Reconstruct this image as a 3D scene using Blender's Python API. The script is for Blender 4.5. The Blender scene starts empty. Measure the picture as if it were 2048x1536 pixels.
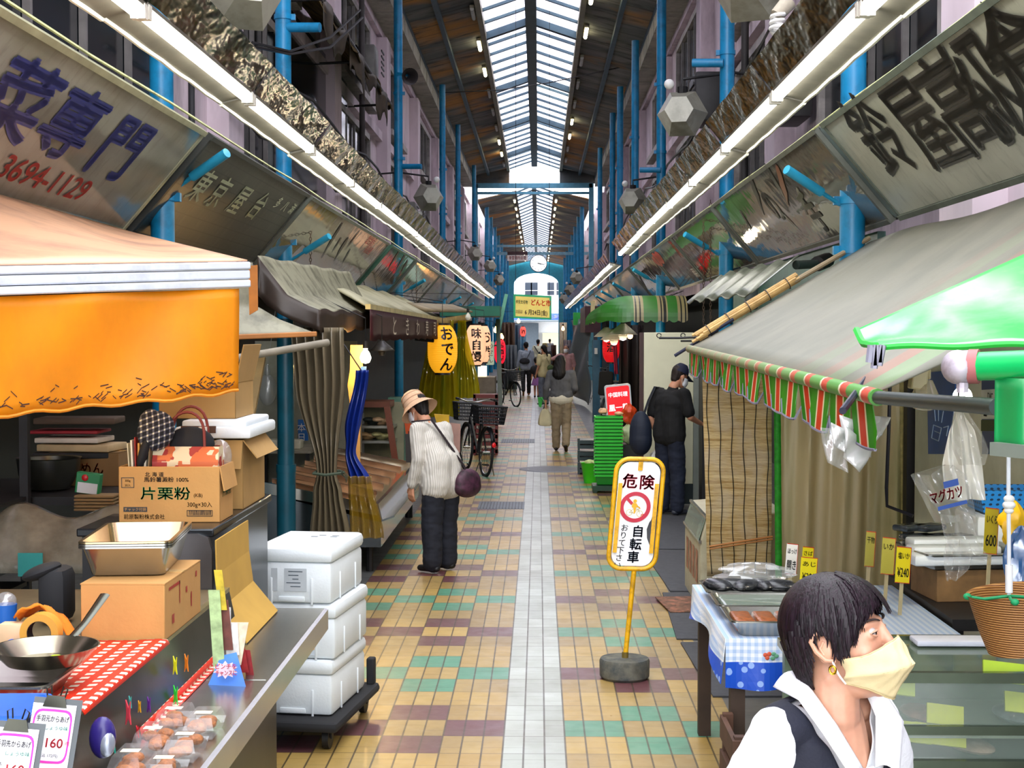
import bpy,bmesh,math,random
from mathutils import Vector,Matrix,Euler,Quaternion
random.seed(11)
PI=math.pi
SC=bpy.context.scene
COL=SC.collection
V=Vector
# -- camera
FPX=2950.0
EYE=V((0,0,1.98))
YAW=math.atan(53/FPX)
PIT=math.atan(100/FPX)
cam=bpy.data.objects.new('camera',bpy.data.cameras.new('camera'))
COL.objects.link(cam)
cam.data.sensor_width=36
cam.data.lens=FPX/2048*36
cam.data.clip_start=.05
cam.data.clip_end=600
cam.location=EYE
cam.rotation_euler=(PI/2-PIT,0,YAW)
SC.camera=cam
# -- light and exposure
SC.view_settings.view_transform='Standard'
SC.view_settings.look='None'
SC.view_settings.gamma=1
SC.view_settings.use_curve_mapping=False
SC.view_settings.exposure=0.06
world=bpy.data.worlds.new('sky')
SC.world=world
world.use_nodes=True
wbg=world.node_tree.nodes['Background']
wbg.inputs[0].default_value=(.92,.95,1,1)
wbg.inputs[1].default_value=6.0
try:
 SC.cycles.max_bounces=7
 SC.cycles.diffuse_bounces=3
 SC.cycles.glossy_bounces=3
 SC.cycles.transmission_bounces=5
 SC.cycles.transparent_max_bounces=16
 SC.cycles.caustics_reflective=False
 SC.cycles.caustics_refractive=False
 SC.cycles.sample_clamp_indirect=6
except Exception:
 pass
TUBE_POWER=17.0
def area(name,loc,rot,sx,sy,power,col=(1,1,1),portal=False):
 l=bpy.data.lights.new(name,'AREA')
 l.shape='RECTANGLE'
 l.size=sx
 l.size_y=sy
 l.energy=power
 l.color=col
 if portal:
  l.cycles.is_portal=True
 o=bpy.data.objects.new(name,l)
 COL.objects.link(o)
 o.location=loc
 o.rotation_euler=rot
 return o
# -- picture point -> place
_R=V((math.cos(YAW),math.sin(YAW),0))
_F=V((-math.sin(YAW)*math.cos(PIT),math.cos(YAW)*math.cos(PIT),-math.sin(PIT)))
_U=_R.cross(_F)
def ray(px,py):
 return _F+_R*((px-1024)/FPX)+_U*((768-py)/FPX)
def W(px,py,Y):
 d=ray(px,py)
 return EYE+d*(Y/d.y)
def WX(px,py,X):
 d=ray(px,py)
 return EYE+d*(X/d.x)
def WZ(px,py,Z):
 d=ray(px,py)
 return EYE+d*((Z-EYE.z)/d.z)
# -- materials
def lin(h):
 if isinstance(h,(tuple,list)):
  return (h[0],h[1],h[2],1)
 h=h.lstrip('#')
 c=[int(h[i:i+2],16)/255 for i in (0,2,4)]
 return tuple((x/12.92 if x<=.04045 else ((x+.055)/1.055)**2.4) for x in c)+(1,)
class NT:
 def __init__(s,name):
  s.mat=bpy.data.materials.new(name)
  s.mat.use_nodes=True
  s.t=s.mat.node_tree
  s.b=s.t.nodes['Principled BSDF']
  s.out=s.t.nodes['Material Output']
 def n(s,typ,**kw):
  x=s.t.nodes.new(typ)
  for k,v in kw.items():
   setattr(x,k,v)
  return x
 def inp(s,sock,v):
  if isinstance(v,bpy.types.NodeSocket):
   s.t.links.new(v,sock)
  elif v is not None:
   sock.default_value=v
 def m(s,op,a,b=None,c=None):
  x=s.n('ShaderNodeMath',operation=op)
  s.inp(x.inputs[0],a)
  s.inp(x.inputs[1],b)
  if c is not None:
   s.inp(x.inputs[2],c)
  return x.outputs[0]
 def mix(s,f,a,b,mode='MIX'):
  x=s.n('ShaderNodeMix',data_type='RGBA',blend_type=mode)
  s.inp(x.inputs[0],f)
  s.inp(x.inputs[6],a)
  s.inp(x.inputs[7],b)
  return x.outputs[2]
 def co(s,kind='Object',scale=None):
  x=s.n('ShaderNodeTexCoord')
  o=x.outputs[kind]
  if scale is not None:
   mp=s.n('ShaderNodeMapping')
   s.t.links.new(o,mp.inputs[0])
   mp.inputs[3].default_value=scale if not isinstance(scale,(int,float)) else (scale,)*3
   o=mp.outputs[0]
  return o
 def noise(s,vec,scale=5,detail=3,rough=.55):
  x=s.n('ShaderNodeTexNoise')
  s.inp(x.inputs['Vector'],vec)
  x.inputs['Scale'].default_value=scale
  x.inputs['Detail'].default_value=detail
  x.inputs['Roughness'].default_value=rough
  return x.outputs[0]
 def ramp(s,f,lo,hi):
  x=s.n('ShaderNodeMapRange')
  s.inp(x.inputs[0],f)
  x.inputs[1].default_value=lo
  x.inputs[2].default_value=hi
  return x.outputs[0]
 def sep(s,vec):
  x=s.n('ShaderNodeSeparateXYZ')
  s.t.links.new(vec,x.inputs[0])
  return x.outputs
 def bump(s,h,strength=.3,dist=.02):
  x=s.n('ShaderNodeBump')
  s.inp(x.inputs['Height'],h)
  x.inputs['Strength'].default_value=strength
  x.inputs['Distance'].default_value=dist
  s.t.links.new(x.outputs[0],s.b.inputs['Normal'])
 def set(s,k,v):
  s.inp(s.b.inputs[k],v)
_mc={}
def pm(col,rough=.6,metal=0,var=.12,scale=6,dirt_or_sheen=None,damt=.5,dscale=3,bump=0,bscale=40,alpha=1,emit=0,trans=0,spec=.5,ecol=None,stretch=None,sss=0,coat=0):
 key=(str(col),rough,metal,var,scale,str(dirt_or_sheen),damt,dscale,bump,bscale,alpha,emit,trans,spec,str(ecol),str(stretch),sss,coat)
 if key in _mc:
  return _mc[key]
 N=NT('surface_%03d'%len(_mc))
 c=lin(col)
 base=c
 vec=None
 if var or dirt_or_sheen or bump:
  vec=N.co('Object',stretch)
 if var:
  f=N.ramp(N.noise(vec,scale,4),.3,.7)
  d=tuple(x*(1-var) for x in c[:3])+(1,)
  l=tuple(min(1,x*(1+var)) for x in c[:3])+(1,)
  base=N.mix(f,d,l)
 if dirt_or_sheen:
  f=N.m('MULTIPLY',N.ramp(N.noise(vec,dscale,6,.65),.48,.68),damt)
  base=N.mix(f,base,lin(dirt_or_sheen))
 N.set('Base Color',base)
 N.set('Roughness',rough)
 N.set('Metallic',metal)
 N.set('Specular IOR Level',spec)
 if bump:
  N.bump(N.noise(vec,bscale,4),bump,.01)
 if alpha<1:
  N.set('Alpha',alpha)
 if trans:
  N.set('Transmission Weight',trans)
  N.set('IOR',1.2)
 if emit:
  N.set('Emission Color',lin(ecol or col))
  N.set('Emission Strength',emit)
 if sss:
  N.set('Subsurface Weight',sss)
  N.set('Subsurface Radius',(.012,.005,.003))
 if coat:
  N.set('Coat Weight',coat)
  N.set('Coat Roughness',.05)
 _mc[key]=N.mat
 return N.mat
def sheet(col,transl=.4,transp=0.0,rough=.4,dirt_or_sheen=None,damt=.6,dscale=2.5,gloss=.08,tcol=None,stretch=None):
 """thin cloth or film: diffuse + light coming through + a little gloss (+ see-through)"""
 N=NT('thin_sheet')
 t=N.t
 c=lin(col)
 base=c
 if dirt_or_sheen:
  vec=N.co('Object',stretch)
  base=N.mix(N.m('MULTIPLY',N.ramp(N.noise(vec,dscale,6,.62),.45,.7),damt),c,lin(dirt_or_sheen))
 di=N.n('ShaderNodeBsdfDiffuse')
 N.inp(di.inputs[0],base)
 tr=N.n('ShaderNodeBsdfTranslucent')
 N.inp(tr.inputs[0],base)
 m1=N.n('ShaderNodeMixShader')
 m1.inputs[0].default_value=transl
 t.links.new(di.outputs[0],m1.inputs[1])
 t.links.new(tr.outputs[0],m1.inputs[2])
 gl=N.n('ShaderNodeBsdfGlossy')
 gl.inputs[1].default_value=rough
 m2=N.n('ShaderNodeMixShader')
 m2.inputs[0].default_value=gloss
 t.links.new(m1.outputs[0],m2.inputs[1])
 t.links.new(gl.outputs[0],m2.inputs[2])
 o=m2.outputs[0]
 if transp:
  tp=N.n('ShaderNodeBsdfTransparent')
  tp.inputs[0].default_value=lin(tcol) if tcol else (1,1,1,1)
  m3=N.n('ShaderNodeMixShader')
  m3.inputs[0].default_value=transp
  t.links.new(o,m3.inputs[1])
  t.links.new(tp.outputs[0],m3.inputs[2])
  o=m3.outputs[0]
 t.links.new(o,N.out.inputs[0])
 return N.mat
# -- mesh builder
def frame(axis,up=None):
 a=V(axis).normalized()
 u=V(up) if up is not None else (V((0,0,1)) if abs(a.z)<.9 else V((0,1,0)))
 x=u.cross(a)
 if x.length<1e-6:
  x=V((1,0,0)).cross(a)
 x.normalize()
 return x,a.cross(x),a
_tc={}
_aux=bpy.data.scenes.new('workbench')
def baked(o):
 """the finished mesh of one object, worked out on a bench of its own"""
 _aux.collection.objects.link(o)
 vl=_aux.view_layers[0]
 with bpy.context.temp_override(scene=_aux,view_layer=vl):
  me=bpy.data.meshes.new_from_object(o.evaluated_get(bpy.context.evaluated_depsgraph_get()))
 _aux.collection.objects.unlink(o)
 return me
def text_geo(s,bold,res=4):
 k=(s,bold)
 if k not in _tc:
  cu=bpy.data.curves.new('t','FONT')
  cu.body=s
  cu.offset=bold
  cu.resolution_u=res
  o=bpy.data.objects.new('t',cu)
  me=baked(o)
  vs=[v.co.copy() for v in me.vertices]
  fs=[tuple(p.vertices) for p in me.polygons]
  bpy.data.objects.remove(o)
  bpy.data.curves.remove(cu)
  bpy.data.meshes.remove(me)
  if vs:
   x0=min(v.x for v in vs);x1=max(v.x for v in vs)
   y0=min(v.y for v in vs);y1=max(v.y for v in vs)
  else:
   x0=x1=y0=y1=0
  _tc[k]=(vs,fs,x0,x1,y0,y1)
 return _tc[k]
class MB:
 def __init__(s):
  s.v=[]
  s.f=[]
  s.mi=[]
  s.cur=0
 def add(s,vs,fs):
  o=len(s.v)
  s.v+=[V(v) for v in vs]
  for f in fs:
   s.f.append(tuple(i+o for i in f))
   s.mi.append(s.cur)
  return s
 def mat(s,i):
  s.cur=i
  return s
 def box(s,c,d,rz=0,M=None):
  hx,hy,hz=d[0]/2,d[1]/2,d[2]/2
  vs=[V((x,y,z)) for x in (-hx,hx) for y in (-hy,hy) for z in (-hz,hz)]
  R=M if M is not None else Matrix.Rotation(rz,3,'Z')
  vs=[R@v+V(c) for v in vs]
  return s.add(vs,[(0,1,3,2),(4,6,7,5),(0,4,5,1),(2,3,7,6),(0,2,6,4),(1,5,7,3)])
 def box2(s,a,b):
  a,b=V(a),V(b)
  return s.box((a+b)/2,(abs(b.x-a.x),abs(b.y-a.y),abs(b.z-a.z)))
 def beam(s,p0,p1,w,h,up=None):
  p0,p1=V(p0),V(p1)
  x,y,a=frame(p1-p0,up)
  L=(p1-p0).length
  return s.box((p0+p1)/2,(w,h,L),M=Matrix((x,y,a)).transposed())
 def rbox(s,c,d,r=.01,rz=0,seg=2):
  """box with rounded upright edges and bevelled rims"""
  hx,hy,hz=d[0]/2,d[1]/2,d[2]/2
  r=min(r,hx*.95,hy*.95,hz*.95)
  R=Matrix.Rotation(rz,3,'Z')
  rings=[]
  for z,ins in ((-hz,r),(-hz+r*.3,r*.3),(-hz+r,0),(hz-r,0),(hz-r*.3,r*.3),(hz,r)):
   ring=[]
   for sx,sy,a0 in ((1,1,0),(-1,1,PI/2),(-1,-1,PI),(1,-1,1.5*PI)):
    for k in range(seg+1):
     a=a0+PI/2*k/seg
     ring.append(R@V((sx*(hx-r)+(r-ins)*math.cos(a),sy*(hy-r)+(r-ins)*math.sin(a),z))+V(c))
   rings.append(ring)
  return s.loft(rings,caps=True)
 def loft(s,rings,caps=False,close=True):
  n=len(rings[0])
  o=len(s.v)
  vs=[p for r in rings for p in r]
  fs=[]
  for i in range(len(rings)-1):
   for j in range(n if close else n-1):
    k=(j+1)%n
    fs.append((i*n+j,i*n+k,(i+1)*n+k,(i+1)*n+j))
  if caps:
   fs.append(tuple(reversed(range(n))))
   fs.append(tuple(range((len(rings)-1)*n,len(rings)*n)))
  return s.add(vs,fs)
 def cyl(s,p0,p1,r0,r1=None,n=12,caps=True):
  p0,p1=V(p0),V(p1)
  r1=r0 if r1 is None else r1
  x,y,a=frame(p1-p0)
  rs=[]
  for p,r in ((p0,r0),(p1,r1)):
   rs.append([p+x*(r*math.cos(2*PI*k/n))+y*(r*math.sin(2*PI*k/n)) for k in range(n)])
  return s.loft(rs,caps)
 def tube(s,pts,r,n=8,caps=True,flat=1.0):
  pts=[V(p) for p in pts]
  rs=[]
  x=None
  for i,p in enumerate(pts):
   t=(pts[min(i+1,len(pts)-1)]-pts[max(i-1,0)])
   if x is None:
    x,y,a=frame(t)
   else:
    a=t.normalized()
    x=(x-a*x.dot(a))
    if x.length<1e-6:
     x,y,a=frame(t)
    x.normalize()
    y=a.cross(x)
   rr=r[i] if isinstance(r,(list,tuple)) else r
   rs.append([p+x*(rr*math.cos(2*PI*k/n))+y*(rr*flat*math.sin(2*PI*k/n)) for k in range(n)])
  return s.loft(rs,caps)
 def lathe(s,prof,c=(0,0,0),n=20,axis=(0,0,1),caps=False,up=None):
  x,y,a=frame(axis,up)
  rs=[[V(c)+a*z+x*(r*math.cos(2*PI*k/n))+y*(r*math.sin(2*PI*k/n)) for k in range(n)] for r,z in prof]
  return s.loft(rs,caps)
 def ell(s,c,r,nu=16,nv=10,M=None):
  if not isinstance(r,(tuple,list)):
   r=(r,r,r)
  rs=[]
  for i in range(nv+1):
   t=PI*i/nv
   q=max(math.sin(t),1e-3)
   ring=[]
   for k in range(nu):
    p=V((r[0]*q*math.cos(2*PI*k/nu),r[1]*q*math.sin(2*PI*k/nu),-r[2]*math.cos(t)))
    ring.append((M@p if M is not None else p)+V(c))
   rs.append(ring)
  return s.loft(rs,True)
 def cap(s,p0,p1,r0,r1=None,n=12,flat=1.0,up=None):
  """tapered capsule"""
  p0,p1=V(p0),V(p1)
  r1=r0 if r1 is None else r1
  x,y,a=frame(p1-p0,up)
  rs=[]
  L=(p1-p0).length
  for t in (-88,-60,-30,0):
   t=math.radians(t)
   rs.append((p0+a*(r0*math.sin(t)),r0*math.cos(t)))
  for t in (0,30,60,88):
   t=math.radians(t)
   rs.append((p1+a*(r1*math.sin(t)),r1*math.cos(t)))
  return s.loft([[p+x*(r*math.cos(2*PI*k/n))+y*(r*flat*math.sin(2*PI*k/n)) for k in range(n)] for p,r in rs],True)
 def poly(s,pts):
  return s.add(pts,[tuple(range(len(pts)))])
 def quad(s,a,b,c,d):
  return s.poly([a,b,c,d])
 def grid(s,fn,nu,nv):
  vs=[fn(i/nu,j/nv) for j in range(nv+1) for i in range(nu+1)]
  fs=[(j*(nu+1)+i,j*(nu+1)+i+1,(j+1)*(nu+1)+i+1,(j+1)*(nu+1)+i) for j in range(nv) for i in range(nu)]
  return s.add(vs,fs)
 def prism(s,pts,dvec):
  n=len(pts)
  d=V(dvec)
  vs=[V(p) for p in pts]+[V(p)+d for p in pts]
  fs=[tuple(reversed(range(n))),tuple(range(n,2*n))]+[(i,(i+1)%n,n+(i+1)%n,n+i) for i in range(n)]
  return s.add(vs,fs)
 def text(s,st,o,xd,yd,size,bold=.012,vert=False,gap=1.08,align='C',fit=None,wid=1.0):
  """o = centre of the run. xd, yd = reading direction and up direction on the surface"""
  xd,yd=V(xd).normalized(),V(yd).normalized()
  o=V(o)
  if bold>.004 and not vert:
   e=bold*size*.75
   for a,b in ((-e,0),(e,0),(0,-e),(0,e)):
    s.text(st,o+xd*a+yd*b,xd,yd,size,0,vert,gap,align,fit,wid)
  if not vert:
   bold=0
  if vert:
   n=len(st)
   for i,ch in enumerate(st):
    vs,fs,x0,x1,y0,y1=text_geo(ch,0)
    cc=o+yd*((n-1)/2-i)*size*gap
    s.add([cc+xd*((v.x-(x0+x1)/2)*size*wid)+yd*((v.y-.36)*size) for v in vs],fs)
   return s
  vs,fs,x0,x1,y0,y1=text_geo(st,bold)
  k=size
  kx=(fit/(x1-x0)) if fit and x1>x0 else k*wid
  mid=(x0+x1)/2 if align=='C' else x0
  s.add([o+xd*((v.x-mid)*kx)+yd*((v.y-.36)*k) for v in vs],fs)
  return s
 def xf(s,M,i0=0):
  for i in range(i0,len(s.v)):
   s.v[i]=M@s.v[i]
  return s
 def build(s,name,mat,parent=None,smooth=None,bevel=0,solid=0,sub=0,off=0):
  me=bpy.data.meshes.new(name)
  top=parent is None
  org=V((0,0,0))
  if top and s.v:
   xs=[v.x for v in s.v];ys=[v.y for v in s.v];zs=[v.z for v in s.v]
   org=V(((min(xs)+max(xs))/2,(min(ys)+max(ys))/2,min(zs)))
  me.from_pydata([v-org for v in s.v],[],s.f)
  for m in (mat if isinstance(mat,(list,tuple)) else [mat]):
   me.materials.append(m)
  if any(s.mi):
   me.polygons.foreach_set('material_index',s.mi)
  bm=bmesh.new()
  bm.from_mesh(me)
  bmesh.ops.recalc_face_normals(bm,faces=bm.faces)
  bm.to_mesh(me)
  bm.free()
  if smooth is None:
   smooth=True
  if smooth:
   me.polygons.foreach_set('use_smooth',[True]*len(me.polygons))
   try:
    me.set_sharp_from_angle(angle=math.radians(smooth if smooth is not True else 38))
   except Exception:
    pass
  o=bpy.data.objects.new(name,me)
  COL.objects.link(o)
  if parent is not None:
   o.parent=parent
   off_=parent.location if parent.parent is None else V((0,0,0))
   o.matrix_parent_inverse=Matrix.Translation(-off_)
  else:
   o.location=org
  if solid:
   md=o.modifiers.new('solid','SOLIDIFY')
   md.thickness=solid
   md.offset=off
  if bevel:
   md=o.modifiers.new('bevel','BEVEL')
   md.width=bevel
   md.segments=2
   md.limit_method='ANGLE'
  if sub:
   md=o.modifiers.new('sub','SUBSURF')
   md.levels=md.render_levels=sub
  return o
def tag(o,label,cat,group=None,kind=None):
 if label:
  o['label']=label
 if cat:
  o['category']=cat
 if group:
  o['group']=group
 if kind:
  o['kind']=kind
 return o
def thing(name,label,cat,loc=(0,0,0),group=None):
 o=bpy.data.objects.new(name,None)
 o.empty_display_size=.1
 COL.objects.link(o)
 o.location=loc
 return tag(o,label,cat,group)
def solo(mb,name,mat,label,cat,group=None,**kw):
 return tag(mb.build(name,mat,None,**kw),label,cat,group)
def structure(mb,name,mat,parent=None,**kw):
 o=mb.build(name,mat,parent,**kw)
 if parent is None:
  o['kind']='structure'
 return o
def kids(o):
 return [c for c in bpy.data.objects if c.parent==o]
_kid={}
def copy_tree(o,loc=None,rz=None,label=None,group=None,scale=None,parent=None):
 c=o.copy()
 COL.objects.link(c)
 if parent is not None:
  c.parent=parent
 if o.name not in _kid:
  _kid[o.name]=kids(o)
 for ch in _kid[o.name]:
  copy_tree(ch,parent=c)
 if loc is not None:
  c.location=loc
 if rz is not None:
  c.rotation_euler=rz if isinstance(rz,(tuple,list,Euler)) else (0,0,rz)
 if scale is not None:
  c.scale=(scale,)*3 if not isinstance(scale,(tuple,list)) else scale
 if label:
  c['label']=label
 if group:
  c['group']=group
 return c
def remesh(mb,name,mat,parent,voxel=.008,smooth=6,fac=.5,disp=None):
 """fuse overlapping closed pieces into one continuous skin"""
 o=mb.build(name,mat,None)
 md=o.modifiers.new('r','REMESH')
 md.mode='VOXEL'
 md.voxel_size=voxel
 md=o.modifiers.new('s','SMOOTH')
 md.iterations=smooth
 md.factor=fac
 COL.objects.unlink(o)
 me=baked(o)
 me.transform(Matrix.Translation(o.location))
 me.name=name
 old=o.data
 bpy.data.objects.remove(o)
 bpy.data.meshes.remove(old)
 me.materials.clear()
 for m in (mat if isinstance(mat,(list,tuple)) else [mat]):
  me.materials.append(m)
 me.polygons.foreach_set('use_smooth',[True]*len(me.polygons))
 if disp:
  pn=[(v.co.copy(),v.normal.copy()) for v in me.vertices]
  for v,(q,nn) in zip(me.vertices,pn):
   v.co=disp(q,nn)
 o=bpy.data.objects.new(name,me)
 COL.objects.link(o)
 if parent is not None:
  o.parent=parent
  off_=parent.location if parent.parent is None else V((0,0,0))
  o.matrix_parent_inverse=Matrix.Translation(-off_)
 return o
def lerp(a,b,t):
 return a+(b-a)*t
# -- SETTING
XC=-.2
def floor_mat():
 N=NT('tile_paving')
 g=N.n('ShaderNodeNewGeometry')
 X,Y,Z=N.sep(g.outputs['Position'])
 u=N.m('ADD',X,.02)
 au=N.m('ABSOLUTE',u)
 a=N.m('SUBTRACT',au,.15)
 strip=N.m('LESS_THAN',a,0)
 gi=N.m('FLOOR',N.m('DIVIDE',a,.3))
 par=N.m('FLOORED_MODULO',gi,2)
 r=N.m('FLOOR',N.m('DIVIDE',Y,.3))
 left=N.m('LESS_THAN',u,0)
 rr=N.m('FLOORED_MODULO',N.m('ADD',r,N.m('MULTIPLY',left,4)),8)
 c0=N.m('MINIMUM',rr,N.m('SUBTRACT',8,rr))
 T=N.m('LESS_THAN',N.m('ABSOLUTE',N.m('SUBTRACT',c0,par)),.4)
 M=N.m('LESS_THAN',N.m('ABSOLUTE',N.m('ADD',N.m('SUBTRACT',c0,4),par)),.4)
 ci=N.m('FLOOR',N.m('DIVIDE',N.m('ADD',u,30.05),.1))
 cb=N.n('ShaderNodeCombineXYZ')
 N.inp(cb.inputs[0],ci)
 N.inp(cb.inputs[1],r)
 wn=N.n('ShaderNodeTexWhiteNoise',noise_dimensions='2D')
 N.inp(wn.inputs['Vector'],cb.outputs[0])
 h=wn.outputs['Value']
 cb2=N.n('ShaderNodeCombineXYZ')
 N.inp(cb2.inputs[0],gi)
 N.inp(cb2.inputs[1],N.m('ADD',r,N.m('MULTIPLY',left,500)))
 wn2=N.n('ShaderNodeTexWhiteNoise',noise_dimensions='2D')
 N.inp(wn2.inputs['Vector'],cb2.outputs[0])
 h2=wn2.outputs['Value']
 yel=N.mix(h2,lin('#b08f4a'),lin('#8f7547'))
 yel=N.mix(N.m('MULTIPLY',h,.35),yel,lin('#bfa668'))
 col=N.mix(T,yel,lin('#4f8a70'))
 col=N.mix(M,col,lin('#633c40'))
 col=N.mix(strip,col,N.mix(h,lin('#b3b8b0'),lin('#9da299')))
 vec=g.outputs['Position']
 fx=N.m('FRACT',N.m('DIVIDE',N.m('ADD',u,30.05),.1))
 dx=N.m('MULTIPLY',N.m('MINIMUM',fx,N.m('SUBTRACT',1,fx)),.1)
 gx=N.m('LESS_THAN',dx,.0045)
 fy=N.m('FRACT',N.m('DIVIDE',Y,.3))
 dy=N.m('MULTIPLY',N.m('MINIMUM',fy,N.m('SUBTRACT',1,fy)),.3)
 gy=N.m('LESS_THAN',dy,.004)
 third=N.m('ADD',.333,N.m('MULTIPLY',.333,N.m('GREATER_THAN',h,.5)))
 gs=N.m('LESS_THAN',N.m('MULTIPLY',N.m('ABSOLUTE',N.m('SUBTRACT',fy,third)),.3),.0028)
 gr=N.m('MAXIMUM',gx,N.m('MAXIMUM',N.m('MULTIPLY',gy,.8),N.m('MULTIPLY',gs,.5)))
 col=N.mix(N.m('MULTIPLY',gr,.85),col,lin('#3a3226'))
 dirt_or_sheen=N.ramp(N.noise(vec,1.3,6,.6),.42,.75)
 col=N.mix(N.m('MULTIPLY',dirt_or_sheen,.45),col,lin('#5d5240'))
 side=N.m('MAXIMUM',N.m('GREATER_THAN',X,1.0),N.m('LESS_THAN',X,-1.37))
 conc=N.mix(N.noise(vec,4,5),lin('#3f4042'),lin('#6a6a68'))
 col=N.mix(side,col,conc)
 N.set('Base Color',col)
 N.set('Roughness',N.m('ADD',.2,N.m('MULTIPLY',N.noise(vec,9,4),.3)))
 N.set('Specular IOR Level',.55)
 N.bump(N.m('ADD',N.m('MULTIPLY',gr,-1),N.m('MULTIPLY',N.noise(vec,6,2),.6)),.35,.004)
 return N.mat
m=MB()
m.quad((-7,-6,0),(7,-6,0),(7,175,0),(-7,175,0))
structure(m,'floor',floor_mat(),smooth=False)
M_PLASTER=pm('#d3c2ca',.9,var=.15,scale=1.2,dirt_or_sheen='#6a5f64',damt=.7,dscale=.9,stretch=(1,1,.35))
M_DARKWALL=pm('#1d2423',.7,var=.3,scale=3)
M_BLUE=pm('#1583b4',.35,var=.12,scale=4,dirt_or_sheen='#0b4a66',damt=.5,dscale=6)
M_TEAL=pm('#0a5062',.4,var=.15,scale=4,dirt_or_sheen='#0a3a44',damt=.5,dscale=6)
M_CREAM=pm('#b3ab98',.6,var=.15,dirt_or_sheen='#5e5546',damt=.5,dscale=2)
M_BLACK=pm('#101114',.5,var=.2)
M_RUBBER=pm('#15161a',.8,var=.1)
M_STEEL=pm('#a9a9a4',.22,.95,var=.08,scale=9)
M_STEELD=pm('#55564f',.3,.9,var=.2,scale=5)
M_IRON=pm('#2c2b2c',.5,.6,var=.2)
M_WHITE=pm('#e6e6e2',.5,var=.05)
M_RUST=pm('#5a4a3c',.7,.3,var=.3,scale=10)
M_GLASSD=pm('#0c1116',.08,var=.1,spec=.7)
for sd,xw in ((-1,-3.3),(1,2.9)):
 m=MB()
 m.box2((xw,-3,2.62),(xw+sd*.2,131,9.6))
 for k in range(16):
  y=7+k*7.7+(2.2 if sd>0 else 0)
  m.box2((xw,y,2.62),(xw-sd*.22,y+.75,8.0))
 m.box2((xw,-3,5.9),(xw-sd*.12,131,6.08))
 m.box2((xw,-3,8.05),(xw-sd*.1,131,8.2))
 structure(m,'wall_left' if sd<0 else 'wall_right',M_PLASTER,smooth=False)
 m=MB()
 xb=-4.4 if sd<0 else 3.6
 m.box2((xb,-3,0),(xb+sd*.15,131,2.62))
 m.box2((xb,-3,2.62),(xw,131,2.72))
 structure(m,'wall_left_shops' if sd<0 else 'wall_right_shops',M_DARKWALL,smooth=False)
 m=MB()
 m.box2((xw-sd*.05,12,8.25),(xw-sd*.5,63,8.62))
 for k in range(26):
  m.box2((xw-sd*.04,13+k*2,8.24),(xw-sd*.51,13.04+k*2,8.63))
 structure(m,'trim_1' if sd<0 else 'trim_2',pm('#a8a494',.6,var=.15,dirt_or_sheen='#4c463a',damt=.6,dscale=1.4),smooth=False)
M_PANE=pm('#10151a',.12,var=.2,spec=.6)
M_SASH=pm('#6f6a68',.5,.3,var=.2)
M_FRAMEW=pm('#a7a09c',.6,var=.2,dirt_or_sheen='#4b4442',dscale=2)
wi=3
for sd,xw in ((-1,-3.3),(1,2.9)):
 for k in range(14):
  for z0,z1 in ((3.5,5.75),(6.3,7.8)):
   y0=8.2+k*7.7+(2.2 if sd>0 else 0)
   y1=y0+(4.6 if k%2==0 else 3.2)
   if k>8 and z0<5:
    continue
   m=MB()
   xo=xw-sd*.03
   m.box2((xo,y0,z0),(xo-sd*.07,y1,z0+.1))
   m.box2((xo,y0,z1-.1),(xo-sd*.07,y1,z1))
   m.box2((xo,y0,z0),(xo-sd*.07,y0+.1,z1))
   m.box2((xo,y1-.1,z0),(xo-sd*.07,y1,z1))
   m.box2((xo,y0-.15,z0-.12),(xo-sd*.2,y1+.15,z0))
   w=structure(m,'window_%d'%wi,M_FRAMEW,smooth=False)
   p=MB()
   p.box2((xw+sd*.0,y0+.05,z0+.05),(xw-sd*.035,y1-.05,z1-.05))
   p.build('pane',M_PANE,w,smooth=False)
   p=MB()
   nb=4
   for j in range(1,nb):
    yy=lerp(y0,y1,j/nb)
    p.box2((xo-sd*.01,yy-.025,z0),(xo-sd*.06,yy+.025,z1))
   p.build('sash_bar',M_SASH,w,smooth=False)
   wi+=1
# -- roof
def ply_mat():
 N=NT('stained_plywood')
 g=N.n('ShaderNodeNewGeometry')
 mp=N.n('ShaderNodeMapping')
 N.t.links.new(g.outputs['Position'],mp.inputs[0])
 mp.inputs[3].default_value=(.25,1.0,1)
 v=mp.outputs[0]
 X,Y,Z=N.sep(g.outputs['Position'])
 base=N.mix(N.ramp(N.noise(v,1.2,5),.35,.65),lin('#5a5e60'),lin('#918d85'))
 org=N.ramp(N.noise(g.outputs['Position'],.42,3),.5,.66)
 base=N.mix(N.m('MULTIPLY',org,.9),base,lin('#c98a3c'))
 dk=N.ramp(N.noise(v,2.6,6,.65),.54,.68)
 base=N.mix(N.m('MULTIPLY',dk,.85),base,lin('#22231f'))
 fy=N.m('FRACT',N.m('DIVIDE',Y,.92))
 ln=N.m('LESS_THAN',N.m('MINIMUM',fy,N.m('SUBTRACT',1,fy)),.03)
 base=N.mix(N.m('MULTIPLY',ln,.55),base,lin('#24211c'))
 N.set('Base Color',base)
 N.set('Roughness',.75)
 return N.mat
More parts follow.
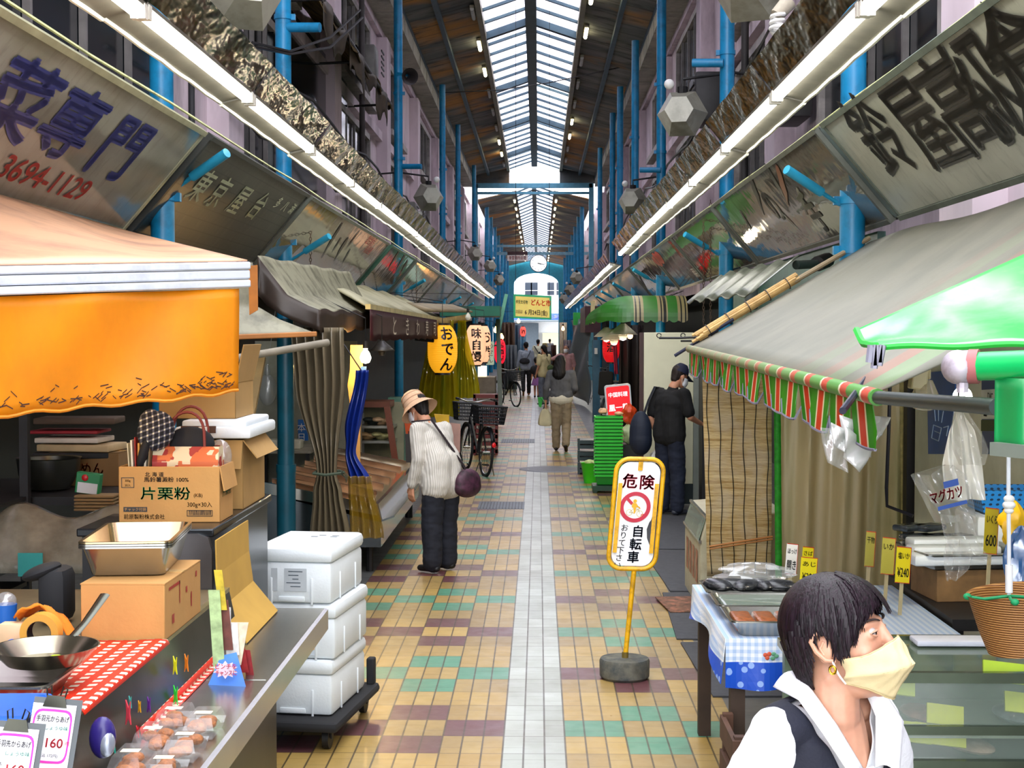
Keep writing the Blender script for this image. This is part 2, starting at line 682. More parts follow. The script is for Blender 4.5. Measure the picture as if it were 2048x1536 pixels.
def skylight_mat():
 N=NT('corrugated_skylight_sheet')
 t=N.t
 g=N.n('ShaderNodeNewGeometry')
 X,Y,Z=N.sep(g.outputs['Position'])
 w=N.m('FRACT',N.m('DIVIDE',Y,.26))
 line=N.m('LESS_THAN',w,.14)
 v=g.outputs['Position']
 c=N.mix(N.ramp(N.noise(v,.8,4),.4,.7),lin('#efeaf4'),lin('#b9b2c4'))
 c=N.mix(N.m('MULTIPLY',line,.75),c,lin('#4a4a52'))
 tp=N.n('ShaderNodeBsdfTransparent')
 N.inp(tp.inputs[0],c)
 tr=N.n('ShaderNodeBsdfTranslucent')
 N.inp(tr.inputs[0],c)
 mx=N.n('ShaderNodeMixShader')
 mx.inputs[0].default_value=.3
 t.links.new(tp.outputs[0],mx.inputs[1])
 t.links.new(tr.outputs[0],mx.inputs[2])
 t.links.new(mx.outputs[0],N.out.inputs[0])
 return N.mat
M_PLY=ply_mat()
M_SKYL=skylight_mat()
M_STRUCT=pm('#3d5560',.5,.2,var=.2,scale=3)
M_STRUCTC=pm('#8f8a72',.5,var=.2,scale=3)
EL,ER,ZE=-2.9,2.5,8.72
SL,SR,ZS=-1.3,.95,9.12
XR,ZR=-.18,9.5
Y0R,Y1R=12.0,64.0
m=MB()
for xa,xb in ((EL,SL),(SR,ER)):
 za,zb=(ZE,ZS) if xa==EL else (ZS,ZE)
 m.prism([(xa,Y0R,za),(xb,Y0R,zb),(xb,Y0R,zb+.03),(xa,Y0R,za+.03)],(0,Y1R-Y0R,0))
structure(m,'ceiling',M_PLY,smooth=False)
m=MB()
HOLE=(47.8,49.3)
for ya,yb in ((Y0R,Y1R),):
 m.quad((SL,ya,ZS+.06),(XR,ya,ZR+.04),(XR,yb,ZR+.04),(SL,yb,ZS+.06))
 for y0,y1 in ((ya,44.2),(45.6,yb)):
  m.quad((XR,y0,ZR+.04),(SR,y0,ZS+.06),(SR,y1,ZS+.06),(XR,y1,ZR+.04))
win1=structure(m,'window_1',M_SKYL,smooth=False)
m=MB()
k=0
y=Y0R
while y<Y1R:
 big=(k%6==0)
 wd,hh=(.22,.3) if big else (.09,.1)
 for xa,za,xb,zb in ((SL,ZS,XR,ZR),(XR,ZR,SR,ZS)):
  m.beam((xa,y,za),(xb,y,zb),wd,hh,up=(0,0,1)) if False else m.prism([(xa,y-wd/2,za-hh*.5),(xb,y-wd/2,zb-hh*.5),(xb,y-wd/2,zb+.02),(xa,y-wd/2,za+.02)],(0,wd,0))
 k+=1
 y+=1.3
structure(m,'trim_3',M_STRUCT,smooth=False)
m=MB()
m.box2((XR-.13,Y0R,ZR-.3),(XR+.13,Y1R,ZR-.02))
structure(m,'trim_4',M_STRUCT,smooth=False)
m=MB()
for x,z in ((SL,ZS),(SR,ZS)):
 m.box2((x-.06,Y0R,z-.16),(x+.06,Y1R,z+.05))
structure(m,'trim_5',M_STRUCTC,smooth=False)
m=MB()
for x,z in ((-2.15,8.88),(1.75,8.88),(EL+.06,ZE-.02),(ER-.06,ZE-.02)):
 m.box2((x-.05,Y0R,z-.12),(x+.05,Y1R,z))
structure(m,'trim_6',M_STRUCT,smooth=False)
E2L,E2R,Z2E,S2L,S2R,Z2S,Z2R=-2.25,1.9,8.0,-.98,.66,8.3,8.62
Y2A,Y2B=65.5,129.0
m=MB()
for xa,xb,za,zb in ((E2L-.5,S2L,Z2E-.1,Z2S),(S2R,E2R+.5,Z2S,Z2E-.1)):
 m.prism([(xa,Y2A,za),(xb,Y2A,zb),(xb,Y2A,zb+.03),(xa,Y2A,za+.03)],(0,Y2B-Y2A,0))
structure(m,'ceiling_far',M_PLY,smooth=False)
m=MB()
m.quad((S2L,Y2A,Z2S+.05),(XC,Y2A,Z2R),(XC,Y2B,Z2R),(S2L,Y2B,Z2S+.05))
m.quad((XC,Y2A,Z2R),(S2R,Y2A,Z2S+.05),(S2R,Y2B,Z2S+.05),(XC,Y2B,Z2R))
structure(m,'window_2',M_SKYL,smooth=False)
m=MB()
for k in range(33):
 y=Y2A+k*1.95
 for xa,za,xb,zb in ((S2L,Z2S,XC,Z2R),(XC,Z2R,S2R,Z2S)):
  m.prism([(xa,y,za-.09),(xb,y,zb-.09),(xb,y,zb-.02),(xa,y,za-.02)],(0,.14,0))
m.box2((XC-.1,Y2A,Z2R-.25),(XC+.1,Y2B,Z2R-.05))
structure(m,'trim_7',M_STRUCT,smooth=False)
m=MB()
m.box2((-2.75,63.2,8.22),(2.3,63.45,8.42))
m.box2((-2.75,63.2,7.95),(2.3,63.4,8.05))
for x in (-2.7,2.25):
 m.box2((x-.1,63.2,0),(x+.1,63.45,8.4))
structure(m,'trim_8',pm('#5fa3bd',.45,var=.15),smooth=False)
m=MB()
for pts in ([(-2.9,8.42),(-1.25,8.42),(-1.25,9.1),(-2.9,8.74)],[(.9,8.42),(2.5,8.42),(2.5,8.74),(.9,9.1)]):
 m.prism([(x,63.5,z) for x,z in pts],(0,.05,0))
structure(m,'wall_gable',M_PLY,smooth=False)
# -- far end: arch wall and the street outside
m=MB()
pts_o=[]
NA=16
for k in range(NA+1):
 a=PI-PI*k/NA
 pts_o.append((XC+1.95*math.cos(a),6.35+.95*math.sin(a)))
YA=129.3
outer=[(-3.4,YA,0),(-3.4,YA,8.9),(3.0,YA,8.9),(3.0,YA,0)]
for i in range(NA):
 (x0,z0),(x1,z1)=pts_o[i],pts_o[i+1]
 m.prism([(x0,YA,z0),(x0,YA,8.9),(x1,YA,8.9),(x1,YA,z1)],(0,.4,0))
m.prism([(-3.4,YA,0),(-3.4,YA,8.9),(pts_o[0][0],YA,8.9),(pts_o[0][0],YA,0)],(0,.4,0))
m.prism([(pts_o[-1][0],YA,0),(pts_o[-1][0],YA,8.9),(3.0,YA,8.9),(3.0,YA,0)],(0,.4,0))
structure(m,'wall_far',pm('#1c7f92',.5,var=.15),smooth=False)
bld=thing('street_building','white building with four dark windows beyond the arch at the arcade end','building',(0,150,0))
m=MB()
m.box2((-9,150,3.3),(9,156,14))
m.box2((-9,151.5,0),(9,156,3.3))
m.build('wall',pm('#f2f2f5',.7,var=.03),bld,smooth=False)
for k,cx in enumerate((1057,1068.5,1087,1101.5,1120)):
 if k==2:
  continue
 a,b=W(cx-7,565,149.95),W(cx+7,590,149.95)
 m=MB()
 m.box2((a.x,149.9,b.z),(b.x,150.05,a.z))
 f=m.build('window',pm('#2a2f3a',.2),bld,smooth=False)
 m=MB()
 m.box2((a.x,149.86,lerp(a.z,b.z,.62)),(b.x,149.9,lerp(a.z,b.z,.66)))
 m.build('sash_bar',M_WHITE,f,smooth=False)
m=MB()
a,b=W(1075,627,148.9),W(1175,640,148.9)
m.box2((-6,148.9,b.z),(b.x,149.1,a.z))
sb=solo(m,'station_sign',pm('#2b4fd0',.5,emit=.6),'long blue sign band under the white building at the street end','sign',smooth=False)
m=MB()
m.text('立石駅通り商店街',((a.x+b.x)/2,148.87,(a.z+b.z)/2),(1,0,0),(0,0,1),.42,.02)
m.build('lettering',M_WHITE,sb,smooth=False)
m=MB()
m.box2((-6,148,3.25),(8,151.5,3.35))
structure(m,'ceiling_street',pm('#56636b',.6),smooth=False)
m=MB()
a=W(1085,668,151)
m.box2((a.x,150.9,0),(a.x+3.5,151.2,2.1))
for k in range(14):
 m.box2((a.x,150.86,k*.15),(a.x+3.5,150.9,k*.15+.1))
solo(m,'roller_shutter',pm('#d8cfae',.6,var=.05),'cream slatted roller shutter across the street at the arcade end','shutter',smooth=False)
m=MB()
m.box2((-3,150.9,0),(0,151.3,3.1))
solo(m,'storefront',pm('#4a5560',.5),'dim grey shop front across the street left of the cream shutter','shop front',smooth=False)
area('daylight_skylight',(XC,38,10.2),(0,0,0),2.3,52,1,portal=True)
area('daylight_far_skylight',(XC,97,9.2),(0,0,0),1.7,63,1,portal=True)
area('daylight_added_roof_gap',(XC,4.2,9.7),(0,0,0),6.4,15.6,1,portal=True)  # portal over a roof gap added to let sky light onto near stalls
area('daylight_entrance',(XC,-4.2,4.8),(PI/2,0,0),6.6,9.6,1,portal=True)
area('daylight_street_end',(XC,131,5),(-PI/2,0,0),6,10,1,portal=True)
# -- PILLARS, LAMPS, SIGNS ALONG THE ARCADE
def pillar(x,y,top,r,label,sd,clamp=True,holder=True,hz=2.95,mat=None):
 p=thing('support_pillar',label,'pillar',(x,y,0),'blue pipe pillars of the arcade')
 m=MB()
 m.cyl((x,y,0),(x,y,top),r,n=16)
 m.build('shaft',mat or M_BLUE,p)
 m=MB()
 for z in ((2.55,2.9,5.2,6.4) if clamp else (2.6,)):
  if z<top:
   m.cyl((x,y,z),(x,y,z+.05),r+.012,n=16)
   m.box((x-sd*(r+.02),y,z+.025),(.05,.05,.06))
 m.build('clamp',mat or M_BLUE,p)
 if holder:
  m=MB()
  d=V((-sd*.42,-.25,.22))
  b=V((x-sd*r,y,hz))
  m.tube([b,b+d*.45],.016)
  m.cyl(b+d*.35,b+d,.034,n=12)
  m.build('flag_holder',pm('#2d9cc4',.4),p)
 return p
LP=[(325,9.2,'nearest of the left row, between the blue lettered sign and the dark board sign',10.2,-2.6),(568,9.2,'between the dark board sign and the grey brushed sign on the left',15.2,-2.6),(797,9.0,'carrying the small loudspeaker on the left',27.4,-2.6),(885,8.7,'just past the loudspeaker pillar on the left',40,-2.6),(916,8.7,'third beyond the near left signs, close behind another',47.6,-2.6),(948,8.7,'last tall one on the left before the gable frame',59,-2.6)]
for px,top,where,Y,X in LP:
 X=W(px,400,Y).x
 pillar(X,Y,top,.082,'blue pipe pillar '+where,-1,hz=2.98 if Y<12 else 2.75)
RP=[(1705,10.55,9.2,'nearest of the right row, beside the big black lettered sign'),(1453,17.2,9.2,'beyond the bamboo edged awning on the right'),(1322,26.5,9.0,'beside the big frosted lantern lamp on the right'),(1270,33.6,8.6,'behind the second frosted lamp on the right'),(1240,39.8,8.6,'fifth along the right row'),(1225,44.5,8.6,'sixth along the right row'),(1200,52.8,8.6,'last tall one on the right before the gable frame')]
for px,Y,top,where in RP:
 X=W(px,400,Y).x
 pillar(X,Y,top,.085 if Y>12 else .09,'blue pipe pillar '+where,1,hz=2.9)
far=0
for k,y in enumerate((70,76,83,90,98,107,117)):
 for sd,x in ((-1,-2.45),(1,2.05)):
  pillar(x,y,8.0,.1,'thin blue pillar under the lower far roof, one of a receding row',sd,clamp=False,holder=False).__setitem__('group','far blue pillars')
tp=thing('teal_post','dark teal steel post in front of the tied curtain and fish display','post',(W(572,900,11.5).x,11.5,0))
x=W(572,900,11.5).x
m=MB()
m.cyl((x,11.5,.95),(x,11.5,2.1),.066,n=16)
m.build('shaft',M_TEAL,tp)
m=MB()
m.cyl((x,11.5,0),(x,11.5,.92),.075,n=16)
m.cyl((x,11.5,.9),(x,11.5,.96),.079,n=16)
m.build('sleeve',M_TEAL,tp)
for px0,px1,py,Y,lb in ((555,640,55,15.2,'short blue pipe arm high on the second left pillar'),(800,843,333,27.4,'short blue pipe arm on the loudspeaker pillar'),(1385,1447,126,17.2,'blue pipe arm pointing at the big frosted lamp'),(1280,1322,340,26.5,'blue pipe arm between two right pillars')):
 m=MB()
 a,b=W(px0,py,Y),W(px1,py,Y-.1)
 m.cyl(a,b,.05,n=10)
 solo(m,'pipe_arm',M_BLUE,lb,'pipe arm')
# -- fluorescent strips
N=NT('lit_tube')
N.set('Base Color',(1,1,1,1))
N.set('Emission Color',(1,.965,.86,1))
N.set('Emission Strength',TUBE_POWER)
M_TUBE=N.mat
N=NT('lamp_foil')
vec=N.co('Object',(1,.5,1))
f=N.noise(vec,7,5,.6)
N.set('Base Color',N.mix(N.ramp(f,.5,.62),lin('#22221c'),lin('#5a4828')))  # amber patches paint warm reflections into the foil colour
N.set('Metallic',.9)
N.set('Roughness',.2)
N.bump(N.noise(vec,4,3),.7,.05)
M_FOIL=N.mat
M_LIP=pm('#e9e7da',.45,var=.08)
M_HOUS=pm('#6a675c',.6,var=.2,scale=4)
def tube_lamp(sd,L):
 """strip lamp lying along y at the origin; sd: side of the wall"""
 t=thing('fluorescent_lamp',None,'lamp',(0,0,0))
 m=MB()
 h=L/2-.01
 m.prism([(sd*.16,-h,-.05),(sd*.16,-h,-.035),(-sd*.05,-h,.02),(-sd*.05,-h,0)],(0,2*h,0))
 m.build('housing',M_HOUS,t,smooth=False)
 m=MB()
 n=14
 m.grid(lambda u,v:(-sd*(.05+.13*v+.003*math.sin(u*17+v*3)),-h+2*h*u,.02+.17*v+.003*math.sin(u*23)),n,3)
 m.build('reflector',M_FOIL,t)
 m=MB()
 m.tube([(sd*(.165+.002*math.sin(k*2.1)),-h+2*h*k/12,-.055+.003*math.sin(k*1.7)) for k in range(13)],.014,n=6)
 m.build('lip',M_LIP,t)
 m=MB()
 m.cyl((-sd*.02,-h+.06,-.03),(-sd*.02,h-.06,-.03),.033,n=12)
 m.build('tube',M_TUBE,t)
 for y in (-h+.03,h-.03):
  m=MB()
  m.box((-sd*.02,y,-.025),(.07,.05,.07))
  m.build('socket',M_LIP,t,smooth=False)
 return t
LL=2.6
for sd,X,Z,n,ya in ((-1,-1.9,3.52,22,4.4),(1,1.55,3.52,9,4.4),(1,1.5,3.42,19,30.0)):
 proto=None
 for k in range(n):
  y=ya+k*LL+LL/2
  if proto is None:
   proto=tube_lamp(sd,LL)
   o=proto
  else:
   o=copy_tree(proto)
  o.location=(X,y,Z+.012*math.sin(k*1.3))
  o['label']=('lit fluorescent strip lamp with foil reflector in the long %s row above the shop signs'%('left' if sd<0 else 'right'))
  o['group']='fluorescent strip lamps, %s row'%('left' if sd<0 else 'right' if ya<20 else 'far right')
  if sd>0 and ya>20:
   o['label']='lit fluorescent strip lamp in the farther right row beyond the gap'
for sd,X in ((-1,-2.19),(1,1.84)):
 m=MB()
 m.tube([(X,4+k*1.6,3.35+.008*math.sin(k*2.4)) for k in range(36)],.008,n=5)
 solo(m,'cable',pm('#9aa070',.6,var=.4),'pale loose cable along the top edge of the %s signs'%('left' if sd<0 else 'right'),'cable')
N=NT('warm_lit_tube')
N.set('Base Color',(1,1,1,1))
N.set('Emission Color',(1,.9,.55,1))
N.set('Emission Strength',9)
M_WTUBE=N.mat
pl={}
for lit in (0,1):
 t=thing('skylight_tube_lamp','tube lamp','lamp',(0,0,0))
 m=MB()
 m.rbox((0,0,.05),(.1,1.1,.06),.02)
 m.build('housing',M_CREAM,t)
 m=MB()
 m.cyl((0,-.5,0),(0,.5,0),.045,n=10)
 m.build('tube',M_WTUBE if lit else M_WHITE,t)
 pl[lit]=t
used={0:False,1:False}
for sd,x,litset in ((-1,-1.44,(1,2,6,7)),(1,1.1,(0,1,5,6))):
 for k in range(9):
  y=32.5+k*3.6-(1.5 if sd>0 else 0)
  lit=1 if k in litset else 0
  o=pl[lit] if not used[lit] else copy_tree(pl[lit])
  used[lit]=True
  o.location=(x,y,8.98)
  o['label']=('lit cream' if lit else 'unlit white')+' tube lamp beside the %s edge of the skylight'%('left' if sd<0 else 'right')
  o['group']=('lit' if lit else 'unlit')+' skylight edge lamps, %s edge'%('left' if sd<0 else 'right')
for sd,x in ((-1,-1.1),(1,.8)):
 for k in range(14):
  o=copy_tree(pl[1])
  o.location=(x,68+k*4.2,8.08)
  o['label']='tiny lit tube lamp under the far lower roof, %s row'%('left' if sd<0 else 'right')
  o['group']='far roof lamps, %s row'%('left' if sd<0 else 'right')
# -- frosted hexagonal lamps
M_FROST=pm('#b9b9aa',.35,var=.12,scale=3,dirt_or_sheen='#6a675a',damt=.4,dscale=4,spec=.6)
M_FROST2=pm('#8f8d7e',.4,var=.2,scale=3,dirt_or_sheen='#55503f',damt=.5,dscale=4)
def hexlamp(px,py,Y,size,label,sd,rz=0.3):
 c=W(px,py,Y)
 t=thing('frosted_lamp',label,'lamp',c,'frosted hexagonal lamps')
 h=size/2
 R=Matrix.Rotation(rz,3,'Z')@Matrix.Rotation(PI/2*.96,3,'X')
 rings=[]
 for z,r in ((-.5,.56),(0,1.0),(.5,.56)):
  rings.append([c+R@V((h*r*math.cos(PI/3*k),h*r*math.sin(PI/3*k),z*size*.9)) for k in range(6)])
 m=MB()
 m.loft(rings)
 m.build('shade',M_FROST2,t,smooth=False)
 m=MB()
 m.poly(rings[2])
 m.build('pane',M_FROST,t,smooth=False)
 m=MB()
 m.poly(list(reversed(rings[0])))
 m.build('pane',M_FROST,t,smooth=False)
 m=MB()
 up=c+V((0,0,h*.95))
 wall=V(((-3.28 if sd<0 else 2.88),c.y+.1,c.z+h*1.5))
 m.tube([up,up+V((0,0,.12)),lerp(up,wall,.5)+V((0,0,.12)),wall],.018,n=6)
 m.cyl(c+V((0,0,h*.8)),c+V((0,0,h*1.05)),.06,n=8)
 m.build('bracket',M_IRON,t)
 m=MB()
 b=c+V((-sd*h*.55,-.1,h*1.1)) if size>.5 else c+V((0,-.05,h*1.15))
 m.ell(b,.06)
 m.build('bulb',M_WHITE,t)
 m=MB()
 b2=c+V((sd*h*.6,0,-h*1.05))
 m.ell(b2,.06)
 m.build('bulb',M_WHITE,t)
 return t
hexlamp(1365,228,17.4,.6,'largest frosted hexagonal lamp in view, high beside the right pillars',1,-.25)
hexlamp(857,395,28.5,.6,'frosted hexagonal lamp below the loudspeaker on the left',-1)
hexlamp(1266,402,28.4,.58,'frosted hexagonal lamp with a cracked pane, second on the right',1,-.3)
hexlamp(950,507,53,.58,'small frosted lamp, third along the left',-1)
hexlamp(980,532,62,.58,'small frosted lamp, fourth along the left',-1)
hexlamp(998,560,72,.6,'tiny frosted lamp, fifth along the left',-1)
hexlamp(1153,556,62,.6,'small frosted lamp, third along the right',1)
hexlamp(1140,580,72,.6,'tiny frosted lamp, fourth along the right',1)
hexlamp(1128,598,84,.6,'tiniest frosted lamp, fifth along the right',1)
hexlamp(478,-22,9.8,.62,'frosted lamp cut by the top edge at upper left',-1,.4)
hexlamp(1505,-30,11,.62,'frosted lamp cut by the top edge at upper right',1,-.4)
c=W(1553,48,10.5)
sp=thing('spiral_bulb','white spiral energy bulb below the upper right frosted lamp','bulb',c)
m=MB()
m.tube([c+V((.045*math.cos(k*.7),.045*math.sin(k*.7)-k*.002,-.05+k*.004)) for k in range(30)],.014,n=6)
m.build('coil',pm('#f2f2ee',.3),sp)
m=MB()
m.cyl(c+V((.0,0,.06)),c+V((.09,.02,.16)),.05,.06,n=12)
m.build('socket',M_CREAM,sp)
c=W(805,152,27.1)
ls=thing('horn_loudspeaker','small dark horn loudspeaker clamped to the left blue pillar','loudspeaker',c)
m=MB()
m.lathe([(.05,.12),(.06,.02),(.1,-.1),(.15,-.2),(.155,-.21),(.12,-.19),(.04,-.05)],c+V((.08,0,0)),18,axis=(-.35,.9,.2))
m.build('horn',pm('#2a2425',.5),ls)
m=MB()
m.beam(c+V((-.1,.1,.06)),c+V((.08,0,.02)),.05,.05)
m.build('bracket',M_BLUE,ls)
# -- slanted shop signs
TL,BL=(-2.2,3.3),(-2.75,2.66)
TR,BR=(1.85,3.34),(2.36,2.74)
def sign_plane(sd):
 (xt,zt),(xb,zb)=(TL,BL) if sd<0 else (TR,BR)
 up=V((xt-xb,0,zt-zb))
 L=up.length
 up.normalize()
 rd=V((0,1,0)) if sd<0 else V((0,-1,0))
 nrm=V((-sd*up.z,0,0))+V((0,0,up.x*sd))
 nrm.normalize()
 if nrm.z>0:
  nrm=-nrm
 return V((xb,0,zb)),up,rd,nrm,L
def on_sign(px,py,sd,lift=.006):
 b,up,rd,nrm,L=sign_plane(sd)
 d=ray(px,py)
 t=(b-EYE).dot(nrm)/d.dot(nrm)
 return EYE+d*t+nrm*lift
def acryl(col,col2,rough=.1,dirt_or_sheen=.5,plank=False):
 N=NT('sign_face')
 v=N.co('Object')
 c=N.mix(N.ramp(N.noise(v,1.1,4),.35,.65),lin(col),lin(col2))
 c=N.mix(N.m('MULTIPLY',N.ramp(N.noise(N.co('Object',(1,3,1)),4,6,.7),.52,.7),dirt_or_sheen),c,lin('#4c4a40'))
 if plank:
  X,Y,Z=N.sep(v)
  w=N.m('FRACT',N.m('DIVIDE',Z,.075))
  c=N.mix(N.m('LESS_THAN',w,.1),c,lin('#0a0c0b'))
 N.set('Base Color',c)
 N.set('Roughness',rough)
 N.set('Specular IOR Level',.6)
 N.bump(N.noise(v,2.5,2),.12,.03)
 return N.mat
def shop_sign(sd,y0,y1,face,label,depth=.22,edge=None):
 b,up,rd,nrm,L=sign_plane(sd)
 t=thing('shop_sign',label,'sign',(b.x,(y0+y1)/2,b.z),'slanted shop signs above the %s stalls'%('left' if sd<0 else 'right'))
 g=.012
 p=lambda y,h,n=0:V((b.x,y,b.z))+up*h+nrm*n
 m=MB()
 m.prism([p(y0+g,.02),p(y1-g,.02),p(y1-g,L-.02),p(y0+g,L-.02)],nrm*-.02)
 m.build('face',face,t,smooth=False)
 m=MB()
 for h in (0,L):
  m.beam(p(y0+g,h,-.01),p(y1-g,h,-.01),.035,.05,up=nrm)
 for y in (y0+g+.02,y1-g-.02):
  m.beam(p(y,0,-.01),p(y,L,-.01),.05,.035,up=nrm)
 m.build('frame',edge or pm('#4d5148',.5,var=.3,scale=6),t,smooth=False)
 m=MB()
 q=[p(y0+g,0,-.03),p(y0+g,L,-.03),p(y0+g,L,-.05)+V((sd*depth,0,.02)),p(y0+g,0,-.05)+V((sd*depth*.4,0,0))]
 m.prism(q,V((0,y1-y0-2*g,0)))
 m.build('box',edge or pm('#35423c',.5,var=.3),t,smooth=False)
 return t
M_NAVY=pm('#101f6e',.4,var=.1)
M_REDP=pm('#b01f22',.4,var=.15)
M_INK=pm('#0c0d10',.35,var=.2)
M_CHALK=pm('#c7cdb0',.7,var=.2)
def letters(t,sd,items,mat,bold=.02,name='lettering'):
 b,up,rd,nrm,L=sign_plane(sd)
 m=MB()
 for ch,px,py,h,wd in items:
  m.text(ch,on_sign(px,py,sd),rd,up,h,bold,wid=wd)
 return m.build(name,mat,t,smooth=False)
def brush(t,sd,strokes,mat,name='lettering'):
 """loose brush strokes: px from, px to, width"""
 b,up,rd,nrm,L=sign_plane(sd)
 m=MB()
 for x0,y0,x1,y1,w in strokes:
  a,c=on_sign(x0,y0,sd),on_sign(x1,y1,sd)
  n=7
  s=(c-a).normalized().cross(nrm)
  l,r=[],[]
  for k in range(n+1):
   f=k/n
   ww=w*(.25+.75*math.sin(PI*min(1,f*1.15+.05)))*(.8+.4*random.random())/2
   q=lerp(a,c,f)
   l.append(q+s*ww)
   r.append(q-s*ww)
  m.add(l+r,[(k,k+1,n+2+k,n+1+k) for k in range(n)])
 return m.build(name,mat,t,smooth=False)
A1=acryl('#7f817a','#67685f',.12,.35)
t=shop_sign(-1,3.2,9.75,A1,'grey white slanted sign with navy characters and a red phone number',edge=pm('#8a8a70',.5,var=.2))
letters(t,-1,[('菜',32,205,.46,1.75),('専',142,250,.44,1.75),('門',242,298,.44,1.75)],M_NAVY,.045)
letters(t,-1,[('3694-1129',96,357,.2,1.6)],M_REDP,.02,'phone_number')
A2=acryl('#20231f','#2f332d',.45,.6,True)
t=shop_sign(-1,9.9,14.15,A2,'dark wooden board sign with pale brush characters beside the navy lettered sign',edge=pm('#20231f',.6))
letters(t,-1,[('東',402,372,.3,1.5),('京',437,385,.3,1.5),('屋',478,400,.3,1.5),('台',516,412,.3,1.5)],M_CHALK,.012)
letters(t,-1,[('多',556,405,.13,1.5),('八',570,412,.13,1.5),('満',584,417,.13,1.5)],M_CHALK,.0,'small_lettering')
A3=acryl('#8d8f83','#6d6c62',.07,.4)
t=shop_sign(-1,14.3,21.7,A3,'shiny grey sign with loose black brush strokes, third on the left')
brush(t,-1,[(684,445,643,515,.1),(682,475,664,505,.07),(695,475,668,522,.12),(718,462,690,500,.08),(700,498,684,528,.06)],M_INK)
letters(t,-1,[('総合食品',742,482,.16,1.3),('揚物各種',736,500,.13,1.3)],M_REDP,.0,'red_lettering')
A4=acryl('#57503f','#6a5a44',.06,.6)
t=shop_sign(-1,22.2,26.3,A4,'small brown glossy sign with green end face on the left',edge=pm('#1d4a35',.45,var=.2))
brush(t,-1,[(800,498,772,545,.1),(812,505,790,545,.12),(815,520,800,548,.1)],M_INK)
A5=acryl('#b3ad93','#8a8470',.1,.3)
t=shop_sign(-1,26.8,33.0,A5,'cream sign with black brush characters and a tan end board on the left')
letters(t,-1,[('う',822,583,.3,1.4),('な',838,577,.3,1.4),('ぎ',852,574,.3,1.4)],M_INK,.02)
t=shop_sign(-1,33.3,40,acryl('#5c574c','#474238',.1,.5),'dull brown sign, sixth along the left')
t=shop_sign(-1,40.4,49,acryl('#90988c','#6e7268',.1,.4),'pale green grey sign, seventh along the left')
t=shop_sign(-1,49.4,60,acryl('#4c5a52','#3a4840',.15,.4),'dark green sign, last of the left row')
AR1=acryl('#b3b6a6','#8f9284',.3,.5)
t=shop_sign(1,4.0,9.72,AR1,'large weathered sign with big black characters above the striped awning',edge=pm('#4f5a50',.5,var=.3))
letters(t,1,[('鈴',1757,272,.62,1.25),('屋',1846,250,.62,1.25),('高',1920,213,.62,1.25),('級',1985,175,.62,1.25),('食',2062,118,.62,1.25)],M_INK,.035)
AR2=acryl('#67645a','#504d44',.05,.5)
t=shop_sign(1,9.95,15.8,AR2,'dark mirror glossy sign with black brush shapes, second on the right')
letters(t,1,[('の',1545,412,.4,1.2),('手',1628,425,.42,1.0)],M_INK,.03)
brush(t,1,[(1530,325,1578,410,.1),(1595,375,1615,430,.07),(1500,350,1528,430,.08),(1560,420,1603,465,.05),(1480,420,1515,480,.07)],M_INK,'brush_strokes')
brush(t,1,[(1555,330,1578,412,.09)],pm('#6b3a1c',.4),'brown_stroke')
AR3=acryl('#5b4a3a','#4a3c30',.06,.5)
t=shop_sign(1,16.0,20.8,AR3,'brown glossy sign with small red and black lettering, third on the right')
letters(t,1,[('海',1352,498,.36,1.2)],M_REDP,.03)
letters(t,1,[('小川',1388,520,.28,1.2),('商店',1390,545,.2,1.0)],M_INK,.02,'small_lettering')
AR4=acryl('#6a6e62','#5a5e54',.08,.4)
t=shop_sign(1,21.0,24.6,AR4,'grey sign with a red bloom shape, fourth on the right')
b_,up_,rd_,nr_,L_=sign_plane(1)
m=MB()
for k in range(5):
 c=on_sign(1316+5*math.cos(k*1.26),518+6*math.sin(k*1.26),1)
 n=10
 m.poly([c+rd_*(.32*math.cos(2*PI*j/n))+up_*(.1*math.sin(2*PI*j/n)) for j in range(n)])
m.build('bloom',M_REDP,t,smooth=False)
t=shop_sign(1,24.9,30.4,acryl('#6b675c','#545046',.05,.4),'grey mirror sign reflecting red and yellow lights, fifth on the right')
brush(t,1,[(1275,545,1300,590,.1),(1280,560,1298,590,.1)],M_INK)
t=shop_sign(1,30.8,38,acryl('#4d3b34','#3d302a',.2,.4),'dull maroon sign, sixth along the right')
t=shop_sign(1,38.4,50,acryl('#556059','#414a44',.2,.4),'green grey sign, seventh along the right')
t=shop_sign(1,50.4,62,acryl('#4a4a44','#3a3a36',.2,.4),'dark sign, last of the right row')
# -- clock, bars and hanging banners in the distance
m=MB()
YC=85
for py,r in ((492,.1),(507,.13)):
 a,b=W(985,py,YC),W(1178,py,YC)
 m.beam(a,b,r,r*1.3)
solo(m,'cross_bar',pm('#6f98a8',.4,.3,var=.2),'pair of pale blue steel bars spanning the arcade above the clock','crossbar',smooth=False)
c=W(1077,527,YC)
ck=thing('station_clock','round white double faced clock hanging in the middle of the arcade','clock',c)
m=MB()
m.lathe([(.0,-.1),(.46,-.1),(.5,-.08),(.5,.08),(.46,.1),(0,.1)],c,36,axis=(0,1,0))
m.build('case',pm('#5a4a48',.4),ck)
m=MB()
m.lathe([(0,-.112),(.465,-.112)],c,36,axis=(0,1,0))
m.build('dial',pm('#f4f6f8',.3,var=0,emit=.9),ck,smooth=False)
m=MB()
for k in range(12):
 a=k*PI/6
 q=c+V((.38*math.sin(a),-.118,.38*math.cos(a)))
 m.text(str(12 if k==0 else k),q,(1,0,0),(0,0,1),.12,.01)
m.build('numerals',pm('#33406a',.5),ck,smooth=False)
m=MB()
